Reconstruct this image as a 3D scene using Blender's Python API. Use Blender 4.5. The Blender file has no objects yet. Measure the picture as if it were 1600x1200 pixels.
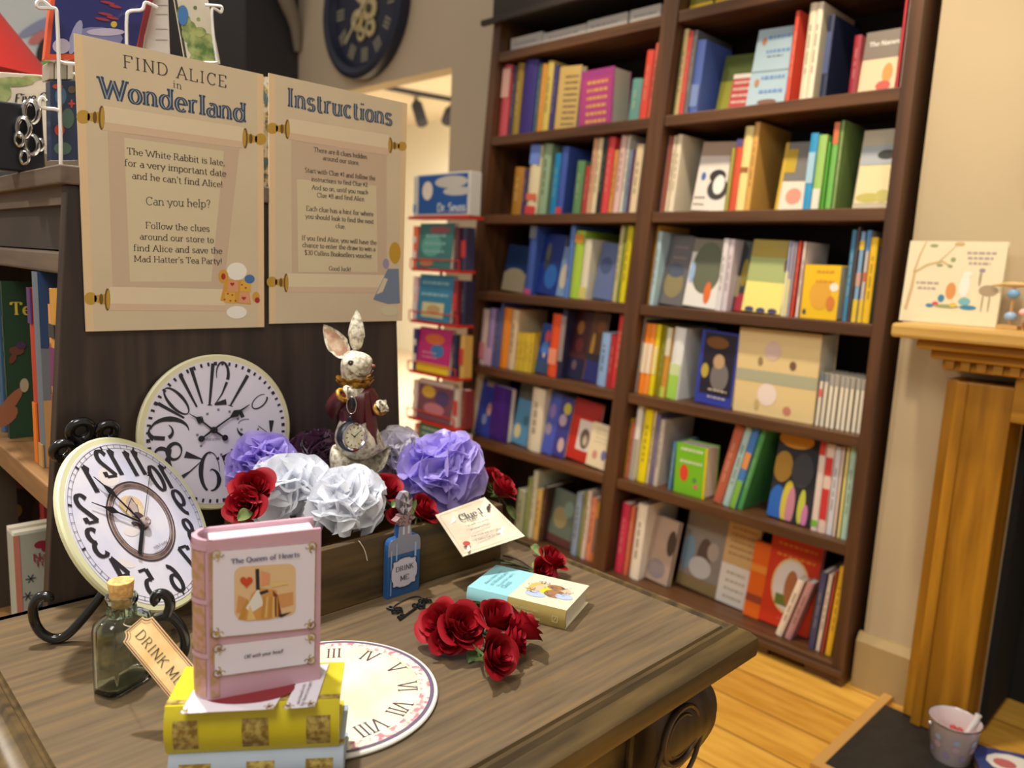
import bpy, math, random
from mathutils import Vector as V, Matrix as Mx
random.seed(11)
sc = bpy.context.scene
C = sc.collection
PI = math.pi
# ------------------------------------------------------------------ camera
F = 1200.0
CAM = V((0, 0, 1.2))
yw, pt, rl = math.radians(45.137), math.radians(-8.853), math.radians(2.652)
fw = V((math.cos(yw)*math.cos(pt), math.sin(yw)*math.cos(pt), math.sin(pt)))
r0 = V((math.sin(yw), -math.cos(yw), 0)); u0 = r0.cross(fw)
rt = math.cos(rl)*r0 + math.sin(rl)*u0
up = -math.sin(rl)*r0 + math.cos(rl)*u0
cd = bpy.data.cameras.new('camera'); cam = bpy.data.objects.new('camera', cd); C.objects.link(cam)
cam.matrix_world = Mx((( rt.x, up.x, -fw.x, CAM.x), (rt.y, up.y, -fw.y, CAM.y), (rt.z, up.z, -fw.z, CAM.z), (0, 0, 0, 1)))
cd.sensor_width = 36; cd.lens = 27.0; cd.clip_start = .05; cd.clip_end = 60
cd.dof.use_dof = True; cd.dof.focus_distance = .88; cd.dof.aperture_fstop = 27.0/6.0
sc.camera = cam
# ------------------------------------------------------------------ view, world, lights
sc.view_settings.view_transform = 'Standard'; sc.view_settings.look = 'None'
sc.view_settings.gamma = 1; sc.view_settings.use_curve_mapping = False
sc.view_settings.exposure = 0.0
w = bpy.data.worlds.new('shop_ambient'); sc.world = w; w.use_nodes = True
w.node_tree.nodes['Background'].inputs[0].default_value = (1.0, .91, .80, 1)
w.node_tree.nodes['Background'].inputs[1].default_value = .42
def light(name, kind, loc, power, col, size=.1, target=None, spot=None, blend=.6, sizey=None):
    d = bpy.data.lights.new(name, kind); d.energy = power; d.color = col
    o = bpy.data.objects.new(name, d); C.objects.link(o); o.location = loc
    if kind == 'AREA':
        d.size = size
        if sizey: d.shape = 'RECTANGLE'; d.size_y = sizey
    else: d.shadow_soft_size = size
    if kind == 'SPOT': d.spot_size = math.radians(spot); d.spot_blend = blend
    if target is not None: o.rotation_euler = (V(target)-V(loc)).to_track_quat('-Z', 'Y').to_euler()
    return o
WARM = (1, .83, .61); NEUT = (1, .90, .78)
light('table_spot', 'SPOT', (.30, 1.22, 2.85), 205, (1, .98, .97), .05, (.50, .74, .78), 40, .5)
light('shop_downlight', 'SPOT', (1.50, .85, 2.85), 112, WARM, .06, (2.1, .85, .4), 80, .7)
light('shop_downlight', 'SPOT', (1.50, 1.9, 2.85), 64, WARM, .06, (2.2, 1.9, .6), 75, .7)
light('shop_downlight', 'SPOT', (1.0, .0, 2.85), 30, WARM, .06, (2.1, .2, .5), 75, .7)
light('camera_side_fill', 'AREA', (-.5, .1, 2.75), 28, (1, .96, .90), .9, (.5, .9, 1.0))  # unseen soft fill, added to brighten the faces turned towards the camera
light('next_room_light', 'AREA', (4.3, 5.2, 2.7), 200, (1, .96, .90), 1.5, (4.6, 5.6, 0))
light('left_shop_light', 'SPOT', (-1.0, 2.6, 2.85), 110, NEUT, .08, (.3, 1.5, 1.0), 70, .7)
# ------------------------------------------------------------------ pixel rays (1600x1200)
def ray(px, py): return fw + rt*((px-800)/F) - up*((py-600)/F)
def on(ax, v, px, py):
    d = ray(px, py); return CAM + d*((v-CAM[ax])/d[ax])
def pd(px, py, depth): return CAM + ray(px, py)*depth
def proj(p):
    q = V(p)-CAM; z = q.dot(fw); return 800+F*q.dot(rt)/z, 600-F*q.dot(up)/z
def depth(p): return (V(p)-CAM).dot(fw)
def plane_pt(o, n, px, py):
    d = ray(px, py); return CAM + d*((V(o)-CAM).dot(n)/d.dot(n))
# ------------------------------------------------------------------ materials
def lin(c):
    if isinstance(c, str): c = tuple(int(c[i:i+2], 16) for i in (0, 2, 4))
    return tuple((x/255/12.92 if x/255 <= .04045 else ((x/255+.055)/1.055)**2.4) for x in c) + (1,)
_m = {}
def mat(c, rough=.6, metal=0., spec=.5, coat=0., var=0., scale=30., bump=0., emit=0.):
    k = (str(c), rough, metal, spec, coat, var, scale, bump, emit)
    if k in _m: return _m[k]
    m = bpy.data.materials.new('paint'); m.use_nodes = True; nt = m.node_tree; b = nt.nodes['Principled BSDF']
    b.inputs['Base Color'].default_value = lin(c); b.inputs['Roughness'].default_value = rough
    b.inputs['Metallic'].default_value = metal; b.inputs['Specular IOR Level'].default_value = spec
    b.inputs['Coat Weight'].default_value = coat
    if emit: b.inputs['Emission Color'].default_value = lin(c); b.inputs['Emission Strength'].default_value = emit
    if var or bump:
        tc = nt.nodes.new('ShaderNodeTexCoord'); n = nt.nodes.new('ShaderNodeTexNoise'); n.inputs['Scale'].default_value = scale; n.inputs['Detail'].default_value = 5
        nt.links.new(tc.outputs['Object'], n.inputs['Vector'])
        if var:
            h = nt.nodes.new('ShaderNodeHueSaturation'); h.inputs['Color'].default_value = lin(c)
            mr = nt.nodes.new('ShaderNodeMapRange'); mr.inputs[3].default_value = 1-var; mr.inputs[4].default_value = 1+var
            mr.inputs[1].default_value = .25; mr.inputs[2].default_value = .75
            nt.links.new(n.outputs['Fac'], mr.inputs[0]); nt.links.new(mr.outputs[0], h.inputs['Value']); nt.links.new(h.outputs[0], b.inputs['Base Color'])
        if bump:
            bp = nt.nodes.new('ShaderNodeBump'); bp.inputs['Strength'].default_value = bump; bp.inputs['Distance'].default_value = .002
            nt.links.new(n.outputs['Fac'], bp.inputs['Height']); nt.links.new(bp.outputs[0], b.inputs['Normal'])
    _m[k] = m; return m
def mat2(c1, c2, scale=8., lo=.45, hi=.6, rough=.6, detail=6, stretch=(1, 1, 1), metal=0., bump=0., c3=None, coat=0.):
    """two or three colours mixed by a (stretched) noise: stained wood, marbled paint, aged paper"""
    m = bpy.data.materials.new('mixed'); m.use_nodes = True; nt = m.node_tree; b = nt.nodes['Principled BSDF']
    tc = nt.nodes.new('ShaderNodeTexCoord'); mp = nt.nodes.new('ShaderNodeMapping'); mp.inputs['Scale'].default_value = stretch
    n = nt.nodes.new('ShaderNodeTexNoise'); n.inputs['Scale'].default_value = scale; n.inputs['Detail'].default_value = detail
    cr = nt.nodes.new('ShaderNodeValToRGB'); e = cr.color_ramp.elements
    e[0].position = lo; e[0].color = lin(c1); e[1].position = hi; e[1].color = lin(c2)
    if c3: x = e.new((lo+hi)/2); x.color = lin(c3)
    nt.links.new(tc.outputs['Object'], mp.inputs[0]); nt.links.new(mp.outputs[0], n.inputs['Vector'])
    nt.links.new(n.outputs['Fac'], cr.inputs[0]); nt.links.new(cr.outputs[0], b.inputs['Base Color'])
    b.inputs['Roughness'].default_value = rough; b.inputs['Metallic'].default_value = metal; b.inputs['Coat Weight'].default_value = coat
    if bump:
        bp = nt.nodes.new('ShaderNodeBump'); bp.inputs['Strength'].default_value = bump; bp.inputs['Distance'].default_value = .0015
        nt.links.new(n.outputs['Fac'], bp.inputs['Height']); nt.links.new(bp.outputs[0], b.inputs['Normal'])
    return m
def tissue(c, tr=.45):
    m = bpy.data.materials.new('tissue'); m.use_nodes = True; nt = m.node_tree
    b = nt.nodes['Principled BSDF']; b.inputs['Base Color'].default_value = lin(c); b.inputs['Roughness'].default_value = .35
    b.inputs['Sheen Weight'].default_value = .2
    t = nt.nodes.new('ShaderNodeBsdfTranslucent'); t.inputs[0].default_value = lin(c)
    mx = nt.nodes.new('ShaderNodeMixShader'); mx.inputs[0].default_value = tr
    nt.links.new(b.outputs[0], mx.inputs[1]); nt.links.new(t.outputs[0], mx.inputs[2])
    nt.links.new(mx.outputs[0], nt.nodes['Material Output'].inputs[0]); return m
def glassmat(c, rough=.02, ior=1.45):
    m = bpy.data.materials.new('glass'); m.use_nodes = True; b = m.node_tree.nodes['Principled BSDF']
    b.inputs['Base Color'].default_value = lin(c); b.inputs['Roughness'].default_value = rough
    b.inputs['Transmission Weight'].default_value = 1; b.inputs['IOR'].default_value = ior; return m
def planks(c1, c2, cg, width, axis=0, rough=.35):
    """floor boards: boards across `axis`, gaps and grain"""
    m = bpy.data.materials.new('boards'); m.use_nodes = True; nt = m.node_tree; b = nt.nodes['Principled BSDF']; N = nt.nodes.new; L = nt.links.new
    tc = N('ShaderNodeTexCoord'); sp = N('ShaderNodeSeparateXYZ'); L(tc.outputs['Object'], sp.inputs[0])
    dv = N('ShaderNodeMath'); dv.operation = 'DIVIDE'; dv.inputs[1].default_value = width; L(sp.outputs[axis], dv.inputs[0])
    fl = N('ShaderNodeMath'); fl.operation = 'FLOOR'; L(dv.outputs[0], fl.inputs[0])
    fr = N('ShaderNodeMath'); fr.operation = 'FRACT'; L(dv.outputs[0], fr.inputs[0])
    wn = N('ShaderNodeTexWhiteNoise'); wn.noise_dimensions = '1D'; L(fl.outputs[0], wn.inputs['W'])
    mp = N('ShaderNodeMapping'); s = [3, 3, 3]; s[axis] = 22; mp.inputs['Scale'].default_value = s; L(tc.outputs['Object'], mp.inputs[0])
    n = N('ShaderNodeTexNoise'); n.inputs['Scale'].default_value = 1.6; n.inputs['Detail'].default_value = 6; L(mp.outputs[0], n.inputs['Vector'])
    ad = N('ShaderNodeMath'); ad.operation = 'MULTIPLY_ADD'; ad.inputs[1].default_value = .35; L(wn.outputs['Value'], ad.inputs[0]); L(n.outputs['Fac'], ad.inputs[2])
    cr = N('ShaderNodeValToRGB'); e = cr.color_ramp.elements; e[0].position = .45; e[0].color = lin(c1); e[1].position = .95; e[1].color = lin(c2); L(ad.outputs[0], cr.inputs[0])
    gp = N('ShaderNodeMath'); gp.operation = 'LESS_THAN'; gp.inputs[1].default_value = .035; L(fr.outputs[0], gp.inputs[0])
    mx = N('ShaderNodeMix'); mx.data_type = 'RGBA'; L(gp.outputs[0], mx.inputs[0]); L(cr.outputs[0], mx.inputs[6]); mx.inputs[7].default_value = lin(cg)
    L(mx.outputs[2], b.inputs['Base Color']); b.inputs['Roughness'].default_value = rough; return m
# ------------------------------------------------------------------ mesh builder (world coordinates unless a matrix is given)
class MB:
    def __init__(s, M=None): s.v = []; s.f = []; s.m = []; s.M = M
    def add(s, vs, fs, mi=0):
        b = len(s.v); s.v += [(s.M @ V(p)) if s.M else V(p) for p in vs]
        s.f += [tuple(b+i for i in f) for f in fs]; s.m += [mi]*len(fs); return s
    def hexa(s, p, mi=0): return s.add(p, [(0, 3, 2, 1), (4, 5, 6, 7), (0, 1, 5, 4), (1, 2, 6, 5), (2, 3, 7, 6), (3, 0, 4, 7)], mi)
    def box(s, a, b, mi=0):
        x0, y0, z0 = [min(a[i], b[i]) for i in range(3)]; x1, y1, z1 = [max(a[i], b[i]) for i in range(3)]
        return s.hexa([(x0, y0, z0), (x1, y0, z0), (x1, y1, z0), (x0, y1, z0), (x0, y0, z1), (x1, y0, z1), (x1, y1, z1), (x0, y1, z1)], mi)
    def quad(s, pts, mi=0): return s.add(pts, [tuple(range(len(pts)))], mi)
    def prism(s, poly, z0, z1, mi=0, fn=None):
        fn = fn or (lambda x, y, z: (x, y, z)); n = len(poly)
        vs = [fn(x, y, z0) for x, y in poly] + [fn(x, y, z1) for x, y in poly]
        return s.add(vs, [tuple(range(n-1, -1, -1)), tuple(range(n, 2*n))] + [(i, (i+1) % n, n+(i+1) % n, n+i) for i in range(n)], mi)
    def grid(s, fn, nu, nv, mi=0, cu=False, cv=False):
        vs = [fn(i/(nu if cu else nu-1), j/(nv if cv else nv-1)) for j in range(nv) for i in range(nu)]
        fs = [(j*nu+i, j*nu+(i+1) % nu, ((j+1) % nv)*nu+(i+1) % nu, ((j+1) % nv)*nu+i) for j in range(nv if cv else nv-1) for i in range(nu if cu else nu-1)]
        return s.add(vs, fs, mi)
    def lathe(s, prof, n=24, mi=0, fn=None, caps=True):
        fn = fn or (lambda x, y, z: (x, y, z))
        vs = [fn(r*math.cos(2*PI*i/n), r*math.sin(2*PI*i/n), z) for r, z in prof for i in range(n)]
        fs = [(j*n+i, j*n+(i+1) % n, (j+1)*n+(i+1) % n, (j+1)*n+i) for j in range(len(prof)-1) for i in range(n)]
        if caps: fs += [tuple(range(n-1, -1, -1)), tuple(range((len(prof)-1)*n, len(prof)*n))]
        return s.add(vs, fs, mi)
    def tube(s, pts, r, n=8, mi=0, closed=False):
        pts = [V(p) for p in pts]; k = len(pts); rs = r if isinstance(r, (list, tuple)) else [r]*k
        T = [((pts[(i+1) % k] if closed or i < k-1 else pts[i]) - (pts[i-1] if closed or i > 0 else pts[i])).normalized() for i in range(k)]
        a = T[0].orthogonal().normalized(); vs = []
        for i in range(k):
            a = (a - T[i]*a.dot(T[i])).normalized(); b = T[i].cross(a)
            vs += [pts[i] + (a*math.cos(2*PI*j/n) + b*math.sin(2*PI*j/n))*rs[i] for j in range(n)]
        fs = [(i*n+j, i*n+(j+1) % n, ((i+1) % k)*n+(j+1) % n, ((i+1) % k)*n+j) for i in range(k if closed else k-1) for j in range(n)]
        if not closed: fs += [tuple(range(n-1, -1, -1)), tuple(range((k-1)*n, k*n))]
        return s.add(vs, fs, mi)
    def ball(s, c, r, n=16, k=10, mi=0, R=None):
        c = V(c); r = (r, r, r) if not isinstance(r, (tuple, list)) else r
        def f(u, v):
            a = 2*PI*u; b = PI*(v-.5); p = V((r[0]*math.cos(a)*math.cos(b), r[1]*math.sin(a)*math.cos(b), r[2]*math.sin(b)))
            return c + (R @ p if R else p)
        return s.grid(f, n, k, mi, cu=True)
    def disc(s, c, ex, ey, n=32, mi=0):
        return s.quad([V(c)+V(ex)*math.cos(2*PI*i/n)+V(ey)*math.sin(2*PI*i/n) for i in range(n)], mi)
    def build(s, name, mats, parent=None, smooth=None, bevel=0, origin=None, label=None, merge=False, subsurf=0):
        O = ROOT[parent.name] if parent is not None else (Mx.Translation(origin) if origin is not None else Mx.Identity(4))
        I = O.inverted(); me = bpy.data.meshes.new(name)
        me.from_pydata([I @ p for p in s.v], [], s.f)
        for m in (mats if isinstance(mats, (list, tuple)) else [mats]): me.materials.append(m)
        me.polygons.foreach_set('material_index', s.m)
        if smooth is not None:
            me.polygons.foreach_set('use_smooth', [True]*len(s.f)); me.update(); me.set_sharp_from_angle(angle=math.radians(smooth))
        me.validate(); me.update()
        o = bpy.data.objects.new(name, me); C.objects.link(o)
        if parent is not None: o.parent = parent; ROOT[o.name] = O
        else: o.matrix_world = O; ROOT[o.name] = O
        if label: o['label'] = label
        if bevel:
            b = o.modifiers.new('edge', 'BEVEL'); b.width = bevel; b.segments = 2; b.limit_method = 'ANGLE'; b.angle_limit = math.radians(40)
        if subsurf:
            q = o.modifiers.new('smooth', 'SUBSURF'); q.levels = q.render_levels = subsurf
        return o
ROOT = {}
def tag(o, label=None, cat=None, group=None, kind=None):
    if label: o['label'] = label
    if cat: o['category'] = cat
    if group: o['group'] = group
    if kind: o['kind'] = kind
    return o
def thing(name, label, cat, loc, group=None):
    o = bpy.data.objects.new(name, None); o.empty_display_size = .05; C.objects.link(o); o.location = loc
    ROOT[o.name] = Mx.Translation(V(loc)); return tag(o, label, cat, group)
def fr(o, ex, ey, ez=None):
    ex = V(ex).normalized(); ey = V(ey); ey = (ey-ex*ey.dot(ex)).normalized(); ez = ex.cross(ey); o = V(o)
    return Mx(((ex.x, ey.x, ez.x, o.x), (ex.y, ey.y, ez.y, o.y), (ex.z, ey.z, ez.z, o.z), (0, 0, 0, 1)))
def arc(cx, cy, rx, ry, a0, a1, n=12):
    return [(cx+rx*math.cos(math.radians(a0+(a1-a0)*i/n)), cy+ry*math.sin(math.radians(a0+(a1-a0)*i/n))) for i in range(n+1)]
def rrect(x0, y0, x1, y1, r, n=4):
    return arc(x1-r, y1-r, r, r, 0, 90, n)+arc(x0+r, y1-r, r, r, 90, 180, n)+arc(x0+r, y0+r, r, r, 180, 270, n)+arc(x1-r, y0+r, r, r, 270, 360, n)
def smoothline(pts, k=6):
    pts = [V(p) for p in pts]; out = []
    for i in range(len(pts)-1):
        a, b, c, d = pts[max(i-1, 0)], pts[i], pts[i+1], pts[min(i+2, len(pts)-1)]
        for j in range(k):
            t = j/k; out.append(.5*((2*b)+(c-a)*t+(2*a-5*b+4*c-d)*t*t+(3*b-a-3*c+d)*t**3))
    return out+[pts[-1]]
# ------------------------------------------------------------------ lettering: a small serif alphabet drawn with strokes
GL = {
'A': (.66, 'L.06 0 .33 .7 s-;L.33 .7 .6 0 -s;L.16 .24 .5 .24'), 'B': (.58, 'L.12 0 .12 .7 ss;L.12 .7 .3 .7;A.3 .535 .17 .165 90 -90;L.12 .37 .3 .37;A.3 .185 .2 .185 90 -90;L.12 0 .3 0'),
'C': (.62, 'A.34 .35 .27 .35 45 315;L.54 .52 .54 .69'), 'D': (.68, 'L.12 0 .12 .7 ss;L.12 .7 .28 .7;A.28 .35 .32 .35 90 -90;L.12 0 .28 0'),
'E': (.56, 'L.12 0 .12 .7 ss;L.12 .7 .5 .7;L.5 .7 .5 .55;L.12 .36 .4 .36;L.12 0 .5 0;L.5 0 .5 .16'), 'F': (.54, 'L.12 0 .12 .7 ss;L.12 .7 .5 .7;L.5 .7 .5 .55;L.12 .36 .4 .36'),
'G': (.66, 'A.34 .35 .27 .35 45 330;L.56 .5 .56 .68;L.57 .02 .57 .3 -s'), 'H': (.7, 'L.12 0 .12 .7 ss;L.58 0 .58 .7 ss;L.12 .36 .58 .36'), 'I': (.34, 'L.17 0 .17 .7 ss'),
'K': (.64, 'L.12 0 .12 .7 ss;L.12 .28 .54 .7 -s;L.26 .42 .58 0 -s'), 'L': (.54, 'L.12 0 .12 .7 ss;L.12 0 .5 0;L.5 0 .5 .16'), 'M': (.82, 'L.12 0 .12 .7 ss;L.12 .7 .41 .1;L.41 .1 .7 .7;L.7 .7 .7 0 ss'),
'N': (.7, 'L.12 0 .12 .7 ss;L.12 .7 .58 0;L.58 0 .58 .7 -s'), 'O': (.7, 'A.35 .35 .29 .35 0 360'), 'P': (.56, 'L.12 0 .12 .7 ss;L.12 .7 .3 .7;A.3 .52 .19 .18 90 -90;L.12 .34 .3 .34'),
'Q': (.7, 'A.35 .35 .29 .35 0 360;L.36 .12 .6 -.12'), 'R': (.64, 'L.12 0 .12 .7 ss;L.12 .7 .3 .7;A.3 .52 .19 .18 90 -90;L.12 .34 .3 .34;L.32 .34 .56 0 -s'),
'S': (.52, 'A.26 .53 .17 .17 30 270;A.26 .18 .19 .18 90 -150'), 'T': (.6, 'L.3 0 .3 .7 s-;L.06 .7 .54 .7;L.06 .7 .06 .56;L.54 .7 .54 .56'), 'U': (.68, 'L.12 .7 .12 .22 s-;A.34 .22 .22 .22 180 360;L.56 .22 .56 .7 -s'),
'V': (.66, 'L.06 .7 .33 0 s-;L.33 0 .6 .7 -s'), 'W': (.96, 'L.05 .7 .26 0 s-;L.26 0 .48 .62;L.48 .62 .7 0;L.7 0 .91 .7 -s'), 'X': (.62, 'L.06 0 .56 .7 ss;L.06 .7 .56 0 ss'),
'a': (.46, 'A.21 .14 .15 .14 0 360;L.37 .33 .37 0 -s;A.24 .32 .13 .14 0 140'), 'b': (.52, 'L.1 0 .1 .72 -s;A.28 .23 .18 .23 0 360'), 'c': (.44, 'A.25 .23 .18 .23 45 315'), 'd': (.54, 'L.42 0 .42 .72 ss;A.24 .23 .18 .23 0 360'),
'e': (.46, 'A.24 .23 .18 .23 0 320;L.07 .25 .42 .25'), 'f': (.34, 'L.14 0 .14 .56 s-;A.26 .56 .12 .15 180 50;L.04 .46 .28 .46'), 'g': (.48, 'A.23 .27 .16 .19 0 360;L.39 .44 .39 -.06;A.23 -.06 .16 .14 0 -150'),
'h': (.54, 'L.1 0 .1 .72 ss;A.26 .28 .16 .18 180 0;L.42 .28 .42 0 s-'), 'i': (.26, 'L.13 0 .13 .46 ss;L.13 .6 .13 .67'), 'k': (.5, 'L.1 0 .1 .72 ss;L.1 .2 .4 .46 -s;L.2 .28 .44 0 -s'), 'l': (.26, 'L.13 0 .13 .72 ss'),
'm': (.8, 'L.1 0 .1 .46 ss;A.25 .3 .15 .16 180 0;L.4 .3 .4 0 -s;A.55 .3 .15 .16 180 0;L.7 .3 .7 0 -s'), 'n': (.54, 'L.1 0 .1 .46 ss;A.26 .28 .16 .18 180 0;L.42 .28 .42 0 -s'), 'o': (.48, 'A.24 .23 .18 .23 0 360'),
'p': (.52, 'L.1 -.2 .1 .46 ss;A.28 .23 .18 .23 0 360'), 'r': (.38, 'L.12 0 .12 .46 ss;A.28 .28 .16 .18 180 60'), 's': (.4, 'A.2 .345 .13 .115 20 270;A.2 .115 .14 .115 90 -160'), 't': (.34, 'L.15 .6 .15 .1;A.25 .1 .1 .1 180 310;L.04 .46 .28 .46'),
'u': (.54, 'L.1 .46 .1 .16 s-;A.25 .16 .15 .16 180 360;L.42 .46 .42 0 ss'), 'v': (.48, 'L.04 .46 .24 0 s-;L.24 0 .44 .46 -s'), 'w': (.7, 'L.04 .46 .19 0 s-;L.19 0 .35 .42;L.35 .42 .51 0;L.51 0 .66 .46 -s'),
'x': (.48, 'L.05 0 .43 .46 ss;L.05 .46 .43 0 ss'), 'y': (.48, 'L.04 .46 .24 0 s-;L.44 .46 .16 -.2 s-'), '0': (.5, 'A.25 .35 .19 .35 0 360'), '1': (.36, 'L.2 0 .2 .7 s-;L.2 .7 .06 .58'), '2': (.5, 'A.24 .51 .18 .19 160 -40;L.38 .39 .06 0;L.06 0 .44 0;L.44 0 .44 .14'),
'3': (.5, 'A.23 .53 .17 .17 150 -90;A.23 .18 .19 .18 90 -150'), '4': (.52, 'L.36 0 .36 .7 s-;L.36 .7 .04 .22;L.04 .22 .48 .22'), '5': (.5, 'L.12 .7 .42 .7;L.12 .7 .1 .4;A.23 .22 .2 .22 120 -150'), '6': (.5, 'A.25 .22 .19 .22 0 360;A.36 .26 .3 .44 180 95'),
'7': (.48, 'L.06 .7 .44 .7;L.44 .7 .2 0;L.06 .7 .06 .58'), '8': (.5, 'A.25 .53 .15 .17 0 360;A.25 .18 .19 .18 0 360'), '9': (.5, 'A.25 .48 .19 .22 0 360;A.14 .44 .3 .44 0 -85'),
'!': (.26, 'L.13 .2 .13 .7;L.13 0 .13 .07'), '?': (.44, 'A.21 .54 .15 .16 170 -60;L.27 .4 .22 .2;L.22 0 .22 .07'), '.': (.2, 'L.1 0 .1 .07'), ',': (.2, 'L.11 .06 .07 -.1'), "'": (.18, 'L.09 .72 .09 .56'),
'#': (.5, 'L.16 .1 .2 .6;L.32 .1 .36 .6;L.08 .26 .44 .26;L.08 .45 .44 .45'), '$': (.52, 'A.26 .53 .17 .17 30 270;A.26 .18 .19 .18 90 -150;L.26 -.08 .26 .78'), ' ': (.26, '')}
def nums(t):
    out = []
    for x in t.split():
        try: out.append(float(x))
        except ValueError: pass
    return out
def strokes(ch):
    wd, d = GL.get(ch, GL[' ']); res = []
    for it in d.split(';'):
        if not it: continue
        a = nums(it[1:]); fl = it.split()[-1] if it[0] == 'L' and not it.split()[-1].replace('.', '').replace('-', '').isdigit() else '--'
        if it[0] == 'L': res.append(([(a[0], a[1]), (a[2], a[3])], fl, False))
        else: res.append((arc(*a, n=max(6, int(abs(a[5]-a[4])/18))), '--', abs(a[5]-a[4]) >= 360))
    return wd, res
def ribbon(pts, wfun, closed=False):
    k = len(pts); L = []; R = []
    for i in range(k):
        a = pts[i-1] if i > 0 else (pts[k-2] if closed else pts[i]); b = pts[i+1] if i < k-1 else (pts[1] if closed else pts[i])
        dx, dy = b[0]-a[0], b[1]-a[1]; d = math.hypot(dx, dy) or 1; dx /= d; dy /= d; hw = wfun(dx, dy, i/(k-1))/2
        L.append((pts[i][0]-dy*hw, pts[i][1]+dx*hw)); R.append((pts[i][0]+dy*hw, pts[i][1]-dx*hw))
    return [[R[i], R[i+1], L[i+1], L[i]] for i in range(k-1)]
def text2d(s, hi=.1, lo=.04, serif=.2, space=0., shear=0.):
    x = 0; Q = []
    for ch in s:
        wd, st = strokes(ch)
        for pts, fl, cl in st:
            for q in ribbon(pts, lambda dx, dy, t: lo+(hi-lo)*abs(dy), cl): Q.append([(x+a+shear*b, b) for a, b in q])
            for e, c in ((0, fl[0]), (-1, fl[-1])):
                if c == 's' and serif:
                    px, py = pts[e]; h = lo*1.15; yb = py if py < .3 else py-h
                    Q.append([(x+px-serif/2+shear*py, yb), (x+px+serif/2+shear*py, yb), (x+px+serif/2+shear*py, yb+h), (x+px-serif/2+shear*py, yb+h)])
        x += wd+space
    return x-space, Q
def text_on(mb, s, P0, P1, upv, nrm, mi=0, ys=1., lift=.0005, mirror=False, **kw):
    """string s with its baseline from P0 to P1, upright along upv, on the surface with normal nrm"""
    P0, P1 = V(P0), V(P1); wd, Q = text2d(s, **kw); ex = (P1-P0)/wd
    n = V(nrm).normalized(); ey = V(upv); ey = (ey-n*ey.dot(n)).normalized()*ex.length*ys
    for k, q in enumerate(Q): mb.quad([P0+ex*a+ey*b+n*(lift+2e-6*k) for a, b in q], mi)
# ================================================================== the setting
def struct(name, mb, m, **k): return tag(mb.build(name, m, **k), kind='structure')
WALL = mat((196, 178, 144), .85, var=.04, scale=3); WALLD = mat((206, 192, 168), .85, var=.04, scale=2)
CREAM = mat((240, 218, 170), .8)
struct('floor', MB().box((2.66, -3, -.1), (8, 11, 0)), mat((206, 186, 152), .8))
struct('floor', MB().box((-3, -3, -.1), (2.66, 11, 0)), planks((204, 144, 50), (242, 190, 86), (140, 92, 34), .16))
b = MB(); b.box((2.57, .2, 0), (2.67, 3.11, 3.2)).box((2.57, 3.11, 2.155), (2.67, 4.4, 3.2)).box((2.57, 4.4, 0), (2.67, 7.5, 3.2))
struct('wall_back', b, WALLD)
b = MB(); b.box((2.29, .448, 0), (2.57, .765, 3.2)).box((2.29, -.9, .875), (2.57, .448, 3.2)).box((2.29, -.9, 0), (2.57, -.448, 3.2))
struct('wall_right', b, WALL)
struct('wall_left', MB().box((-3, 7.5, 0), (2.57, 7.65, 3.2)), WALLD)
struct('wall_far', MB().box((6.2, 2, 0), (6.35, 11, 3.2)), mat((234, 226, 200), .85))
struct('ceiling', MB().box((2.67, 2, 2.9), (6.2, 11, 3.0)), mat((244, 230, 206), .8))
struct('trim_1', MB().box((2.56, -.448, 0), (2.57, .448, .875), 0).box((2.2, -.448, 0.021), (2.56, -.43, .875)).box((2.3, .43, .021), (2.56, .447, .875)), mat((22, 21, 20), .9), label='black back and sides of the firebox')
b = MB(); b.box((2.262, .60, 0), (2.29, .775, .145)).hexa([(2.262, .60, .145), (2.29, .60, .145), (2.29, .775, .145), (2.262, .775, .145), (2.28, .60, .168), (2.29, .60, .168), (2.29, .775, .168), (2.28, .775, .168)])
struct('baseboard_right', b, mat((176, 152, 104), .6))
b = MB(); b.box((1.80, -.66, 0), (2.2, .655, .018), 0); b.box((1.80, .655, 0), (2.26, .68, .02), 1); b.box((1.775, -.68, 0), (1.80, .68, .02), 1)
tag(b.build('hearth', [mat((38, 37, 36), .5, var=.25, scale=40), mat((206, 158, 88), .5)], origin=(2.0, 0, 0)), 'black stone hearth slab with pale wooden edging on the floor', 'hearth')
# ------------------------------------------------------------------ fireplace surround
OAK = mat2((146, 98, 14), (184, 130, 30), 3, .4, .65, .45, stretch=(9, 9, .7))
OAKH = mat2((150, 102, 20), (190, 138, 40), 3, .4, .65, .4, stretch=(9, .7, 9))
t = thing('fireplace_surround', 'honey oak fireplace surround with dentil moulding on the right wall', 'fireplace', (2.2, 0, 0))
for s in (1, -1):
    b = MB(); b.box((2.16, s*.448, .019), (2.288, s*.575, .96)).box((2.185, s*.575, .0205), (2.288, s*.605, .96)).box((2.152, s*.548, .019), (2.16, s*.575, .96))
    b.build('pilaster', OAK, t, bevel=.004)
MB().box((2.16, -.448, .876), (2.288, .448, .985)).build('lintel', OAKH, t)
b = MB()
for k, (x, e, z0, z1) in enumerate(((2.15, .612, .985, 1.012), (2.125, .635, 1.012, 1.036), (2.095, .662, 1.036, 1.06))): b.box((x, -e, z0), (2.288, e, z1))
b.build('cornice_moulding', OAKH, t, bevel=.006)
b = MB()
for i in range(34): y = .6-.0355*i; b.box((2.134, y, .99), (2.15, y-.02, 1.011))
tag(b.build('dentil', OAKH, t), kind='stuff')
b = MB(); b.box((2.06, -.715, 1.062), (2.288, .715, 1.098)); b.build('mantel_shelf', mat2((196, 154, 78), (222, 182, 104), 3, .4, .65, .4, stretch=(9, .7, 9)), t, bevel=.008)
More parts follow.
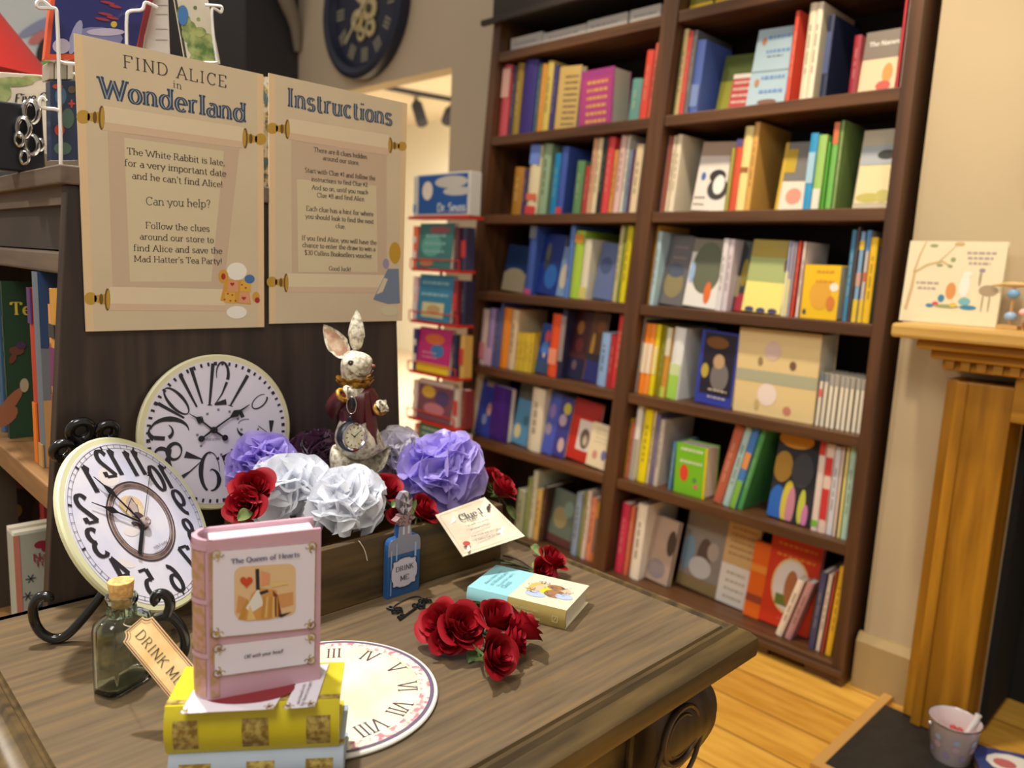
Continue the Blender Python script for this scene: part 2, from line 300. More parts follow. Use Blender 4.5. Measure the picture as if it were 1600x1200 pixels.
# ------------------------------------------------------------------ frame on the chimney breast, items on mantel and hearth
t = thing('framed_picture', 'dark framed picture on the wall above the mantel, at right edge', 'picture frame', (2.28, .5, 1.42))
b = MB(); y1 = .505; b.box((2.255, y1-.02, 1.43), (2.288, y1, 2.1)).box((2.255, .1, 1.43), (2.288, y1-.02, 1.45)).box((2.255, .1, 2.08), (2.288, y1-.02, 2.1)).box((2.255, .1, 1.45), (2.288, .12, 2.08)); b.build('frame', mat((26, 24, 24), .4), t, bevel=.003)
MB().box((2.275, .12, 1.45), (2.288, y1-.02, 2.08)).build('picture', mat((150, 140, 120), .7, var=.3, scale=6), t)
# books helper: hardback in a local frame (x width from spine, y depth away, z height)
PAGE = mat((236, 228, 206), .8)
def hardback(name, M, w_, h_, t_, col, parent, spinemat=None, over=.003, bt=.0022, rnd=True, pages=PAGE):
    mats = [col, spinemat or col]; b = MB(M)
    b.box((0, 0, 0), (w_, bt, h_)).box((0, t_-bt, 0), (w_, t_, h_))
    sp = [(0, t_), (0, 0)] if not rnd else [(0, t_)]+[(-t_*.16*math.sin(PI*k/8), t_*(1-k/8)) for k in range(1, 8)]+[(0, 0)]
    inn = [(x+bt, min(max(y, bt), t_-bt)) for x, y in sp]
    for i in range(len(sp)-1):
        b.add([(sp[i][0], sp[i][1], 0), (sp[i+1][0], sp[i+1][1], 0), (inn[i+1][0], inn[i+1][1], 0), (inn[i][0], inn[i][1], 0), (sp[i][0], sp[i][1], h_), (sp[i+1][0], sp[i+1][1], h_), (inn[i+1][0], inn[i+1][1], h_), (inn[i][0], inn[i][1], h_)],
              [(0, 1, 2, 3), (7, 6, 5, 4), (4, 5, 1, 0), (6, 7, 3, 2)], 1)
    b.build('cover', mats, parent, smooth=30)
    MB(M).box((bt, bt, over), (w_-over, t_-bt, h_-over)).build('pages', pages, parent)
# picture book on the mantel
A = on(0, 2.2, 1405, 496); A.z = 1.099; B = V((2.2, .525, 1.099)); hb = .212
t = thing('picture_book', 'cream picture book with tree and animals standing on the mantel', 'book', A)
M = fr(A, B-A, (.97, .0, -.24)) ; M = fr(A, B-A, (0.22, 0, .975)); M = Mx.Translation(A) @ Mx(((0, .997, .07, 0), (-1, 0, 0, 0), (0, -.07, .997, 0), (0, 0, 0, 1)))
hardback('picture_book', M, .228, hb, .014, mat((232, 222, 188), .45), t)
b = MB(M); cols = [(206, 176, 120), (150, 160, 110), (216, 148, 84), (60, 130, 170), (214, 70, 80), (240, 236, 226), (170, 150, 120), (120, 180, 190), (232, 190, 90), (150, 140, 160)]
ms = [mat(c, .5) for c in cols]
def blot(b, x, z, rx, rz, mi, y=-.0006, n=12):
    y -= 3e-6*len(b.f)
    b.quad([(x+rx*math.cos(2*PI*i/n), y, z+rz*math.sin(2*PI*i/n)) for i in range(n)], mi)
for pts, wd in (([(.012, .03), (.02, .09), (.022, .13), (.05, .15), (.085, .16), (.11, .145)], .008), ([(.02, .13), (.03, .18), (.04, .21)], .005), ([(.075, .157), (.1, .185), (.115, .205)], .003)):
    for q in ribbon(pts, lambda a, c_, t_: wd*(1-.5*t_)): b.quad([(x, -.0005, z) for x, z in q][::-1], 0)
for x, z, a, c_, k in ((.11, .165, .006, .006, 1), (.105, .148, .006, .004, 1), (.08, .15, .008, .004, 1), (.06, .20, .01, .004, 1), (.12, .205, .012, .005, 0), (.115, .085, .012, .022, 2), (.095, .065, .008, .01, 3), (.083, .05, .008, .006, 4), (.145, .10, .012, .03, 5), (.148, .13, .011, .007, 5), (.15, .06, .014, .01, 7), (.16, .045, .02, .006, 3), (.2, .09, .022, .014, 6), (.178, .12, .003, .02, 6), (.18, .14, .007, .005, 9), (.19, .06, .002, .025, 6), (.205, .06, .002, .025, 6), (.11, .045, .03, .005, 1), (.07, .045, .01, .005, 3), (.125, .05, .008, .006, 8)):
    blot(b, x, z, a, c_, k)
b.build('cover_picture', ms, t)
b = MB(M)
for i, s in enumerate(('THE SECRET', 'NATURE IN', 'SPRINGTIME')[:0]): pass
for z, x0, x1 in ((.18, .14, .205), (.167, .143, .2), (.154, .147, .195), (.10, .03, .085), (.086, .035, .08)):
    x = x0
    while x < x1: dx = random.uniform(.006, .014); b.quad([(x, -.0005, z), (x, -.0005, z+.006), (min(x+dx, x1), -.0005, z+.006), (min(x+dx, x1), -.0005, z)]); x += dx+.003
b.build('title_print', mat((176, 160, 150), .6), t)
# small wooden ornament, flowers
t = thing('ornament', 'small wooden bird-topped ornament beside the picture book on the mantel', 'ornament', (2.2, .488, 1.099))
p = lambda px, py: on(0, 2.2, px, py)
c0 = V((2.2, .488, 1.099))
b = MB(); b.box((2.175, .466, 1.0985), (2.225, .510, 1.108)).build('base', mat((200, 160, 100), .6), t)
MB().tube([c0+V((0, 0, .008)), c0+V((0, 0, .1))], .004).build('post', mat((190, 150, 96), .6), t)
for z, c in ((.03, (150, 180, 215)), (.085, (120, 170, 210))): MB().ball(c0+V((0, 0, z)), (.011, .014, .012)).build('bead', mat(c, .4), t, smooth=40)
b = MB(); b.ball(c0+V((0, .0, .108)), (.008, .03, .007)).tube([c0+V((0, .02, .108)), c0+V((0, .05, .104))], [.005, .001]).build('bird', mat((206, 172, 112), .5), t, smooth=40)
t = thing('flower_posy', 'small pink and red flower posy at the right end of the mantel', 'flowers', (2.19, .434, 1.099))
b = MB(); b.lathe([(.02, 1.0985), (.026, 1.115), (.024, 1.12)], 16, fn=lambda x, y, z: (2.19+x, .434+y, z)).build('pot', mat((170, 110, 60), .6), t, smooth=40)
for i in range(9):
    a = i*2.4; r = .022*math.sqrt(i/9)
    MB().ball((2.19+r*math.cos(a), .434+r*1.4*math.sin(a), 1.13+.012*math.cos(i)), (.011, .011, .009), 10, 6).build('blossom', mat([(226, 120, 130), (200, 50, 50), (240, 190, 180), (90, 110, 170)][i % 4], .6), t, smooth=60)
# bucket with spoon on the hearth
bc = V((2.075, .452, .018))
t = thing('metal_bucket', 'small white metal bucket with printed circles standing on the hearth', 'bucket', bc)
f = lambda x, y, z: (bc.x+x, bc.y+y, bc.z+z)
b = MB(); b.lathe([(.001, .004), (.042, .0), (.044, .002), (.058, .102), (.060, .105), (.058, .107), (.055, .102), (.042, .008), (.001, .007)], 32, fn=f, caps=False); b.build('pail', mat((226, 212, 214), .3, metal=.15), t, smooth=40)
for i in range(16):
    a = i*2*PI/16; 
    for z, r, c in ((.028, .008, (170, 150, 190)), (.05, .009, (200, 170, 186)), (.07, .008, (170, 190, 214))):
        if (i+int(z*100)) % 2: continue
        R = .0445+.014*(z/.102)+.0006; n_ = V((math.cos(a), math.sin(a), -.14)).normalized(); tx = V((-math.sin(a), math.cos(a), 0)); ty = n_.cross(tx)
        MB().disc(V(f(R*math.cos(a), R*math.sin(a), z)), tx*r, ty*r, 14).build('printed_circle', mat(c, .4), t)
b = MB(); b.tube([f(.0605*math.cos(2*PI*i/24), .0605*math.sin(2*PI*i/24), .105) for i in range(24)], .002, 6, closed=True).build('rim', mat((170, 170, 172), .25, metal=1), t, smooth=60)
for s in (-1, 1): MB().ball(f(s*.044, -s*.044, .092), .006, 10, 6).build('handle_lug', mat((200, 200, 205), .3, metal=.8), t, smooth=60)
b = MB(); b.tube([f(-.01, .0, .02), f(.02, -.025, .075), f(.032, -.036, .105), f(.036, -.040, .122)], [.004, .005, .007, .008], 8); tag(b.build('white_spoon', mat((232, 230, 232), .3), origin=f(0, 0, .02), smooth=60), 'white plastic spoon leaning in the small bucket on the hearth', 'spoon')
b = MB()
for i in range(14): a = i*2.4; b.ball(f(.03*math.sqrt(i/14)*math.cos(a), .03*math.sqrt(i/14)*math.sin(a), .062+.006*math.sin(i)), .009, 8, 6)
tag(b.build('red_sweets', mat((190, 50, 52), .3), origin=f(0, 0, .05), smooth=60), 'small red things filling the bucket on the hearth', 'sweets', kind='stuff')
for i, (x, y, z, c, lab) in enumerate(((2.09, .318, .0185, (150, 96, 52), 'brown-edged thick book lying flat on hearth at lower right'), (2.088, .32, .040, (60, 70, 130), 'blue and white picture book on top of the brown hearth book'))):
    t = thing('hearth_book', lab, 'book', (x, y, z), 'books on the hearth')
    M = Mx.Translation((x, y, z)) @ Mx.Rotation(math.radians(115+6*i), 4, 'Z') @ Mx.Rotation(PI/2, 4, 'X') @ Mx.Translation((-.06, 0, -.08))
    M = Mx.Translation((x, y, z)) @ Mx.Rotation(math.radians(20+8*i), 4, 'Z') @ Mx(((1, 0, 0, -.06), (0, 0, 1, -.08), (0, -1, 0, .02-.006*i*0), (0, 0, 0, 1)))
    hardback('hearth_book', M, .12, .16, .02 if i == 0 else .012, mat(c, .5), t)
    if i:
        b = MB(M); blot(b, .06, .08, .045, .06, 0); blot(b, .06, .1, .02, .025, 1, -.001); b.build('cover_picture', [mat((236, 232, 226), .5), mat((200, 110, 110), .5)], t)
# ------------------------------------------------------------------ wall clock, track lights, dark cabinet, wall bracket
t = thing('wall_clock', 'large navy wall clock with pale gears hung above the doorway', 'clock', (2.565, 3.84, 2.565))
cc = V((2.565, 3.84, 2.57)); g = lambda x, y, z: (cc.x-z, cc.y-x, cc.z+y)
MB().lathe([(.30, .0), (.385, .0), (.39, .02), (.385, .06), (.36, .072), (.325, .062), (.315, .03), (.30, .0)], 48, fn=g, caps=False).build('rim', mat((24, 32, 58), .35), t, smooth=40)
MB().lathe([(.001, .006), (.32, .006), (.32, .02), (.001, .02)], 48, fn=g, caps=False).build('dial', mat((34, 38, 64), .5), t)
GOLD = mat((206, 192, 140), .4)
for k in range(12):
    a = k*PI/6; b = MB()
    for s in ((-.022, 0), (.0, 0), (.022, 0)):
        u = V((math.sin(a), math.cos(a))); v = V((math.cos(a), -math.sin(a))); P = [u*r+v*(s[0]+w_) for r, w_ in ((.215, -.006), (.215, .006), (.29, .006), (.29, -.006))]
        b.prism([(q.x, q.y) for q in P], .021, .026, 0, g)
    b.build('numeral', mat((150, 150, 130), .5), t)
for x, y, r in ((-.02, .09, .075), (.05, -.02, .07), (-.07, -.06, .06), (.035, .15, .045), (.06, -.12, .05), (-.03, -.14, .04)):
    b = MB(); n = 14; b.prism([((r*(1 if i % 2 else .86))*math.cos(PI*i/n)+x, (r*(1 if i % 2 else .86))*math.sin(PI*i/n)+y) for i in range(2*n)], .024, .032, 0, g)
    b.prism([(r*.35*math.cos(2*PI*i/n)+x, r*.35*math.sin(2*PI*i/n)+y) for i in range(n)], .032, .04, 1, g); b.build('gear', [GOLD, mat((70, 64, 50), .5)], t)
for a, L in ((.9, .17), (3.9, .24)): MB().prism([(-.008, 0), (.008, 0), (.004, L), (-.004, L)], .044, .047, 0, lambda x, y, z, a=a: g(x*math.cos(a)+y*math.sin(a), -x*math.sin(a)+y*math.cos(a), z)).build('hand', mat((220, 210, 170), .4), t)
DK = mat((32, 32, 38), .5)
tr = thing('light_track', 'black ceiling light track seen through the doorway', 'light track', (5, 6.65, 2.9))
P0 = on(2, 2.88, 600, 136); P1 = on(2, 2.88, 712, 157); P1 = P0+(P1-P0)*1.6
MB().tube([P0, P1], .03, 4).build('rail', DK, tr)
for px, py, ex, ey, lab in ((650, 160, 660, 193, 'black track spotlight hanging in the doorway, left of two'), (704, 172, 698, 190, 'black track spotlight cut off by the doorway jamb')):
    d0 = depth(P0)*1.0+.5; a = pd(px, py, d0); e = pd(ex, ey, d0-.1)
    t = thing('track_spotlight', lab, 'spotlight', a, 'track spotlights beyond the doorway')
    MB().tube([a, a+(e-a)*.1, a+(e-a)*.12, e], [.04, .055, .06, .06], 14).build('lamp_body', DK, t, smooth=40)
    MB().tube([pd(px, py-8, d0), a], .018, 6).build('lamp_arm', DK, t)
b = MB(); b.box((2.22, 4.62, 0), (2.568, 6.6, 3.0), 0); b.box((2.19, 4.6, 2.95), (2.568, 6.6, 3.05), 0)
tag(b.build('tall_cabinet', mat((46, 45, 50), .6), origin=(2.4, 5.5, 0)), 'tall dark cabinet in the background behind the left poster', 'cabinet')
b = MB(); k0 = pd(455, 22, 5.0); k0 = V((2.565, 4.55, 2.75))
b.tube(smoothline([k0+V((-.02, .04, -.3)), k0+V((-.05, .02, -.15)), k0+V((-.13, 0, .0)), k0+V((-.16, 0, .15)), k0+V((-.14, 0, .3))], 5), [.02+.045*min(1, i/14) for i in range(21)], 10)
tag(b.build('wall_corbel', mat((128, 122, 112), .8), origin=k0, smooth=50), 'pale grey plaster corbel on the wall beside the dark cabinet', 'corbel')
# ================================================================== tall bookcase
BW = mat2((76, 49, 29), (108, 72, 44), 3, .35, .7, .45, stretch=(10, .6, 10)); BWV = mat2((72, 46, 28), (102, 67, 42), 3, .35, .7, .45, stretch=(10, 10, .6)); BK = mat((36, 22, 14), .7)
XB = 2.225; XD = 2.535; ZS = [.062, .436, .76, 1.08, 1.40, 1.716, 2.042]; YR = .787
yL = lambda z: 2.60-.0755*z; yD = lambda z: 1.762-.074*z
bk = thing('bookcase', 'tall dark wooden two-bay bookcase full of books against the back wall', 'bookcase', (2.38, 1.65, 0))
ZT = 2.45
def upright(name, y0, y1, x0=XB, x1=XD):
    b = MB(); b.hexa([(x0, y0(0), .0), (x1, y0(0), 0), (x1, y1(0), 0), (x0, y1(0), 0), (x0, y0(ZT), ZT), (x1, y0(ZT), ZT), (x1, y1(ZT), ZT), (x0, y1(ZT), ZT)]); return b.build(name, BWV, bk, bevel=.003)
upright('side_panel', lambda z: yL(z)-.042, yL); upright('side_panel', lambda z: YR, lambda z: YR+.036); upright('divider', lambda z: yD(z)-.062, yD)
for i, z in enumerate(ZS):
    for j, (a, c) in enumerate(((lambda z: yD(z), lambda z: yL(z)-.042), (lambda z: YR+.036, lambda z: yD(z)-.062))):
        MB().box((XB+.004, a(z), z-(.036 if i else .034)), (XD-.012, c(z), z)).build('shelf', BW, bk, bevel=.003)
b = MB(); b.add([(XD-.01, YR+.03, .0), (XD-.01, yL(0)-.03, 0), (XD-.01, yL(ZT)-.03, ZT), (XD-.01, YR+.03, ZT), (XD, YR+.03, .0), (XD, yL(0)-.03, 0), (XD, yL(ZT)-.03, ZT), (XD, YR+.03, ZT)], [(0, 1, 2, 3), (7, 6, 5, 4), (0, 4, 5, 1), (1, 5, 6, 2), (2, 6, 7, 3), (3, 7, 4, 0)]); b.build('back_panel', BK, bk)
b = MB(); b.box((XB-.012, YR+.0, .03), (XB+.004, yL(0), .05)).build('plinth_moulding', BW, bk, bevel=.004)
for y in (YR+.02, 1.03, yD(0)-.05, 2.1, yL(0)-.06): MB().box((XB+.01, y, 0), (XB+.1, y+.1, .029)).build('foot', BW, bk)
b = MB(); b.box((XB-.01, yD(2.16), 2.165), (XD-.013, yL(2.2)-.0, ZT-.05)); b.box((XB-.03, yD(2.16)-.02, 2.15), (XB-.01, yL(2.2)+.05, 2.172)); b.build('header_board', mat((50, 42, 38), .6), bk, bevel=.003)
# ================================================================== books on the bookcase
def y_at(px, X, z):
    k = (px-800)/F; q = rt-k*fw; return -(q.x*X+q.z*(z-CAM.z))/q.y
def z_at(py, X, Y):
    k = (600-py)/F; q = up-k*fw; return CAM.z-(q.x*X+q.y*Y)/q.z
ORD = 'first second third fourth fifth sixth seventh eighth ninth tenth eleventh twelfth thirteenth fourteenth fifteenth sixteenth seventeenth eighteenth nineteenth twentieth twenty-first twenty-second twenty-third twenty-fourth'.split()
ROWN = ['bottom shelf', 'second shelf up', 'third shelf up', 'fourth shelf up', 'fifth shelf up', 'sixth shelf up', 'topmost visible shelf']
BAY = {'L': 'left bay', 'R': 'right bay'}
W_ = (236, 230, 214); G_ = (120, 112, 104)
def pic(M, w_, h_, items, parent, y=-.0007):
    for k, it in enumerate(items):
        c = it[-1]; b = MB(M); yy = y-.0002*k
        if it[0] == 'r': b.quad([(it[1]*w_, yy, it[2]*h_), (it[1]*w_, yy, it[4]*h_), (it[3]*w_, yy, it[4]*h_), (it[3]*w_, yy, it[2]*h_)][::-1])
        elif it[0] == 'e': b.quad([(min(max(it[1]+it[3]*math.cos(2*PI*i/24), .005), .995)*w_, yy, min(max(it[2]+it[4]*math.sin(2*PI*i/24), .005), .995)*h_) for i in range(24)])
        elif it[0] == 't': text_on(b, it[1], (b.M and (it[2]*w_, yy, it[4]*h_)), (it[3]*w_, yy, it[4]*h_), (0, 0, 1), (0, -1, 0), hi=.13, lo=.07, serif=.18)
        elif it[0] == 'l':   # rows of small print
            for r in range(it[5]):
                x = it[1]*w_; z = (it[4]-(it[4]-it[2])*(r/max(1, it[5]-1)))*h_
                hh = (it[4]-it[2])*h_/max(it[5], 2)*.45
                while x < it[3]*w_:
                    d = random.uniform(.04, .12)*w_; e = min(x+d, it[3]*w_); b.quad([(x, yy, z-hh), (e, yy, z-hh), (e, yy, z), (x, yy, z)]); x += d+.03*w_
        b.build({'r': 'cover_panel', 'e': 'cover_picture', 't': 'title', 'l': 'cover_print'}[it[0]], mat(c, .5), parent)
def spine_book(M, w_, h_, t_, col, name, label, group, deco=()):
    o = M.translation; t = thing(name, label, 'book', o, group)
    hardback('book', M, w_, h_, t_, mat(col, .45), t, rnd=t_ > .016, bt=min(.002, t_*.25))
    dx = -.16*t_-.0006 if t_ > .016 else -.0006
    for k, (v0, v1, c) in enumerate(deco):
        MB(M).box((dx, t_*.06, v0*h_), (dx+.002, t_*.94, v1*h_)).build('spine_band', mat(c, .5), t)
    if t_ > .011 and not deco:
        b = MB(M); z = .28*h_; e = .78*h_
        while z < e:
            d = random.uniform(.012, .04); b.quad([(dx, t_*.36, z), (dx, t_*.36, min(z+d, e)), (dx, t_*.64, min(z+d, e)), (dx, t_*.64, z)]); z += d+.008
        lum = sum(col)/3; dk = (70, 62, 60) if lum > 140 else (206, 196, 170); b.build('spine_print', mat(tuple(int(.62*c+.38*d) for c, d in zip(col, dk)), .5), t)
    return t
def face_book(M, w_, h_, t_, col, name, label, group, items=(), cat='book'):
    t = thing(name, label, cat, M.translation, group)
    hardback(name, M, w_, h_, t_, mat(col, .4), t, rnd=False); pic(M, w_, h_, items, t); return t
S = {}
#  s: (x0, x1, ytop, colour, words, bands)   f: (x0, x1, ytop, colour, words, pictures, thickness, set back)
S['L', 6] = [('b', 797, 846, 53, (196, 190, 182), 'white boxed volume lying flat', ('l', .15, .3, .85, .6, 1, (110, 110, 120))), ('b', 847, 915, 43, (200, 194, 186), 'white boxed volume lying flat', ('l', .15, .3, .85, .6, 1, (110, 110, 120))),
  ('b', 916, 979, 24, (200, 194, 186), 'white boxed volume lying flat', ('l', .1, .3, .8, .6, 1, (110, 110, 120))), ('b', 983, 1031, 9, (206, 200, 192), 'white boxed volume by the divider', ('l', .15, .3, .85, .6, 1, (100, 100, 115)))]
S['R', 6] = [('b', 1056, 1113, -14, (122, 116, 30), 'green and yellow box', ('r', 0, 0, 1, .42, (226, 186, 30))), ('b', 1117, 1172, -24, (122, 116, 30), 'green and yellow box', ('r', 0, 0, 1, .42, (226, 186, 30)))]
S['L', 5] = [('s', 778, 791, 101, (190, 76, 84), 'pink and red spine', ((.55, .95, (216, 170, 160)),)), ('s', 792, 797, 104, (56, 60, 92), 'thin navy spine'), ('s', 798, 808, 100, (150, 124, 40), 'olive gold spine'),
  ('s', 810, 831, 90, (52, 40, 118), 'thick deep purple spine', ((.0, .0, (52, 40, 118)),)), ('s', 832, 836, 100, (72, 120, 130), 'thin teal spine'), ('s', 837, 845, 101, (206, 140, 52), 'orange spine'), ('s', 845, 855, 97, (206, 186, 92), 'pale yellow spine'),
  ('s', 856, 862, 103, (60, 52, 120), 'thin violet spine'), ('f', 864, 899, 104, (204, 174, 104), 'tan cover with dark print', [('l', .3, .1, .9, .85, 9, (110, 90, 80))], .03, .015), ('f', 900, 955, 106, (160, 62, 132), 'magenta box with yellow lettering', [('r', .06, .05, .94, .86, (176, 66, 126)), ('l', .22, .12, .82, .8, 6, (220, 170, 70))], .10, .01),
  ('s', 980, 996, 124, (104, 160, 152), 'short teal spine'), ('s', 998, 1009, 80, (230, 76, 56), 'bright red spine'), ('s', 1009, 1015, 68, (236, 104, 84), 'tall orange red spine'), ('s', 1016, 1024, 69, (120, 158, 120), 'pale green spine')]
S['R', 5] = [('s', 1037, 1043, 56, (96, 96, 66), 'dark olive spine'), ('s', 1044, 1057, 47, (240, 218, 150), 'cream spine'), ('s', 1058, 1065, 50, (224, 76, 66), 'red spine'), ('s', 1066, 1073, 49, (110, 112, 116), 'grey spine'), ('s', 1075, 1088, 64, (84, 108, 186), 'blue spine', ((.1, .4, (130, 150, 205)),)),
  ('f', 1117, 1166, 84, (84, 98, 28), 'dark green cover', [('r', 0, 0, 1, .55, (150, 150, 40))], .012, .07), ('f', 1136, 1166, 114, (190, 70, 70), 'small red patterned cover', [('l', .1, .1, .9, .8, 5, (226, 206, 190)), ('r', 0, .88, 1, 1, (230, 220, 210))], .012, .045),
  ('f', 1164, 1224, 41, (176, 202, 216), 'pale blue double cover with repeated title', [('l', .3, .72, .9, .9, 2, (110, 150, 206)), ('e', .2, .84, .06, .05, (190, 130, 90)), ('l', .35, .58, .75, .64, 1, (90, 90, 100)), ('r', 0, .44, 1, .455, (140, 160, 170)), ('l', .3, .2, .9, .38, 2, (110, 150, 206)), ('e', .2, .3, .06, .05, (190, 130, 90)), ('e', .55, .04, .25, .035, (130, 90, 70))], .02, .02),
  ('s', 1224, 1232, 17, (234, 88, 66), 'tall orange red spine'), ('s', 1247, 1257, 5, (236, 222, 192), 'tall cream spine'), ('s', 1257, 1268, 4, (240, 228, 200), 'tall cream spine with dark cover'), ('s', 1279, 1289, 24, (36, 44, 76), 'navy spine', ((.3, .8, (80, 90, 130)),)), ('s', 1324, 1335, 55, (160, 40, 56), 'crimson spine'),
  ('f', 1336, 1396, 44, (232, 204, 168), 'cover with white title on grey above cream', [('r', 0, .55, 1, 1, (128, 118, 108)), ('t', 'The Names', .12, .95, .76, (236, 232, 224)), ('e', .75, .3, .14, .16, (216, 150, 80)), ('e', .68, .1, .2, .08, (200, 90, 80))], .02, .02), ('s', 1397, 1403, -20, (206, 56, 66), 'tall red spine'), ('s', 1404, 1416, -32, (238, 226, 206), 'tallest white spine')]
S['L', 4] = [('s', 797, 812, 262, (172, 120, 36), 'ochre spine'), ('s', 813, 819, 264, (70, 52, 100), 'thin purple spine'), ('s', 820, 837, 224, (226, 214, 176), 'white spine with blue top', ((.72, 1, (110, 140, 220)), (.0, .12, (214, 70, 70)), (.2, .3, (220, 110, 80)))), ('s', 838, 851, 206, (146, 176, 142), 'tall sage green spine'), ('s', 858, 867, 240, (20, 132, 190), 'bright turquoise spine'),
  ('s', 868, 878, 230, (66, 92, 178), 'royal blue spine', ((0, .1, (210, 70, 80)),)), ('s', 893, 905, 252, (98, 146, 96), 'leaf green spine'), ('s', 907, 914, 260, (186, 62, 60), 'brick red spine'), ('s', 915, 921, 211, (218, 168, 132), 'salmon spine'), ('s', 921, 929, 210, (236, 216, 176), 'cream spine'), ('s', 929, 937, 212, (30, 44, 46), 'black green spine'),
  ('s', 938, 948, 215, (226, 72, 74), 'bright red spine'), ('s', 949, 955, 235, (216, 150, 82), 'tan orange spine'), ('s', 956, 965, 210, (232, 196, 190), 'pink cream spine'), ('s', 965, 971, 209, (232, 226, 214), 'white spine'), ('s', 971, 976, 234, (140, 170, 200), 'pale blue spine'), ('s', 976, 980, 234, (126, 92, 128), 'thin purple spine'), ('s', 981, 992, 226, (238, 216, 176), 'cream spine by the divider')]
S['R', 4] = [('s', 1016, 1021, 214, (110, 120, 160), 'slim blue spine'), ('s', 1022, 1030, 213, (228, 146, 106), 'salmon spine'), ('s', 1030, 1035, 216, (222, 130, 120), 'pink spine'), ('s', 1037, 1042, 213, (240, 224, 196), 'slim white spine'), ('s', 1042, 1050, 211, (238, 226, 200), 'white spine with grey patterned cover'),
  ('f', 1079, 1131, 221, (232, 222, 214), 'white cover with black and white animal picture', [('r', 0, .8, 1, 1, (186, 160, 140)), ('e', .62, .5, .24, .1, (44, 44, 46)), ('e', .68, .32, .3, .16, (60, 58, 58)), ('e', .7, .38, .17, .14, (238, 232, 226)), ('e', .2, .5, .07, .06, (70, 110, 180)), ('l', .05, .1, .35, .2, 2, (90, 84, 84))], .014, .03), ('s', 1129, 1136, 232, (166, 160, 70), 'slim olive spine'), ('s', 1137, 1147, 218, (214, 84, 54), 'red spine with blue top', ((.9, 1, (80, 80, 140)),)),
  ('s', 1148, 1161, 198, (240, 222, 148), 'tall cream spine', ((.46, .52, (160, 100, 50)),)), ('s', 1162, 1170, 191, (220, 168, 84), 'tall tan spine with brown cover'), ('f', 1210, 1253, 220, (120, 116, 112), 'grey cover with yellow and white panels', [('r', 0, 0, 1, .42, (236, 220, 204)), ('r', 0, 0, .12, 1, (206, 170, 50)), ('r', .12, .55, .5, .9, (190, 160, 40)), ('e', .6, .2, .28, .12, (226, 150, 130))], .014, .03),
  ('s', 1252, 1264, 208, (54, 158, 214), 'bright blue spine', ((.35, .75, (170, 210, 230)),)), ('s', 1266, 1279, 211, (164, 206, 110), 'green and white spine', ((0, .28, (230, 230, 216)),)), ('s', 1280, 1286, 222, (90, 178, 60), 'bright green spine'), ('s', 1287, 1296, 191, (120, 190, 90), 'tall green spine with orange top', ((.75, 1, (222, 120, 80)),)), ('s', 1297, 1304, 188, (130, 160, 90), 'tall moss green spine'),
  ('f', 1331, 1390, 199, (196, 184, 160), 'grey and cream landscape cover', [('r', .03, .07, .97, .55, (240, 220, 170)), ('r', .03, .56, .97, .8, (176, 184, 190)), ('e', .7, .68, .25, .06, (60, 62, 60)), ('e', .4, .14, .35, .06, (196, 186, 100)), ('e', .75, .16, .2, .08, (200, 190, 110))], .014, .03)]
S['L', 3] = [('f', 783, 817, 384, (24, 52, 100), 'dark blue cover with pale lower half', [('r', 0, 0, 1, .4, (150, 140, 118)), ('e', .5, .4, .4, .1, (150, 140, 118))], .014, .04), ('s', 818, 829, 352, (58, 88, 170), 'royal blue spine', ((0, .08, (190, 80, 140)), (.82, 1, (120, 130, 150)))), ('f', 831, 868, 366, (22, 48, 130), 'navy cover with a moonlit scene', [('e', .3, .6, .18, .2, (50, 60, 80)), ('e', .6, .3, .3, .2, (40, 100, 180)), ('e', .3, .7, .1, .15, (96, 100, 96))], .014, .03),
  ('f', 868, 882, 385, (120, 150, 190), 'pale blue sliver of a cover', [('e', .5, .4, .4, .25, (200, 190, 170))], .012, .02), ('s', 880, 887, 343, (92, 130, 208), 'tall pale blue spine'), ('s', 888, 902, 361, (170, 206, 70), 'lime green spine', ((.82, .95, (216, 150, 60)),)), ('s', 903, 914, 374, (226, 222, 200), 'white spine', ((0, .2, (216, 206, 110)),)), ('f', 925, 955, 380, (96, 112, 158), 'slate blue cover', [('e', .4, .6, .3, .15, (70, 86, 130))], .014, .03), ('s', 955, 961, 349, (200, 190, 130), 'cream green spine'), ('s', 961, 966, 352, (120, 140, 60), 'thin olive spine'),
  ('s', 966, 975, 349, (222, 208, 20), 'bright yellow spine'), ('s', 976, 982, 362, (196, 110, 60), 'orange brown spine by the divider')]
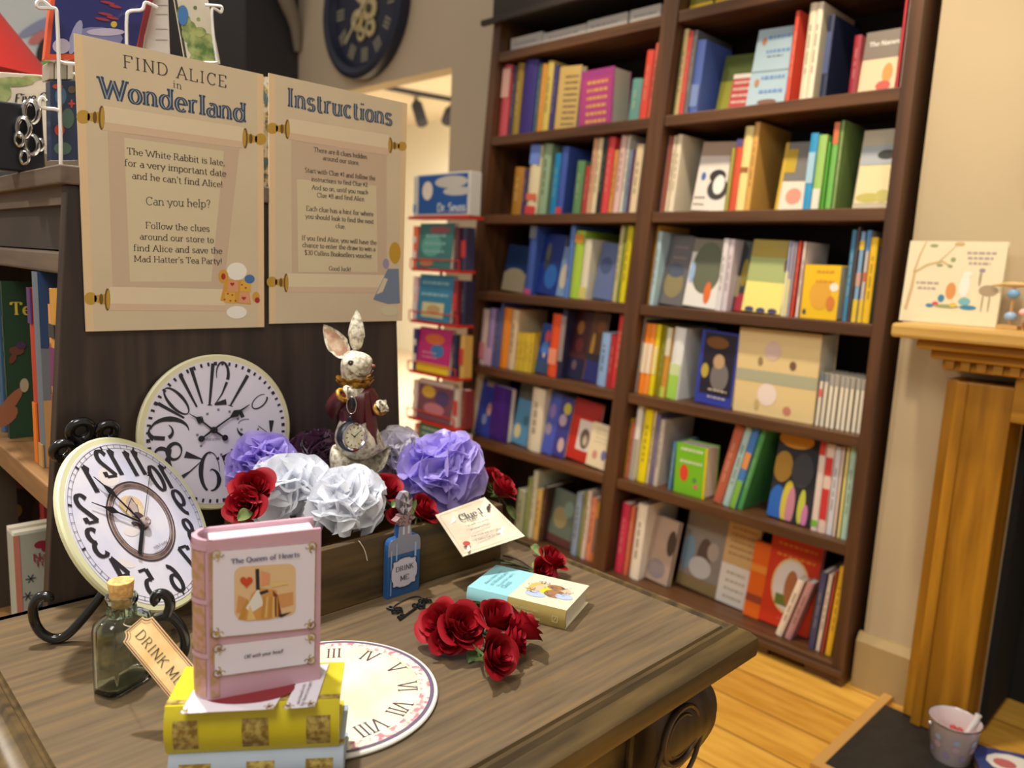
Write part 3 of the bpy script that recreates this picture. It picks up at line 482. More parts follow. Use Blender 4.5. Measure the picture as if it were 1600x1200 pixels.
S['R', 3] = [('s', 998, 1005, 350, (226, 158, 62), 'orange tan spine'), ('s', 1005, 1013, 351, (234, 172, 60), 'golden orange spine'), ('s', 1013, 1020, 362, (176, 206, 216), 'slim pale blue spine'), ('f', 1022, 1064, 368, (104, 102, 106), 'dark grey picture cover', [('e', .5, .3, .4, .2, (140, 130, 90)), ('l', .3, .7, .85, .85, 2, (150, 130, 120)), ('e', .5, .5, .35, .1, (80, 90, 110))], .014, .03),
  ('f', 1066, 1120, 374, (226, 226, 222), 'white cover with dark oval and orange spot', [('r', 0, .8, 1, 1, (130, 126, 110)), ('e', .5, .58, .42, .38, (98, 104, 84)), ('e', .64, .22, .1, .16, (220, 110, 40)), ('e', .1, .5, .08, .16, (150, 180, 220))], .014, .02), ('s', 1117, 1125, 373, (226, 222, 226), 'white spine'), ('s', 1125, 1133, 374, (216, 206, 216), 'lilac white spine'), ('f', 1136, 1159, 376, (44, 56, 60), 'dark cover with a red base', [('e', .6, .55, .3, .2, (150, 130, 40)), ('r', .2, 0, 1, .25, (170, 40, 60)), ('r', 0, .2, .4, .5, (150, 140, 110))], .014, .04),
  ('f', 1158, 1218, 375, (166, 146, 44), 'olive and pale yellow banded cover', [('r', 0, 0, 1, .42, (244, 226, 128)), ('r', 0, .42, 1, .76, (164, 178, 116)), ('e', .95, .66, .06, .09, (110, 80, 60)), ('e', .2, .03, .12, .04, (60, 60, 110)), ('e', .5, .025, .12, .04, (60, 60, 110)), ('e', .8, .03, .12, .04, (60, 60, 110))], .02, .015), ('s', 1218, 1223, 377, (176, 180, 220), 'lilac spine', ((0, .6, (230, 226, 180)),)), ('s', 1223, 1228, 378, (196, 190, 214), 'pale lilac spine', ((0, .5, (232, 222, 170)),)), ('s', 1228, 1232, 379, (206, 196, 210), 'pale spine'), ('s', 1233, 1239, 377, (216, 70, 50), 'slim red spine'), ('s', 1240, 1246, 378, (232, 214, 206), 'slim white spine'),
  ('f', 1250, 1306, 412, (240, 196, 36), 'low yellow cover with white sticker', [('e', .5, .45, .3, .28, (226, 170, 60)), ('e', .86, .6, .12, .08, (240, 236, 220)), ('e', .8, .3, .12, .14, (210, 130, 60)), ('l', .35, .72, .85, .9, 2, (214, 150, 50)), ('e', .1, .12, .05, .05, (60, 60, 90))], .05, .005), ('s', 1313, 1322, 359, (70, 130, 170), 'tall teal blue spine'), ('s', 1322, 1328, 355, (96, 80, 76), 'dark grey brown spine'), ('s', 1328, 1337, 362, (130, 170, 206), 'striped blue and yellow spine', ((0, .25, (230, 196, 60)), (.4, .55, (200, 160, 140)), (.8, .9, (230, 196, 60)))), ('s', 1337, 1345, 360, (200, 190, 190), 'striped white and yellow spine', ((0, .25, (230, 196, 60)), (.45, .55, (190, 110, 80)), (.78, 1, (90, 150, 206)))), ('s', 1346, 1357, 371, (242, 196, 36), 'yellow spine'), ('s', 1358, 1362, 385, (40, 66, 66), 'thin dark green spine')]
S['L', 2] = [('s', 747, 756, 483, (216, 196, 190), 'pinkish white spine', ((.1, .4, (220, 140, 150)),)), ('s', 757, 766, 482, (170, 150, 206), 'lilac spine', ((0, .3, (226, 190, 220)),)), ('s', 767, 773, 486, (92, 96, 140), 'slate spine'), ('s', 773, 777, 471, (96, 124, 200), 'tall thin blue spine'), ('s', 778, 790, 481, (236, 140, 34), 'bright orange spine'), ('s', 791, 802, 484, (216, 196, 160), 'beige spine with picture cover'), ('s', 803, 808, 520, (216, 186, 60), 'yellow paperback spine'), ('s', 808, 813, 520, (220, 192, 60), 'yellow paperback spine'), ('s', 813, 818, 520, (214, 186, 54), 'yellow paperback spine'), ('s', 818, 823, 521, (222, 194, 64), 'yellow paperback spine'), ('s', 823, 828, 521, (214, 186, 54), 'yellow paperback spine'),
  ('f', 831, 854, 506, (44, 72, 150), 'blue cover with red and white figure', [('e', .55, .75, .2, .12, (216, 80, 100)), ('e', .5, .5, .3, .14, (80, 130, 220)), ('e', .5, .36, .08, .05, (220, 200, 180)), ('r', 0, 0, 1, .25, (50, 80, 120))], .014, .03), ('s', 853, 867, 491, (230, 84, 36), 'red orange spine', ((.2, .45, (236, 150, 120)),)), ('s', 868, 876, 477, (40, 40, 70), 'navy spine with white lettering', ((.25, .9, (150, 140, 140)),)), ('f', 878, 908, 476, (70, 30, 36), 'dark red and navy picture cover', [('r', 0, 0, 1, .3, (24, 22, 60)), ('e', .5, .5, .25, .1, (110, 40, 50)), ('e', .4, .75, .2, .1, (150, 100, 40)), ('e', .4, .2, .15, .07, (100, 80, 90))], .014, .03), ('f', 908, 931, 478, (96, 60, 30), 'brown and navy picture cover', [('r', .1, 0, 1, .32, (36, 40, 110)), ('e', .3, .5, .12, .2, (196, 150, 60)), ('e', .7, .8, .3, .1, (120, 76, 30)), ('r', 0, .3, 1, .4, (40, 34, 44))], .014, .03),
  ('s', 931, 944, 520, (142, 178, 226), 'pale blue spine'), ('s', 945, 953, 523, (176, 44, 50), 'dark red spine'), ('s', 954, 965, 490, (226, 64, 66), 'bright red spine by the divider')]
S['R', 2] = [('s', 979, 989, 495, (236, 226, 196), 'white spine'), ('s', 990, 994, 500, (70, 70, 130), 'thin navy spine'), ('s', 995, 1003, 505, (246, 140, 40), 'orange and white spine', ((.3, .72, (240, 226, 200)),)), ('s', 1003, 1011, 506, (248, 150, 60), 'orange and cream spine', ((.3, .72, (244, 230, 204)),)), ('s', 1012, 1019, 507, (232, 214, 30), 'yellow spine', ((.3, .7, (240, 226, 150)),)), ('s', 1022, 1029, 509, (132, 130, 30), 'olive spine'), ('s', 1030, 1038, 512, (206, 150, 60), 'mustard spine', ((.6, 1, (216, 216, 190)), (0, .15, (196, 206, 90)))), ('s', 1040, 1057, 512, (232, 238, 240), 'white spine fading to green', ((0, .34, (164, 214, 86)), (.34, .5, (206, 226, 170)))),
  ('f', 1084, 1141, 518, (52, 66, 170), 'blue bordered cover with dark scene', [('r', .1, .14, .95, .98, (34, 30, 48)), ('e', .6, .4, .24, .2, (120, 116, 116)), ('e', .45, .85, .3, .08, (120, 80, 36)), ('e', .2, .45, .1, .1, (190, 170, 70)), ('e', .55, .6, .15, .1, (190, 160, 120)), ('l', .35, .12, .85, .22, 2, (210, 200, 180))], .03, .015), ('f', 1141, 1270, 503, (228, 204, 150), 'large cream gift box with oval medallions', [('r', .0, .38, 1, .52, (176, 176, 148)), ('e', .42, .25, .12, .13, (238, 222, 214)), ('e', .44, .76, .1, .11, (216, 190, 180)), ('e', .68, .1, .05, .05, (200, 130, 110)), ('e', .7, .62, .04, .05, (120, 90, 70)), ('e', .3, .12, .03, .06, (196, 176, 120)), ('e', .3, .63, .03, .05, (150, 130, 90))], .12, .01),
  ('s', 1271, 1278, 583, (232, 224, 206), 'slim cream paperback', ((.85, 1, (110, 120, 130)), (.55, .7, (220, 110, 110)))), ('s', 1278, 1286, 584, (226, 220, 200), 'slim white paperback', ((.85, 1, (130, 136, 140)),))]+[('s', 1287+8.2*i, 1294.7+8.2*i, 586+1.2*i, (236, 228, 208), 'white paperback with grey top', ((.8, 1, (170, 166, 158)),)) for i in range(7)]+[('s', 1345, 1351, 546, (70, 104, 180), 'slim blue spine')]
S['L', 1] = [('s', 728, 738, 580, (222, 208, 168), 'cream spine'), ('f', 739, 764, 596, (54, 76, 186), 'blue cover with small pale figure', [('e', .7, .5, .14, .12, (216, 170, 160)), ('e', .5, .3, .15, .1, (140, 160, 216)), ('r', .3, .9, .9, 1, (170, 160, 150))], .014, .012), ('f', 764, 792, 604, (78, 44, 148), 'purple cover', [('r', .7, 0, 1, 1, (64, 34, 126))], .03, .01), ('f', 796, 822, 598, (90, 150, 196), 'sky blue cover with grey top', [('r', 0, .72, 1, 1, (86, 90, 88)), ('e', .3, .2, .2, .12, (210, 206, 160)), ('e', .7, .4, .15, .08, (70, 120, 150))], .014, .03), ('s', 822, 841, 606, (228, 220, 198), 'thick white spine'),
  ('f', 845, 861, 614, (74, 92, 196), 'blue violet cover', [('e', .4, .7, .3, .12, (140, 120, 190)), ('e', .3, .4, .3, .1, (150, 140, 170))], .014, .015), ('f', 861, 880, 620, (60, 62, 150), 'blue cover with pale figure', [('e', .6, .8, .3, .1, (200, 190, 80)), ('e', .4, .6, .3, .1, (190, 170, 190)), ('e', .6, .2, .25, .12, (210, 180, 180))], .014, .015), ('f', 873, 924, 628, (200, 44, 26), 'red cover with white picture square', [('r', .3, .18, .86, .68, (232, 220, 216)), ('e', .58, .38, .17, .17, (110, 96, 84)), ('e', .6, .36, .08, .09, (206, 190, 170)), ('r', .0, .72, 1, 1, (166, 34, 34))], .016, .024), ('f', 914, 953, 666, (240, 226, 190), 'small cream cover', [('l', .2, .6, .8, .9, 4, (214, 200, 170)), ('e', .3, .28, .1, .1, (214, 150, 140)), ('e', .65, .32, .1, .12, (120, 120, 180))], .016, .004)]
S['R', 1] = [('s', 970, 975, 653, (226, 186, 60), 'slim yellow spine'), ('s', 976, 981, 660, (222, 120, 96), 'slim coral spine'), ('s', 982, 990, 625, (232, 230, 226), 'tall white spine', ((0, .55, (176, 170, 160)),)), ('s', 994, 1006, 638, (244, 226, 20), 'bright yellow spine'), ('s', 1007, 1012, 640, (226, 206, 170), 'cream spine'), ('s', 1013, 1018, 648, (130, 120, 170), 'lilac spine'), ('s', 1019, 1026, 655, (200, 190, 180), 'grey white spine with dark red cover'), ('s', 1041, 1047, 690, (90, 140, 176), 'slim teal spine'), ('f', 1050, 1100, 694, (122, 196, 40), 'green box with red and white picture', [('e', .3, .42, .14, .17, (226, 74, 50)), ('e', .65, .32, .06, .05, (80, 150, 90)), ('e', .7, .2, .07, .05, (220, 110, 120)), ('l', .15, .68, .85, .92, 2, (220, 230, 200)), ('r', .93, 0, 1, 1, (226, 200, 40))], .075, .008),
  ('s', 1112, 1126, 662, (190, 100, 76), 'leaning red brown spine', (), -12), ('s', 1128, 1138, 664, (170, 206, 206), 'leaning pale blue spine', (), -12), ('s', 1139, 1149, 664, (70, 130, 206), 'leaning blue and green spine', ((0, .35, (130, 190, 70)), (.5, .7, (226, 150, 80))), -12), ('s', 1150, 1158, 666, (80, 160, 90), 'leaning green spine with dark cover', (), -12),
  ('f', 1197, 1264, 666, (44, 46, 54), 'dark cover with blue and yellow swirls', [('e', .18, .14, .2, .24, (40, 100, 190)), ('e', .42, .2, .14, .26, (206, 190, 60)), ('e', .5, .16, .1, .24, (196, 130, 150)), ('e', .75, .2, .08, .2, (190, 196, 70)), ('e', .85, .1, .07, .14, (200, 120, 170)), ('e', .4, .93, .4, .1, (214, 150, 40)), ('e', .2, .6, .22, .18, (170, 130, 50)), ('e', .65, .6, .25, .2, (60, 62, 70))], .02, .015), ('s', 1265, 1275, 690, (228, 214, 206), 'white spine with red top', ((.85, 1, (200, 60, 56)), (.05, .12, (120, 190, 60)))), ('s', 1276, 1288, 694, (230, 206, 196), 'white spine with red blocks', ((.15, .5, (206, 56, 60)), (.65, .85, (206, 56, 60)))), ('s', 1289, 1298, 698, (214, 216, 226), 'pale blue spine'), ('s', 1299, 1305, 698, (226, 206, 190), 'pale pink spine'), ('s', 1306, 1312, 699, (236, 222, 140), 'pale yellow spine'), ('s', 1313, 1322, 698, (176, 210, 190), 'pale green spine')]
S['L', 0] = [('s', 803, 815, 765, (150, 160, 130), 'greyish green spine'), ('s', 816, 822, 745, (130, 146, 92), 'sage spine'), ('s', 823, 830, 735, (196, 200, 176), 'pale green spine'), ('s', 831, 839, 763, (206, 170, 96), 'gold spine'), ('s', 840, 846, 760, (60, 36, 32), 'dark brown spine'), ('f', 849, 889, 770, (96, 112, 104), 'muted teal picture cover', [('r', 0, 0, 1, .15, (90, 50, 50)), ('e', .4, .5, .3, .2, (150, 140, 100)), ('e', .7, .7, .2, .15, (120, 150, 140))], .014, .03), ('s', 890, 899, 769, (140, 160, 190), 'blue grey spine'), ('s', 900, 905, 767, (140, 150, 80), 'slim green spine'), ('s', 906, 912, 765, (222, 206, 196), 'pinkish white spine'), ('s', 913, 921, 776, (226, 140, 106), 'salmon spine'), ('s', 922, 928, 778, (120, 118, 116), 'grey spine', ((.7, .95, (206, 150, 60)), (0, .15, (216, 120, 60)))), ('s', 930, 939, 794, (226, 150, 40), 'orange spine by the divider')]
S['R', 0] = [('s', 958, 970, 785, (206, 50, 86), 'crimson pink spine'), ('s', 972, 978, 790, (206, 110, 80), 'coral spine'), ('s', 982, 996, 787, (240, 234, 220), 'thick white spine with grey cover'), ('f', 1000, 1044, 812, (178, 156, 142), 'beige grey picture cover', [('e', .8, .65, .16, .2, (70, 56, 50)), ('e', .4, .2, .35, .15, (140, 130, 136)), ('r', .95, 0, 1, 1, (90, 80, 74))], .014, .04), ('f', 1044, 1117, 806, (142, 136, 130), 'grey cover with a rider scene', [('e', .15, .45, .16, .22, (120, 150, 176)), ('e', .55, .45, .18, .24, (90, 74, 66)), ('e', .5, .3, .28, .14, (196, 196, 196)), ('e', .75, .55, .14, .12, (170, 160, 150)), ('r', 0, 0, 1, .16, (140, 120, 80))], .014, .09),
  ('f', 1117, 1166, 816, (206, 172, 120), 'tan and white speckled cover', [('r', 0, 0, 1, .46, (224, 220, 214)), ('l', .15, .6, .9, .9, 5, (170, 130, 86)), ('l', .2, .1, .8, .38, 4, (180, 170, 150))], .014, .08), ('f', 1160, 1184, 850, (222, 100, 26), 'narrow orange cover beside the red annual', [('r', 0, .6, 1, .7, (230, 140, 50)), ('r', 0, .2, 1, .3, (150, 60, 40))], .02, .055), ('f', 1181, 1262, 846, (204, 54, 28), 'red annual with round picture', [('e', .5, .47, .37, .31, (226, 196, 140)), ('e', .5, .47, .33, .28, (222, 216, 214)), ('r', .25, .24, .75, .36, (104, 120, 50)), ('e', .52, .45, .13, .2, (176, 110, 66)), ('l', .15, .8, .9, .92, 2, (226, 130, 40)), ('l', .35, .06, .8, .1, 1, (226, 110, 110))], .026, .056),
  ('s', 1210, 1220, 900, (240, 224, 206), 'leaning white book', (), -15), ('s', 1224, 1234, 903, (190, 140, 140), 'leaning pink grey book', (), -15), ('s', 1262, 1271, 892, (70, 72, 110), 'leaning navy spine', (), -3.5), ('s', 1272, 1280, 896, (226, 206, 190), 'leaning white spine', (), -3.5), ('s', 1281, 1286, 890, (190, 80, 60), 'leaning thin red spine', (), -3.5), ('s', 1288, 1297, 884, (236, 186, 40), 'yellow spine by the right panel', (), -3)]
for (bay, k), items in S.items():
    z = ZS[k]+.0004; HM = (ZS[k+1]-.036 if k < 6 else 2.14)-z-.006
    lo_, hi_ = (yD(z)+.001, yL(z)-.043) if bay == 'L' else (YR+.037, yD(z)-.063)
    cur, prev, pb = hi_, .0075, 0.
    shear = lambda y: math.atan(.0745*min(1, max(0, (y-YR-.036)/(yD(z)-YR-.1))))
    for i, it in enumerate(items):
        kd, x0, x1, yt, col, words = it[:6]
        where = f'{ORD[i]} from left, {BAY[bay]}, {ROWN[k]}' ; grp = f'books on the {ROWN[k]} of the {BAY[bay]}'
        back = {'s': .004, 'b': .02}.get(kd, it[8] if kd == 'f' else 0); th = .2 if kd == 'b' else it[7] if kd == 'f' else 0
        X = XB+.034+back; Ya, Yb = y_at(x1, X, z), y_at(x0, X, z); boxy = kd == 'b' or th >= .05
        infront = (kd == 'f' and pb >= back+th) or 'leaning white book' in words or 'leaning pink' in words; Yb = Yb if infront else min(Yb, cur-(prev if boxy else 0)-.0008); Ya = max(min(Ya, Yb-.004), lo_); Yb = max(Yb, Ya+.004)
        h = min(z_at(yt, X, (Ya+Yb)/2)-z, HM); lean = it[7] if kd == 's' and len(it) > 7 else 0
        rot = math.radians(-lean) if lean else 0 if boxy else shear((Ya+Yb)/2)
        h = min(h/math.cos(rot), (HM-(Yb-Ya)*math.sin(rot))/math.cos(rot))
        if lean: Ya = max(Ya, YR+.038+h*math.sin(rot))
        cur = min(cur, Ya); prev = h*math.sin(rot); pb = back if kd == 'f' else 0
        if kd == 's':
            X += random.uniform(0, .006); tt = Yb-Ya-.0008 if not lean else max(.006, (y_at(x0, X, z)-y_at(x1, X, z))*math.cos(rot)-.001)
            M = Mx.Translation((X, Ya+.0004, z)) @ Mx.Rotation(rot, 4, 'X')
            spine_book(M, min(.26, XD-.016-X, max(.13, h*random.uniform(.68, .85))) if lean > -14 else .046, h, tt, col, 'book', f'{words if "book" in words or "paperback" in words else words+" book"}, {where}', grp, it[6] if len(it) > 6 else ())
        else:
            w_ = Yb-Ya; a = 0 if th > .028 else math.radians(7)
            Bs = Mx(((0, math.cos(a), math.sin(a), 0), (-1, 0, 0, 0), (0, -math.sin(a), math.cos(a), 0), (0, 0, 0, 1)))
            M = Mx.Translation((X, Ya, z+.0003+th*math.sin(a))) @ Mx.Rotation(rot, 4, 'X') @ Mx.Translation((0, w_, 0)) @ Bs; h = (h-.004)/math.cos(a)
            if kd == 'b':
                t = thing('boxed_book', f'{words}, {where}', 'boxed book', M.translation, grp); MB(M).box((0, 0, 0), (w_, th, h)).build('slipcase', mat(col, .5), t, bevel=.002); pic(M, w_, h, it[6:], t)
            else:
                face_book(M, w_, h, th, col, 'gift_box' if 'gift' in words else 'book', f'{words}, {where}', grp, it[6], 'box' if 'box ' in words else 'book')
# ================================================================== spinner rack of books beside the bookcase
RED = mat((196, 44, 30), .4); WIRE = mat((150, 40, 34), .35)
XR = 2.03; sy = (y_at(640, XR, 1.2)+y_at(722, XR, 1.2))/2; hw = .16
t = thing('spinner_rack', 'red metal book spinner rack in front of the doorway beside the bookcase', 'book rack', (XR+.04, sy, 0))
tiers = [.19, .51, .735, .975, 1.195]
tz = []
for i, (yb, px) in enumerate(((700, 690), (655, 685), (580, 690), (498, 690), (414, 690))): p = on(0, XR+.01, px, yb); tz.append(p.z)
MB().tube([(XR+.077, sy+.05, 0.03), (XR+.077, sy+.05, tz[-1]+.17)], .007, 12).build('post', RED, t)
MB().lathe([(.085, 0), (.085, .02), (.03, .035)], 24, fn=lambda x, y, z: (XR+.06+x, sy+y*1.6, z)).build('base', RED, t, smooth=40)
for z in tz:
    b = MB(); b.box((XR, sy-hw, z-.03), (XR+.085, sy+hw, z-.018)); b.tube([(XR-.004, sy-hw, z+.02), (XR-.004, sy+hw, z+.02)], .003, 6); b.tube([(XR-.004, sy+hw, z-.02), (XR-.004, sy+hw, z+.02)], .003, 6); b.tube([(XR-.004, sy-hw, z-.02), (XR-.004, sy-hw, z+.02)], .003, 6)
    b.build('tray', RED, t)
zt_ = z_at(338, XR+.02, sy); MB().box((XR, sy-.2, zt_-.012), (XR+.085, sy+.19, zt_)).build('top_plate', RED, t)
faces = [((70, 130, 96), 'green and white', [('l', .1, .6, .9, .85, 2, (230, 230, 220)), ('e', .5, .3, .3, .2, (170, 60, 60))]), ((120, 70, 90), 'purple and red patterned', [('e', .3, .7, .2, .15, (210, 170, 60)), ('e', .7, .6, .2, .2, (80, 60, 110)), ('e', .5, .3, .3, .15, (190, 120, 130)), ('r', 0, .88, 1, 1, (210, 190, 180))]), ((190, 40, 120), 'magenta with yellow base', [('r', 0, 0, 1, .2, (236, 206, 40)), ('e', .6, .5, .2, .15, (60, 120, 180)), ('e', .5, .75, .3, .12, (220, 110, 60)), ('l', .15, .35, .6, .45, 2, (230, 170, 200))]), ((50, 130, 170), 'sky blue with cream picture', [('r', .15, .08, .8, .4, (206, 206, 160)), ('l', .1, .6, .9, .85, 2, (150, 200, 214)), ('e', .5, .25, .2, .1, (190, 160, 110))]), ((60, 120, 120), 'teal patterned', [('e', .4, .5, .3, .25, (90, 160, 150)), ('l', .2, .4, .8, .75, 3, (130, 180, 180)), ('e', .6, .85, .3, .08, (150, 90, 90)), ('e', .3, .12, .2, .08, (190, 120, 90))])]
tn = ['lowest tier', 'second tier up', 'third tier up', 'fourth tier up', 'top tier']
tops = [668, 590, 507, 423, 342]
for i, z in enumerate(tz):
    X = XR+.008; x1, x0 = ((700, 653), (703, 650), (700, 650), (702, 650), (703, 650))[i]
    Ya, Yb = y_at(x1, X, z), y_at(x0, X, z); h = z_at(tops[i], X, (Ya+Yb)/2)-z
    if i == 0: h = .2
    if i < 4: h = min(h, tz[i+1]-z-.022)
    a = math.radians(6); M = Mx.Translation((X, Yb, z-.0155)) @ Mx(((0, math.cos(a), math.sin(a), 0), (-1, 0, 0, 0), (0, -math.sin(a), math.cos(a), 0), (0, 0, 0, 1)))
    face_book(M, Yb-Ya, h, .02, faces[i][0], 'book', f'{faces[i][1]} book facing out, {tn[i]} of the red spinner rack', 'books facing out on the spinner rack', faces[i][2])
    for j in range(2):
        M = Mx.Translation((XR+.022+.016*j, Ya-.0325-.031*j, z-.0175))
        c = [[(60, 40, 40), (200, 190, 180), (40, 40, 80), (130, 40, 50), (90, 50, 60)], [(216, 206, 196), (120, 40, 40), (206, 170, 90), (40, 40, 70), (60, 60, 90)]][j][i]
        spine_book(M, .045, h*.92, .028, c, 'book', f'{"outer" if j else "inner"} side book, {tn[i]} of the red spinner rack', 'books on the side of the spinner rack', ((.3, .7, (200, 60, 60)),) if (i+j) % 2 else ())
    M = Mx.Translation((XR+.012, Yb+.003, z-.0175)); spine_book(M, .06, h*.94, .026, [(216, 110, 100), (226, 206, 196), (60, 60, 120), (226, 190, 190), (226, 110, 80)][i], 'book', f'leftmost edge book, {tn[i]} of the red spinner rack', 'books on the left of the spinner rack', ((.2, .4, (230, 226, 220)), (.6, .75, (230, 226, 220))))
X = XR+.005; z = zt_+.0004; Ya, Yb = y_at(733, X, z), y_at(650, X, z); h = z_at(270, X, (Ya+Yb)/2)-z
M = Mx.Translation((X, Yb, z)) @ Mx(((0, 1, 0, 0), (-1, 0, 0, 0), (0, 0, 1, 0), (0, 0, 0, 1))); w_ = Yb-Ya
t = thing('boxed_book_set', 'blue and white boxed book set on top of the red spinner rack', 'boxed book', M.translation); MB(M).box((0, 0, 0), (w_, .06, h)).build('slipcase', mat((206, 206, 204), .5), t, bevel=.003)
pic(M, w_, h, [('r', .04, .05, .96, .96, (24, 84, 160)), ('e', .66, .78, .3, .14, (190, 190, 186)), ('e', .78, .56, .26, .1, (190, 190, 186)), ('e', .22, .6, .1, .22, (226, 216, 206)), ('t', 'Dr. Seuss', .42, .94, .1, (214, 222, 230))], t)
M = Mx.Translation((X+.01, Yb+.005, z)); spine_book(M, .06, h*.97, .026, (200, 206, 200), 'book', 'pale book standing left of the boxed set on the spinner rack top', 'books on the spinner rack top', ((.1, .3, (120, 150, 190)),))
# ================================================================== display table
TZ = .76
WT = mat2((86, 71, 52), (126, 100, 63), 8, .26, .78, .36, detail=10, stretch=(.9, 18, 16), c3=(105, 88, 65), bump=.05)
WD = mat2((64, 51, 32), (106, 84, 48), 4, .35, .7, .35, detail=8, stretch=(1.5, 14, 14), bump=.05)
WDY = mat2((50, 38, 28), (82, 62, 40), 4, .35, .7, .4, detail=8, stretch=(12, 12, 1.5), bump=.08)
t = thing('display_table', 'dark stained wooden display table with moulded edge and carved legs', 'table', (.5, .73, 0))
x0, x1, y0, y1 = .150, .848, .449, 1.016
prof = [(-.004, TZ), (-.002, TZ-.003), (.001, TZ-.002), (.003, TZ+.0018), (.008, TZ+.0022), (.012, TZ-.003), (.022, TZ-.006), (.030, TZ-.014), (.032, TZ-.026), (.030, TZ-.038), (.024, TZ-.044), (.006, TZ-.048), (-.02, TZ-.048)]
b = MB(); b.box((x0-.004+.008, y0+.004, TZ-.03), (x1-.004, y1-.004, TZ)); b.build('top', WT, t)
b = MB(); vs = []; fs = []
for d, z in prof: vs += [(x0-d, y0-d, z), (x1+d, y0-d, z), (x1+d, y1+min(d, .0), z), (x0-d, y1+min(d, 0), z)]
for j in range(len(prof)-1):
    for i in range(4): fs.append((j*4+i, (j+1)*4+i, (j+1)*4+(i+1) % 4, j*4+(i+1) % 4))
fs.append(tuple(range((len(prof)-1)*4, len(prof)*4))); b.add(vs, fs); b.build('edge_moulding', WD, t, smooth=35)
b = MB(); b.box((x0+.05, y0+.035, .58), (x1-.05, y0+.055, .712)).box((x0+.05, y1-.06, .58), (x1-.05, y1-.04, .712)).box((x0+.035, y0+.05, .58), (x0+.055, y1-.05, .712)).box((x1-.055, y0+.05, .58), (x1-.035, y1-.05, .712))
b.build('apron', WD, t)
b = MB()
for xa, xb in ((.24, .46), (.50, .71)):
    for p, q in (((xa, .60), (xb, .608)), ((xa, .69), (xb, .698)), ((xa, .60), (xa+.01, .698)), ((xb-.01, .60), (xb, .698))): b.box((p[0], y0+.026, p[1]), (q[0], y0+.036, q[1]))
b.build('apron_moulding', WD, t, bevel=.003)
prf = [(.712, .052, .0), (.70, .058, .004), (.675, .066, .010), (.645, .068, .011), (.615, .062, .006), (.585, .052, -.004), (.55, .042, -.016), (.49, .033, -.024), (.38, .027, -.026), (.28, .024, -.022), (.16, .024, -.014), (.07, .028, -.006), (.03, .036, .002), (0, .036, .002)]
prf = [tuple(p) for p in smoothline(prf, 4)]
for sxx, syy in ((1, -1), (-1, -1), (1, 1), (-1, 1)):
    cx = (x1-.086) if sxx > 0 else (x0+.086); cy = (y0+.062) if syy < 0 else (y1-.08)
    b = MB(); n = 64; vs = []
    for z, s, o_ in prf:
        for i in range(n):
            a = 2*PI*i/n; ca, sa = math.cos(a), math.sin(a); e = .38
            x = math.copysign(abs(ca)**e, ca)*s; y = math.copysign(abs(sa)**e, sa)*s
            if .3 < z < .71 and sxx*ca > .2 and syy*sa > .2: rr = 1+.035*math.cos(i*2*PI/4); x *= rr; y *= rr
            vs.append((cx+x+sxx*o_, cy+y+(o_ if syy > 0 else -o_)*(.55), z))
    fs = [(j*n+i, (j+1)*n+i, (j+1)*n+(i+1) % n, j*n+(i+1) % n) for j in range(len(prf)-1) for i in range(n)]
    b.add(vs, fs+[tuple(range(n)), tuple(range(len(prf)*n-1, (len(prf)-1)*n-1, -1))]); lg = b.build('leg', WDY, t, smooth=35)
    if syy < 0:
        b = MB(); yf = cy-.068-.006
        for r, w_ in ((.036, .0035), (.026, .002)): b.tube([(cx-.012*sxx+r*math.cos(2*PI*i/28), yf+.004, .655+r*math.sin(2*PI*i/28)) for i in range(28)], w_, 6, closed=True)
        b.tube(smoothline([(cx-.012*sxx-.036*sxx, yf+.004, .655), (cx-.06*sxx, yf+.008, .60), (cx-.03*sxx, yf+.012, .56), (cx+.02*sxx, yf+.006, .60), (cx+.036*sxx, yf+.004, .64)], 6), .003, 6)
        b.build('carved_scroll', WDY, lg, smooth=60)
# ================================================================== trapezoid gondola with the posters
UD = mat2((44, 34, 28), (66, 52, 42), 5, .35, .7, .5, stretch=(14, 14, .8), detail=8); UL = mat2((92, 76, 64), (116, 98, 80), 5, .35, .7, .55, stretch=(14, .8, 14), detail=8)
US = mat2((120, 86, 48), (150, 110, 66), 5, .35, .7, .5, stretch=(14, .8, 14))
YP = 1.02; xl = lambda z: .23+(z-.762)*.0807; xr = lambda z: .745-(z-1.097)*.0615
t = thing('display_unit', 'dark wooden double-sided display unit with sloping sides behind the table', 'shelf unit', (.49, 1.5, 0)); YE = 2.05
def slab(z0, z1, ya, yb, ins=0, xa=None, xb=None, b=None):
    b = b or MB(); L = (lambda z: xl(z)+ins) if xa is None else xa; R = (lambda z: xr(z)-ins) if xb is None else xb
    return b.hexa([(L(z0), ya, z0), (R(z0), ya, z0), (R(z0), yb, z0), (L(z0), yb, z0), (L(z1), ya, z1), (R(z1), ya, z1), (R(z1), yb, z1), (L(z1), yb, z1)])
slab(0, 1.268, YP, YP+.022).build('end_panel', UD, t, bevel=.0015); slab(0, 1.268, YE-.02, YE).build('end_panel', UD, t)
MB().box((.262, YP-.004, 1.268), (.748, YE+.004, 1.29)).build('top_board', UL, t, bevel=.002)
slab(0.02, 1.268, YP+.022, YE-.02, xa=lambda z: .487, xb=lambda z: .507).build('centre_panel', mat((28, 24, 24), .7), t)
for zz in (.905, .612, .30, .03): slab(zz-.03, zz, YP+.022, YE-.02).build('shelf', US if zz > .5 else UD, t, bevel=.002)
slab(1.192, 1.246, YP+.022, YE-.02, .014).build('drawer_panel', mat((58, 48, 44), .5), t); slab(1.246, 1.268, YP+.022, YE-.02, .004).build('top_rail', UL, t)
slab(1.164, 1.190, YP+.022, YE-.02, .0).build('shelf_rail', UL, t, bevel=.003)
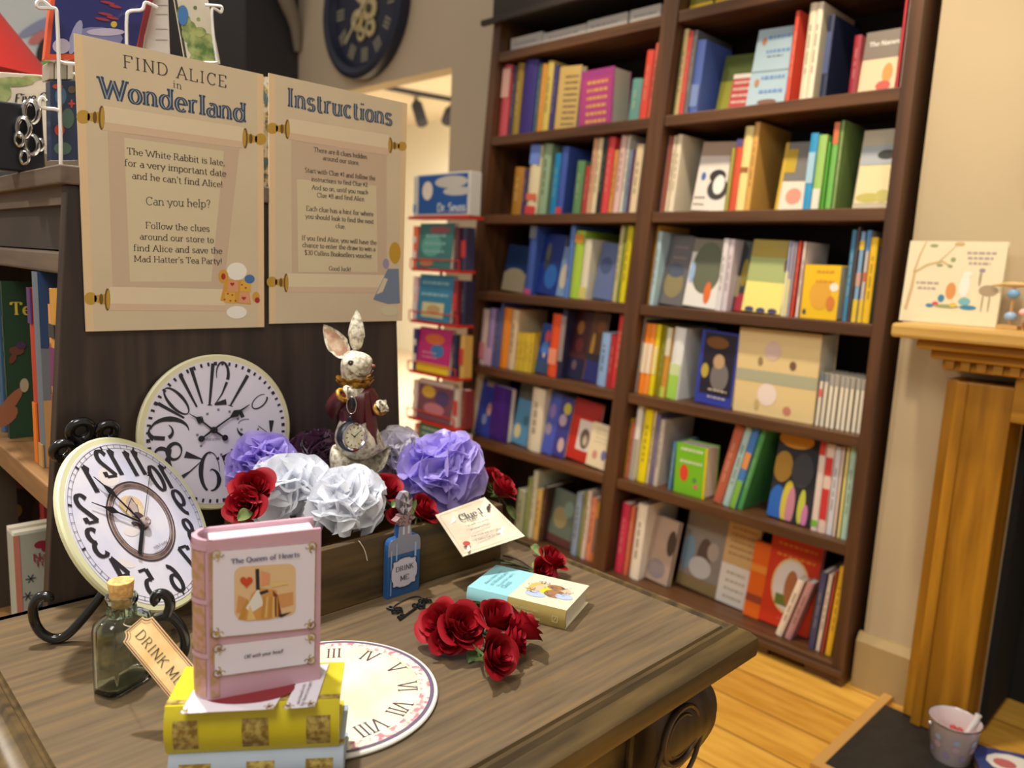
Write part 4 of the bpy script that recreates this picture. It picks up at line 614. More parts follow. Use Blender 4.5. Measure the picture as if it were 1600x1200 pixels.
# ---------------- posters
INK = mat((64, 58, 54), .7); NAVY = mat((52, 68, 92), .7); NAVYL = mat((150, 158, 160), .7); TAN = mat((206, 187, 154), .75, var=.05, scale=12); PAPER = mat((208, 192, 156), .75); PAPER2 = mat((196, 172, 144), .75)
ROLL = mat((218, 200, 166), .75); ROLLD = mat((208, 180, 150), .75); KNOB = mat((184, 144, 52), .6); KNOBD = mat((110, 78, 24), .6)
YF = YP-.004
def P2(px, py, e=0): return on(1, YF-.0004-.15*e, px, py)
NR = V((0, -1, 0)); UPZ = V((0, 0, 1))
def flat(name, m, pts, parent, e=.0004): b = MB(); b.quad([P2(*q, e) for q in pts]); return b.build(name, m, parent)
def oval(b, px, py, rx, ry, mi, e, rot=0, n=14):
    c, s = math.cos(rot), math.sin(rot); e += 2e-5*len(b.f); b.quad([P2(px+rx*math.cos(a)*c-ry*math.sin(a)*s, py+rx*math.cos(a)*s+ry*math.sin(a)*c, e) for a in [-2*PI*i/n for i in range(n)]], mi)
def poster(name, label, X0, X1, Z0, Z1):
    t = thing(name, label, 'poster', ((X0+X1)/2, YF, Z0), 'posters taped on the display unit')
    b = MB(); n = 8
    b.grid(lambda u, v: (X0+(X1-X0)*u, YF-.0004+.0 * v, Z0+(Z1-Z0)*v), 2, 2); b.grid(lambda u, v: (X0+(X1-X0)*(1-u), YF+.0016, Z0+(Z1-Z0)*v), 2, 2)
    for a, c in (((X0, Z0), (X1, Z0)), ((X1, Z0), (X1, Z1)), ((X1, Z1), (X0, Z1)), ((X0, Z1), (X0, Z0))): b.quad([(a[0], YF-.0004, a[1]), (a[0], YF+.0016, a[1]), (c[0], YF+.0016, c[1]), (c[0], YF-.0004, c[1])])
    b.build('sheet', TAN, t); w_ = .009
    for s in ((X0, X0+w_), (X1-w_, X1)): MB().quad([(s[0], YF-.00045, Z0), (s[1], YF-.00045, Z0), (s[1], YF-.00045, Z1), (s[0], YF-.00045, Z1)]).build('pale_margin', mat((220, 190, 146), .75), t)
    return t
def knob(t, px, py, s, k):
    """printed turned rod end pointing sideways; s=-1 points left"""
    b = MB(); e = .001
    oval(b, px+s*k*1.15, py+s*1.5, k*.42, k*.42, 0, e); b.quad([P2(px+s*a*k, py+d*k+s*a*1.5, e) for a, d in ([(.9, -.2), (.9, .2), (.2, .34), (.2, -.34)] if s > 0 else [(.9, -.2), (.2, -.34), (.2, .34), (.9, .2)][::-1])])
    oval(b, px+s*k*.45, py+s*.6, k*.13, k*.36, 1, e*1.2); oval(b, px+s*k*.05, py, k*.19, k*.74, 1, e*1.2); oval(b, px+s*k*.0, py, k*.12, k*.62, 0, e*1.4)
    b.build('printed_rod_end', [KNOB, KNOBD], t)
def lines(t, items, m, name='printed_text', **kw):
    b = MB()
    for s, p, q in items: text_on(b, s, P2(*p), P2(*q), UPZ, NR, lift=.00032, **kw)
    return b.build(name, m, t)
p1 = poster('find_alice_poster', 'left tan poster headed FIND ALICE in Wonderland on the dark unit', .2835, .5125, 1.0965, 1.4365)
flat('printed_scroll', PAPER2, [(168, 204), (176, 452), (349, 454), (374, 233)][::1], p1, .0008)
flat('scroll_centre', PAPER, [(194, 215), (203, 440), (330, 440), (350, 236)], p1, .0010)
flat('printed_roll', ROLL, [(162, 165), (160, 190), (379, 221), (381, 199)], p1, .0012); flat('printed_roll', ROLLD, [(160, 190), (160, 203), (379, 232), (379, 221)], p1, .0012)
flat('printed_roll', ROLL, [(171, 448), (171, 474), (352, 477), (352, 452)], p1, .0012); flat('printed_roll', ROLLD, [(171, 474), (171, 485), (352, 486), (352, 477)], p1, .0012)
knob(p1, 160, 184, -1, 26); knob(p1, 382, 216, 1, 22); knob(p1, 169, 468, -1, 24)
lines(p1, [('FIND ALICE', (192, 105.5), (354, 137)), ('in', (270, 136.5), (284, 140))], INK, 'heading', hi=.075, lo=.03, serif=.2, space=.1)
for m, e, kw in ((NAVY, 0, dict(hi=.185, lo=.065, serif=.25, space=.05)), (NAVYL, .0002, dict(hi=.04, lo=.0, serif=0, space=.05))):
    b = MB(); text_on(b, 'Wonderland', P2(155, 152), P2(384, 191), UPZ, NR, lift=.00022+e*.2, ys=1.05, **kw); b.build('title', m, p1)
lines(p1, [('The White Rabbit is late,', (198, 241), (351, 259)), ('for a very important date', (194, 259), (353, 276)), ("and he can't find Alice!", (206, 279), (348, 293)), ('Follow the clues', (227, 357), (327.5, 362)), ('around our store to', (218, 374), (334, 379.5)), ('find Alice and save the', (208, 392), (347, 396.5)), ("Mad Hatter's Tea Party!", (209, 409), (347, 412.5))], INK, hi=.08, lo=.042, ys=.95)
lines(p1, [('Can you help?', (227.5, 320), (329, 324.5))], mat((74, 74, 70), .7), hi=.07, lo=.04)
# generic patchwork ornament printed in the corner
b = MB(); q = P2
b.quad([q(x, y, .0018) for x, y in ((352, 436), (344, 470), (392, 476), (388, 438))], 0)
for x, y, k in ((357, 446, 1), (377, 446, 2), (352, 464, 2), (375, 464, 1)): b.quad([q(x+dx, y+dy, .0020) for dx, dy in ((0, -8), (-2, 9), (15, 10), (15, -7))], k)
for x, y, r in ((363, 444, 6), (381, 466, 6), (378, 445, 3), (384, 450, 3), (356, 459, 3), (363, 461, 3), (360, 470, 3), (368, 470, 3), (351, 468, 3)):
    b.quad([q(x+r*.5*16*math.sin(a)**3/14, y-r*.5*(13*math.cos(a)-5*math.cos(2*a)-2*math.cos(3*a)-math.cos(4*a))/14, .0022) for a in [2*PI*i/20 for i in range(20)]], 3)
oval(b, 370, 424, 16, 14, 4, .0018); oval(b, 370, 488, 16, 10, 4, .0018); oval(b, 390, 436, 8, 7, 5, .0019); oval(b, 349, 432, 8, 11, 0, .0019); oval(b, 349, 432, 3.5, 5, 3, .0021); oval(b, 400, 464, 6, 8, 0, .0019); oval(b, 402, 469, 4, 4.5, 3, .0021)

b.build('printed_ornament', [mat((206, 150, 50), .6), mat((214, 150, 110), .6), mat((216, 166, 66), .6), mat((164, 40, 46), .6), mat((236, 230, 214), .6), mat((70, 110, 160), .6)], p1)
p2 = poster('instructions_poster', 'right tan poster headed Instructions on the dark unit', .5205, .752, 1.101, 1.440)
flat('printed_scroll', PAPER2, [(455, 219), (456, 430), (604, 432), (604, 243)], p2, .0008); flat('scroll_centre', PAPER, [(464, 280), (466, 425), (590, 425), (588, 290)], p2, .0010)
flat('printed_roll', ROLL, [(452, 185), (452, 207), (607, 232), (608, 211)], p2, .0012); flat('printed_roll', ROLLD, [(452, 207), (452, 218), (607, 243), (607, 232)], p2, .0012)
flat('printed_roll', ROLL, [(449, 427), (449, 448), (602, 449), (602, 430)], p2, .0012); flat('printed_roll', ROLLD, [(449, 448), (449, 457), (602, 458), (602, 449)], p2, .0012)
knob(p2, 450, 202, -1, 21); knob(p2, 609, 227, 1, 17); knob(p2, 448, 442, -1, 20)
for m, e, kw in ((NAVY, 0, dict(hi=.185, lo=.065, serif=.25, space=.05)), (NAVYL, .0002, dict(hi=.04, lo=.0, serif=0, space=.05))):
    b = MB(); text_on(b, 'Instructions', P2(448, 166), P2(612, 196), UPZ, NR, lift=.00022+e*.2, ys=1.12, **kw); b.build('title', m, p2)
lines(p2, [('There are 8 clues hidden', (490, 237), (573, 248.5)), ('around our store.', (504, 250), (561, 258)), ('Start with Clue #1 and follow the', (476, 269), (586, 282)), ('instructions to find Clue #2.', (486, 283), (575, 292)), ('And so on, until you reach', (487, 296), (575, 304)), ('Clue #8 and find Alice.', (495, 308), (570, 314.5)), ('Each clue has a hint for where', (478, 329), (583, 338)), ('you should look to find the next', (477, 341), (583.5, 349.5)), ('clue.', (524, 356), (540, 358)), ('If you find Alice, you will have the', (471, 375), (588, 382.5)), ('chance to enter the draw to win a', (472, 386), (586, 392.5)), ('$30 Collins Booksellers voucher.', (475.5, 398), (582, 403.5)), ('Good luck!', (513.5, 422.5), (548, 424))], INK, hi=.1, lo=.05, ys=1.05)
b = MB(); oval(b, 617, 395, 9, 17, 0, .0018); b.quad([q(x, y, .0017) for x, y in ((606, 420), (583, 468), (606, 475), (625, 474), (623, 420))], 1); oval(b, 603, 412, 5, 8, 2, .0019); b.quad([q(x, y, .0019) for x, y in ((600, 434), (588, 460), (598, 456), (606, 436))], 3)
oval(b, 609, 486, 14, 8, 3, .0016)
b.build('printed_ornament', [mat((190, 146, 40), .6), mat((112, 126, 146), .6), mat((150, 140, 160), .6), mat((206, 196, 160), .6)], p2)
# ================================================================== things in and on the unit
UX = lambda z: xl(z)+.012
def uy(px, z): return y_at(px, UX(z), z)
z = .9055
def tilted(X, Y, z): return Mx.Translation((X+.008, Y, z))
hz = lambda py, px: z_at(py, UX(1.05), y_at(px, UX(1.0), z))-z
def ubook(px0, px1, pyt, col, label, deco=(), dep=.16, dx=0, h=None):
    Ya, Yb = y_at(px1, UX(z)+dx, z), y_at(px0, UX(z)+dx, z); h = h or (z_at(pyt, UX(z)+dx+.015, Ya)-z); M = tilted(UX(z)+dx, Ya, z)
    return spine_book(M, dep, h, Yb-Ya-.0012, col, 'book', label, 'books on the upper shelf of the display unit', deco), M, h, Yb-Ya
ubook(81, 91, 452, (206, 150, 60), 'multicoloured slim spine nearest the end panel of the display unit', ((.75, .82, (60, 60, 60)), (.5, .7, (120, 50, 100)), (.3, .45, (190, 60, 60)), (.1, .25, (220, 190, 60))))
tt, M, h, w_ = ubook(75, 80, 476, (226, 160, 96), 'thin peach spine beside the multicoloured spine in display unit')
tt, M, h, w_ = ubook(55, 62, 425, (110, 120, 130), 'children’s book with rooftops and vehicles cover facing the end panel'.replace('’', ''), ((.0, .12, (190, 150, 90)),))
b = MB(M); k = 0
for u0, v0, u1, v1, c in ((0, .62, 1, 1, (40, 70, 110)), (0, 0, 1, .35, (190, 150, 100)), (.1, .36, .9, .55, (196, 180, 170)), (.15, .62, .5, .8, (60, 50, 120)), (.6, .8, .85, .95, (170, 170, 160)), (.3, .36, .5, .5, (200, 70, 60)), (.2, .12, .5, .26, (60, 90, 80))):
    k += 1; MB(M).quad([(u0*.16, -.0005-.0002*k, v0*h), (u1*.16, -.0005-.0002*k, v0*h), (u1*.16, -.0005-.0002*k, v1*h), (u0*.16, -.0005-.0002*k, v1*h)]).build('cover_panel', mat(c, .5), tt)
ubook(48, 54, 450, (186, 62, 36), 'red and orange slim spine beside the green book in display unit', ((.0, .35, (226, 120, 30)), (.8, 1, (90, 50, 110))))
Yg = 1.33; M = tilted(UX(z), Yg, z); hg = z_at(440, UX(z)+.03, Yg)-z
t = spine_book(M, .2, hg, .012, (30, 66, 44), 'book', 'dark green picture book with large yellow lettering on the display unit', 'books on the upper shelf of the display unit', ())
qg = lambda px, py, l=0: on(1, Yg-.0008-l, px, py)
b = MB(); text_on(b, 'Te', qg(16, 492), qg(50, 492), UPZ, NR, hi=.13, lo=.05, serif=.2); b.build('title', mat((206, 186, 70), .5), t)
b = MB()
def og(cx, cy, rx, ry, mi, rot=0): b.quad([qg(cx+rx*math.cos(a)*math.cos(rot)-ry*math.sin(a)*math.sin(rot), cy+rx*math.cos(a)*math.sin(rot)+ry*math.sin(a)*math.cos(rot), (.0002*mi+3e-6*len(b.f))) for a in [2*PI*i/14 for i in range(14)]], mi)
og(16, 630, 30, 9, 0, -.9); og(4, 650, 26, 16, 0, -.5); og(38, 602, 7, 11, 1); og(26, 548, 12, 7, 2); og(33, 540, 8, 6, 3); og(20, 560, 5, 9, 2, .5)
b.build('cover_picture', [mat((150, 96, 66), .5), mat((170, 160, 130), .5), mat((100, 60, 46), .5), mat((70, 50, 76), .5)], t)
M = tilted(UX(z)+.004, Yg+.05, z); spine_book(M, .2, hg*.96, .02, (60, 90, 120), 'book', 'blue picture book behind the dark green one on the upper shelf', 'books on the upper shelf of the display unit')
# lower shelf: card box, dark picture book
z = .6125
Yb = 1.30; w_ = .1; h = .150
M = Mx.Translation((.252, Yb, z))
t = thing('card_pack', 'pale green boxed card pack with tree and snowflakes on lower shelf of unit', 'card box', M.translation); MB(M).box((0, 0, 0), (w_, .04, h)).build('box', mat((176, 180, 166), .5), t, bevel=.001); MB(M).box((0.002, .003, h), (w_, .018, h+.003)).box((0.0, .022, h), (w_, .038, h+.006)).build('cards', PAGE, t)
pic(M, w_, h, [('e', .36, .86, .09, .04, (150, 40, 60)), ('e', .5, .9, .08, .04, (150, 40, 60)), ('e', .55, .84, .08, .04, (150, 40, 60)), ('e', .42, .81, .06, .035, (150, 40, 60)), ('t', 'National', .24, .8, .7, (150, 60, 70)), ('t', 'Trust', .26, .58, .635, (150, 60, 70))], t)
b = MB(M)
for i, (v0, v1, hw) in enumerate(((.3, .42, .12), (.24, .36, .17), (.18, .3, .22))): b.quad([((.45-hw)*w_, -.0012-.0001*i, v0*h), ((.45+hw)*w_, -.0012-.0001*i, v0*h), (.45*w_, -.0012-.0001*i, v1*h)])
for cx, cy in ((.15, .34), (.78, .38), (.8, .2), (.85, .62), (.55, .52), (.2, .52)):
    for a in (0, PI/3, 2*PI/3): c_, s_ = math.cos(a), math.sin(a); r = .07*w_; b.quad([(cx*w_+r*c_+.0007*s_, -.0012, cy*h+r*s_-.0007*c_), (cx*w_-r*c_+.0007*s_, -.0012, cy*h-r*s_-.0007*c_), (cx*w_-r*c_-.0007*s_, -.0012, cy*h-r*s_+.0007*c_), (cx*w_+r*c_-.0007*s_, -.0012, cy*h+r*s_+.0007*c_)])
b.build('printed_tree', mat((44, 64, 70), .5), t); MB(M).quad([(0, -.001, 0), (.08*w_, -.001, 0), (.08*w_, -.001, h), (0, -.001, h)]).build('box_edge', mat((206, 130, 110), .5), t)
M = Mx.Translation((.235, 1.50, z))
t = face_book(M, .24, .255, .012, (44, 40, 34), 'book', 'dark picture book with robin and flowers at back of lower shelf', None, [('e', .45, .45, .09, .14, (70, 54, 46)), ('e', .46, .7, .05, .07, (110, 44, 36)), ('e', .46, .35, .06, .1, (120, 100, 80)), ('r', 0, .8, 1, 1, (30, 40, 60)), ('e', .25, .5, .05, .05, (120, 100, 40)), ('e', .3, .7, .05, .05, (110, 60, 50)), ('e', .65, .6, .05, .06, (120, 90, 60)), ('e', .7, .3, .05, .05, (110, 90, 40)), ('e', .15, .35, .04, .04, (100, 60, 50)), ('e', .8, .75, .04, .04, (120, 100, 50))])
M = Mx.Translation((xl(z)+.09, 1.36, z)); spine_book(M, .12, .19, .02, (190, 60, 60), 'book', 'small red book behind the card pack on the lower shelf', None)
M = Mx.Translation((xl(z)+.012, 1.40, z)); spine_book(M, .05, .24, .012, (66, 56, 46), 'book', 'thin dark brown book at the far left of the lower shelf', None)
# ================================================================== on top of the display unit
ZU = 1.2904
T = lambda px, py, y=1.14: on(1, y, px, py)
WIREW = mat((226, 222, 214), .35)
t = thing('wire_display_rack', 'white wire counter rack holding books behind the left poster', 'display rack', (.33, 1.16, ZU))
for pts in ([(95, 266), (95, 240), (94, 185), (90, 172), (66, 168), (62, 158), (66, 152), (72, 158)], [(92, 96), (90, 40), (88, 16), (80, 13), (60, 12), (58, 4), (66, 1), (80, 12)], [(198, 70), (198, 30), (202, 18), (222, 15), (228, 4), (246, 12)], [(340, 98), (334, 60), (331, 18), (336, 14), (345, 19), (345, 10), (320, 8)], [(92, 96), (115, 100), (200, 100)], [(92, 96), (94, 185)], [(340, 98), (200, 100)]):
    MB().tube(smoothline([T(x, y, 1.10) for x, y in pts], 5), .0022, 6).build('wire', WIREW, t, smooth=60)
b = MB(); a = T(95, 266, 1.10)
b.box((a.x, 1.105, ZU), (a.x+.2, 1.25, ZU+.004)); b.build('base_tray', WIREW, t)
b = MB(); b.tube([(a.x+.18, 1.24, ZU), (a.x+.18, 1.24, ZU+.3)], .004, 8); b.build('rear_post', WIREW, t)
for z in (T(95, 124, 1.12).z-.002, T(150, 95, 1.12).z-.002):
    for y in (1.112, 1.16, 1.22): MB().tube([(a.x+.03, y, z), (a.x+.19, y, z)], .0016, 6).build('tier_wire', WIREW, t, smooth=60)
def board(name, label, pts, y, th, m, cat, group=None, dy=0):
    P = [T(px, py, y) for px, py in pts]; t = thing(name, label, cat, P[0], group)
    MB().hexa([P[0], P[1], P[1]+V((0, th, 0)), P[0]+V((0, th, 0)), P[3], P[2], P[2]+V((0, th, 0)), P[3]+V((0, th, 0))]).build('cover', m, t, bevel=.0008)
    return t
def patch(t, pts, y, m, name='cover_panel'): b = MB(); b.quad([T(px, py, y) for px, py in pts]); b.build(name, m, t)
def opatch(b, cx, cy, rx, ry, y, mi=0, rot=0):
    y -= 4e-6*len(b.f)
    b.quad([T(cx+rx*math.cos(a)*math.cos(rot)-ry*math.sin(a)*math.sin(rot), cy+rx*math.cos(a)*math.sin(rot)+ry*math.sin(a)*math.cos(rot), y) for a in [2*PI*i/14 for i in range(14)]], mi)
t = board('picture_book', 'blue picture book with orange border in the white wire rack', [(69, 93), (217, 93), (251, -50), (84, -50)], 1.115, .012, mat((214, 84, 44), .3), 'book', 'books in the wire rack')
patch(t, [(78, 84), (211, 84), (239, -50), (91, -50)], 1.1146, mat((44, 46, 104), .25)); patch(t, [(211, 93), (217, 93), (251, -50), (239, -50)], 1.1144, mat((130, 36, 44), .3))
b = MB(); opatch(b, 150, 60, 42, 18, 1.1142, 0); opatch(b, 118, 58, 8, 28, 1.1140, 1, .3); opatch(b, 165, 50, 30, 6, 1.1138, 2); opatch(b, 178, 38, 5, 5, 1.1137, 3); opatch(b, 96, 72, 14, 12, 1.1139, 2)
for i, (cx, cy) in enumerate(((165, 22), (180, 10), (160, 30), (176, 28), (168, 4))): opatch(b, cx, cy, 12-2*(i % 2), 2.2, 1.1136, 4, .2)
b.build('cover_picture', [mat((120, 120, 160), .4), mat((150, 150, 180), .4), mat((180, 170, 190), .4), mat((200, 170, 60), .4), mat((150, 50, 60), .4)], t)
t = board('leaflet', 'white leaflet with small print beside the orange bordered book', [(222, 85), (266, 85), (262, -40), (240, -40)], 1.125, .002, mat((206, 198, 188), .6), 'leaflet', 'leaflets in the wire rack')
for yy in (-5, 8, 22, 45, 62): patch(t, [(243, yy), (262, yy), (262, yy+1.2), (243, yy+1.2)], 1.1246, mat((150, 140, 136), .6), 'print_line')
t = board('folded_map', 'illustrated folded map with green hills and blue lake in the wire rack', [(290, 100), (345, 100), (314, -60), (262, -60)], 1.12, .004, mat((212, 202, 180), .5), 'map', 'leaflets in the wire rack')
b = MB()
for cx, cy, rx, ry, k in ((312, 70, 20, 22, 0), (325, 82, 14, 16, 1), (296, 50, 12, 18, 0), (318, 90, 22, 9, 1), (285, 22, 9, 14, 2), (292, 32, 6, 8, 2), (312, 50, 10, 8, 3), (326, 60, 6, 8, 0), (305, 12, 3, 3, 0), (310, 30, 3, 3, 0)): opatch(b, cx, cy, rx, ry, 1.1196-.0002*k)
b2 = MB(); b.build('printed_hills', mat2((90, 120, 60), (170, 176, 110), 60, .4, .6, .5), t); opatch(b2, 286, 24, 8, 16, 1.1185); b2.build('printed_lake', mat((70, 120, 180), .5), t)
MB().quad([T(290, 100, 1.1198), T(294, 100, 1.1198), T(266, -60, 1.1198), T(262, -60, 1.1198)]).build('dark_edge', mat((60, 62, 50), .5), t)
for i in range(4): board('slim_book', f'pale slim spine, {ORD[i]} from left under the orange bordered book', [(76+10*i, 124), (84.5+10*i, 124), (84.5+10*i, 97), (76+10*i, 97)], 1.12, .03, mat([(168, 158, 140), (186, 176, 156), (150, 146, 132), (196, 188, 166)][i], .6), 'book', 'slim spines in the wire rack')
t = board('card_pack', 'dark blue patterned card pack in the lower tier of the wire rack', [(80, 250), (122, 250), (120, 126), (78, 126)], 1.118, .02, mat((34, 50, 80), .4), 'card pack')
b = MB()
for cx, cy, rx, ry, k in ((95, 150, 9, 14, 0), (93, 203, 8, 9, 1), (112, 162, 2, 7, 1), (112, 162, 6, 2, 1), (106, 185, 10, 16, 2), (98, 232, 14, 10, 2), (112, 140, 6, 6, 3), (90, 135, 8, 4, 1)): opatch(b, cx, cy, rx, ry, 1.1176-.0002*k, k)
b.build('cover_picture', [mat((60, 100, 130), .4), mat((180, 60, 50), .4), mat((70, 100, 90), .4), mat((90, 80, 60), .4)], t)
p = T(40, 275, 1.18); t = thing('keyring_stand', 'black display stand hung with silver key rings on top of the unit', 'stand', (p.x, 1.2, ZU))
Pk = [T(-60, 272, 1.19), T(72, 272, 1.19), T(66, 166, 1.19), T(-60, 150, 1.19)]; z0 = ZU; Pk[0].z = Pk[1].z = z0
MB().hexa([Pk[0], Pk[1], Pk[1]+V((0, .02, 0)), Pk[0]+V((0, .02, 0)), Pk[3], Pk[2], Pk[2]+V((0, .02, 0)), Pk[3]+V((0, .02, 0))]).build('board', mat((16, 18, 26), .4), t, bevel=.002)
for px, py, rr in ((48, 175, 13), (36, 200, 12), (49, 226, 12), (38, 246, 8), (62, 226, 7), (30, 218, 8)):
    c = T(px, py, 1.18); s = (c-CAM).length/F; R = rr*s; ax = V((.8, -.4, .1)).normalized(); e2 = V((0, 0, 1))
    MB().tube([c+ax*R*.6*math.cos(2*PI*i/18)+e2*R*math.sin(2*PI*i/18) for i in range(18)], R*.3, 6, closed=True).build('silver_charm', mat((190, 186, 180), .2, metal=1), t, smooth=60)
t = board('paperback_book', 'white and green paperback titled Five behind the key ring stand', [(-60, 240), (78, 240), (76, 118), (-60, 108)], 1.24, .02, mat((214, 206, 186), .4), 'book')
p = T(0, 240, 1.24); 
b = MB(); text_on(b, 'Five C', T(22, 160, 1.2394), T(72, 157, 1.2394), UPZ, NR, hi=.14, lo=.06, serif=0, shear=.2); b.build('title', mat((36, 36, 36), .5), t)
b = MB(); opatch(b, 20, 128, 34, 8, 1.2392); opatch(b, 6, 145, 12, 14, 1.2392); opatch(b, 50, 122, 16, 4, 1.2391); b.build('printed_leaves', mat2((120, 140, 80), (170, 180, 120), 50, .4, .6, .5), t)
t = thing('red_cone', 'large red cone display at the far left above the unit', 'cone', T(-10, 200, 1.6)); c0 = T(-70, 60, 1.55)
ap = T(-30, -45, 1.55); bs = T(-60, 118, 1.55); rad = (T(88, 118, 1.55)-bs).length
MB().lathe([(rad, 0), (rad*.02, (ap.z-bs.z)*1.05)], 40, fn=lambda x, y, z: (bs.x+x, bs.y+y, bs.z+z)).build('cone', mat((222, 52, 44), .5), t, smooth=40)
MB().lathe([(.02, 0), (.02, bs.z-ZU)], 12, fn=lambda x, y, z: (bs.x+x, bs.y+y, ZU+z)).build('stand_post', mat((60, 50, 46), .5), t, smooth=40); MB().lathe([(.03, 0), (.03, .01)], 24, fn=lambda x, y, z: (bs.x+x, bs.y+y, ZU+z)).build('stand_base', mat((60, 50, 46), .5), t, smooth=40)
t = board('wall_poster', 'pale blue and white poster hanging at the far top left', [(-300, 130), (84, 118), (96, -120), (-300, -120)], 2.9, .02, mat((214, 226, 232), .5), 'poster')
b = MB(); opatch(b, 58, 42, 34, 8, 2.897, 0, -.5); opatch(b, 62, 58, 20, 8, 2.896, 1, -.5); opatch(b, 66, 78, 8, 20, 2.895, 2, .3); opatch(b, 74, 100, 8, 14, 2.894, 3); b.build('printed_shapes', [mat((150, 160, 200), .5), mat((210, 130, 130), .5), mat((40, 44, 40), .5), mat((130, 190, 90), .5)], t)
for i, (pts, lab) in enumerate(((((-40, 283), (78, 276), (76, 262), (-40, 266)), 'flat glossy black case lying on the unit top at left'), (((70, 274), (116, 272), (114, 258), (72, 260)), 'small pale pad lying on the unit top beside the black case'))):
    A_, B_ = on(2, ZU, *pts[0]), on(2, ZU, *pts[1]); d_ = V((.1, .02, 0)) if i else V((.12, .03, 0)); t = thing('flat_case' if not i else 'note_pad', lab, 'case' if not i else 'note pad', A_)
    hh = .014 if not i else .008
    MB().hexa([A_, B_, B_+d_*.6, A_+d_*.6, A_+V((0, 0, hh)), B_+V((0, 0, hh)), B_+d_*.6+V((0, 0, hh)), A_+d_*.6+V((0, 0, hh))]).build('body', mat((22, 24, 28), .2) if not i else mat((206, 196, 176), .5), t, bevel=.003)
FLOR = mat2((226, 222, 206), (90, 120, 130), 70, .46, .56, .5, c3=(206, 170, 90))
P = [T(405, 300, 1.045), T(470, 300, 1.045), T(470, 128, 1.045), T(404, 118, 1.045)]; P[0].z = P[1].z = ZU
t = thing('patterned_card', 'floral patterned card showing in the gap between the two posters', 'card', P[0]); MB().hexa([P[0], P[1], P[1]+V((0, .004, 0)), P[0]+V((0, .004, 0)), P[3], P[2], P[2]+V((0, .004, 0)), P[3]+V((0, .004, 0))]).build('sheet', FLOR, t)
# ================================================================== clocks
def strip(b, p, q, w0, w1, n, mi=0, th=.0006):
    n = V(n); o_ = n*(1e-6*len(b.f)); p, q = V(p)+o_, V(q)+o_; s = (q-p).cross(n).normalized(); up_ = V(n)*th
    b.hexa([p-s*w0/2, p+s*w0/2, q+s*w1/2, q-s*w1/2, p-s*w0/2+up_, p+s*w0/2+up_, q+s*w1/2+up_, q-s*w1/2+up_], mi)
def pline(b, pts, ws, n, mi=0):
    """flat stroke with varying width along 3-D points lying in a plane of normal n"""
    o_ = V(n).normalized()*(2e-6*len(b.f)); pts = [V(p)+o_ for p in pts]; k = len(pts); L = []; R = []
    for i in range(k):
        d = (pts[min(i+1, k-1)]-pts[max(i-1, 0)]).normalized(); s = d.cross(n); w_ = ws[i] if isinstance(ws, list) else ws
        L.append(pts[i]-s*w_/2); R.append(pts[i]+s*w_/2)
    for i in range(k-1): b.quad([L[i], R[i], R[i+1], L[i+1]], mi)
RIM = mat((214, 208, 168), .4); DIAL = mat((220, 214, 226), .5, var=.04, scale=25); CK = mat((40, 36, 42), .5); HAND = mat((20, 20, 24), .35)
def discbody(t, c, ex, ey, n, R, th, rim, dial, rin=.93):
    f = lambda x, y, z: c+ex*x+ey*y+n*z
    MB().lathe([(R*.6, -th), (R-.0025, -th), (R, -th+.002), (R, -.002), (R-.002, 0), (R*rin, .0002)], 72, fn=f).build('rim', rim, t, smooth=40)
    MB().lathe([(.0005, .0006), (R*rin, .0006), (R*rin, -.001)], 72, fn=f, caps=False).build('dial', dial, t)
# back clock leaning on the panel, standing on the crate rim
cn = V((0, -.993, .118)).normalized(); cc = V((.4385, .9985, .957)); R = .1055; ex = V((1, 0, 0)); ey = cn.cross(ex)
t = thing('cream_clock', 'round cream clock with stretched black numerals leaning on the dark end panel', 'clock', cc-ey*R)
discbody(t, cc, ex, ey, cn, R, .009, RIM, DIAL, .925)
K = lambda x, y, l=.0012: plane_pt(cc+cn*l, cn, 180+x*.2333, 520+y*.2333)
b = MB()
for i in range(60):
    a = i*PI/30; u = ex*math.sin(a)+ey*math.cos(a); w_ = .0045 if i % 5 == 0 else .0028; strip(b, cc+u*R*.86+cn*.0008, cc+u*R*.905+cn*.0008, w_, w_, cn, 0, .0003)
b.build('minute_marks', CK, t)
e_ = .2333*.00089
def el(cx, cy, rx, ry, a0, a1, rot=0, n=18):
    o = []
    for i in range(n+1):
        a = math.radians(a0+(a1-a0)*i/n); x, y = rx*math.cos(a), -ry*math.sin(a); o.append((cx+x*math.cos(rot)-y*math.sin(rot), cy+x*math.sin(rot)+y*math.cos(rot)))
    return o
def num(strk, name='numeral'):
    b = MB()
    for pts, ws in strk:
        k = len(pts); w_ = [(ws[0]+(ws[1]-ws[0])*i/(k-1)) if len(ws) == 2 else (ws[0]+(ws[1]-ws[0])*min(1, i/(k-1)*2) if i < k/2 else ws[1]+(ws[2]-ws[1])*(i/(k-1)*2-1)) for i in range(k)]
        pline(b, [K(*p) for p in pts], [x*e_ for x in w_], cn)
    b.build(name, CK, t)
num([([(655, 205), (632, 484)], (24, 14)), ([(618, 484), (650, 484)], (5, 5)), (el(718, 275, 40, 78, 200, -30), (5, 14, 22)), ([(748, 330), (715, 410), (665, 484)], (18, 10, 4)), ([(668, 478), (744, 462)], (16, 38))])
num([([(888, 285), (770, 490)], (24, 12)), ([(756, 484), (788, 494)], (5, 5))])
num([([(435, 283), (547, 497)], (24, 12)), ([(507, 233), (584, 474)], (24, 12))])
num([([(287, 473), (462, 570)], (22, 12)), (el(410, 457, 112, 45, 0, 180, .82), (6, 20, 6)), (el(410, 457, 112, 45, 180, 360, .82), (6, 20, 6))])
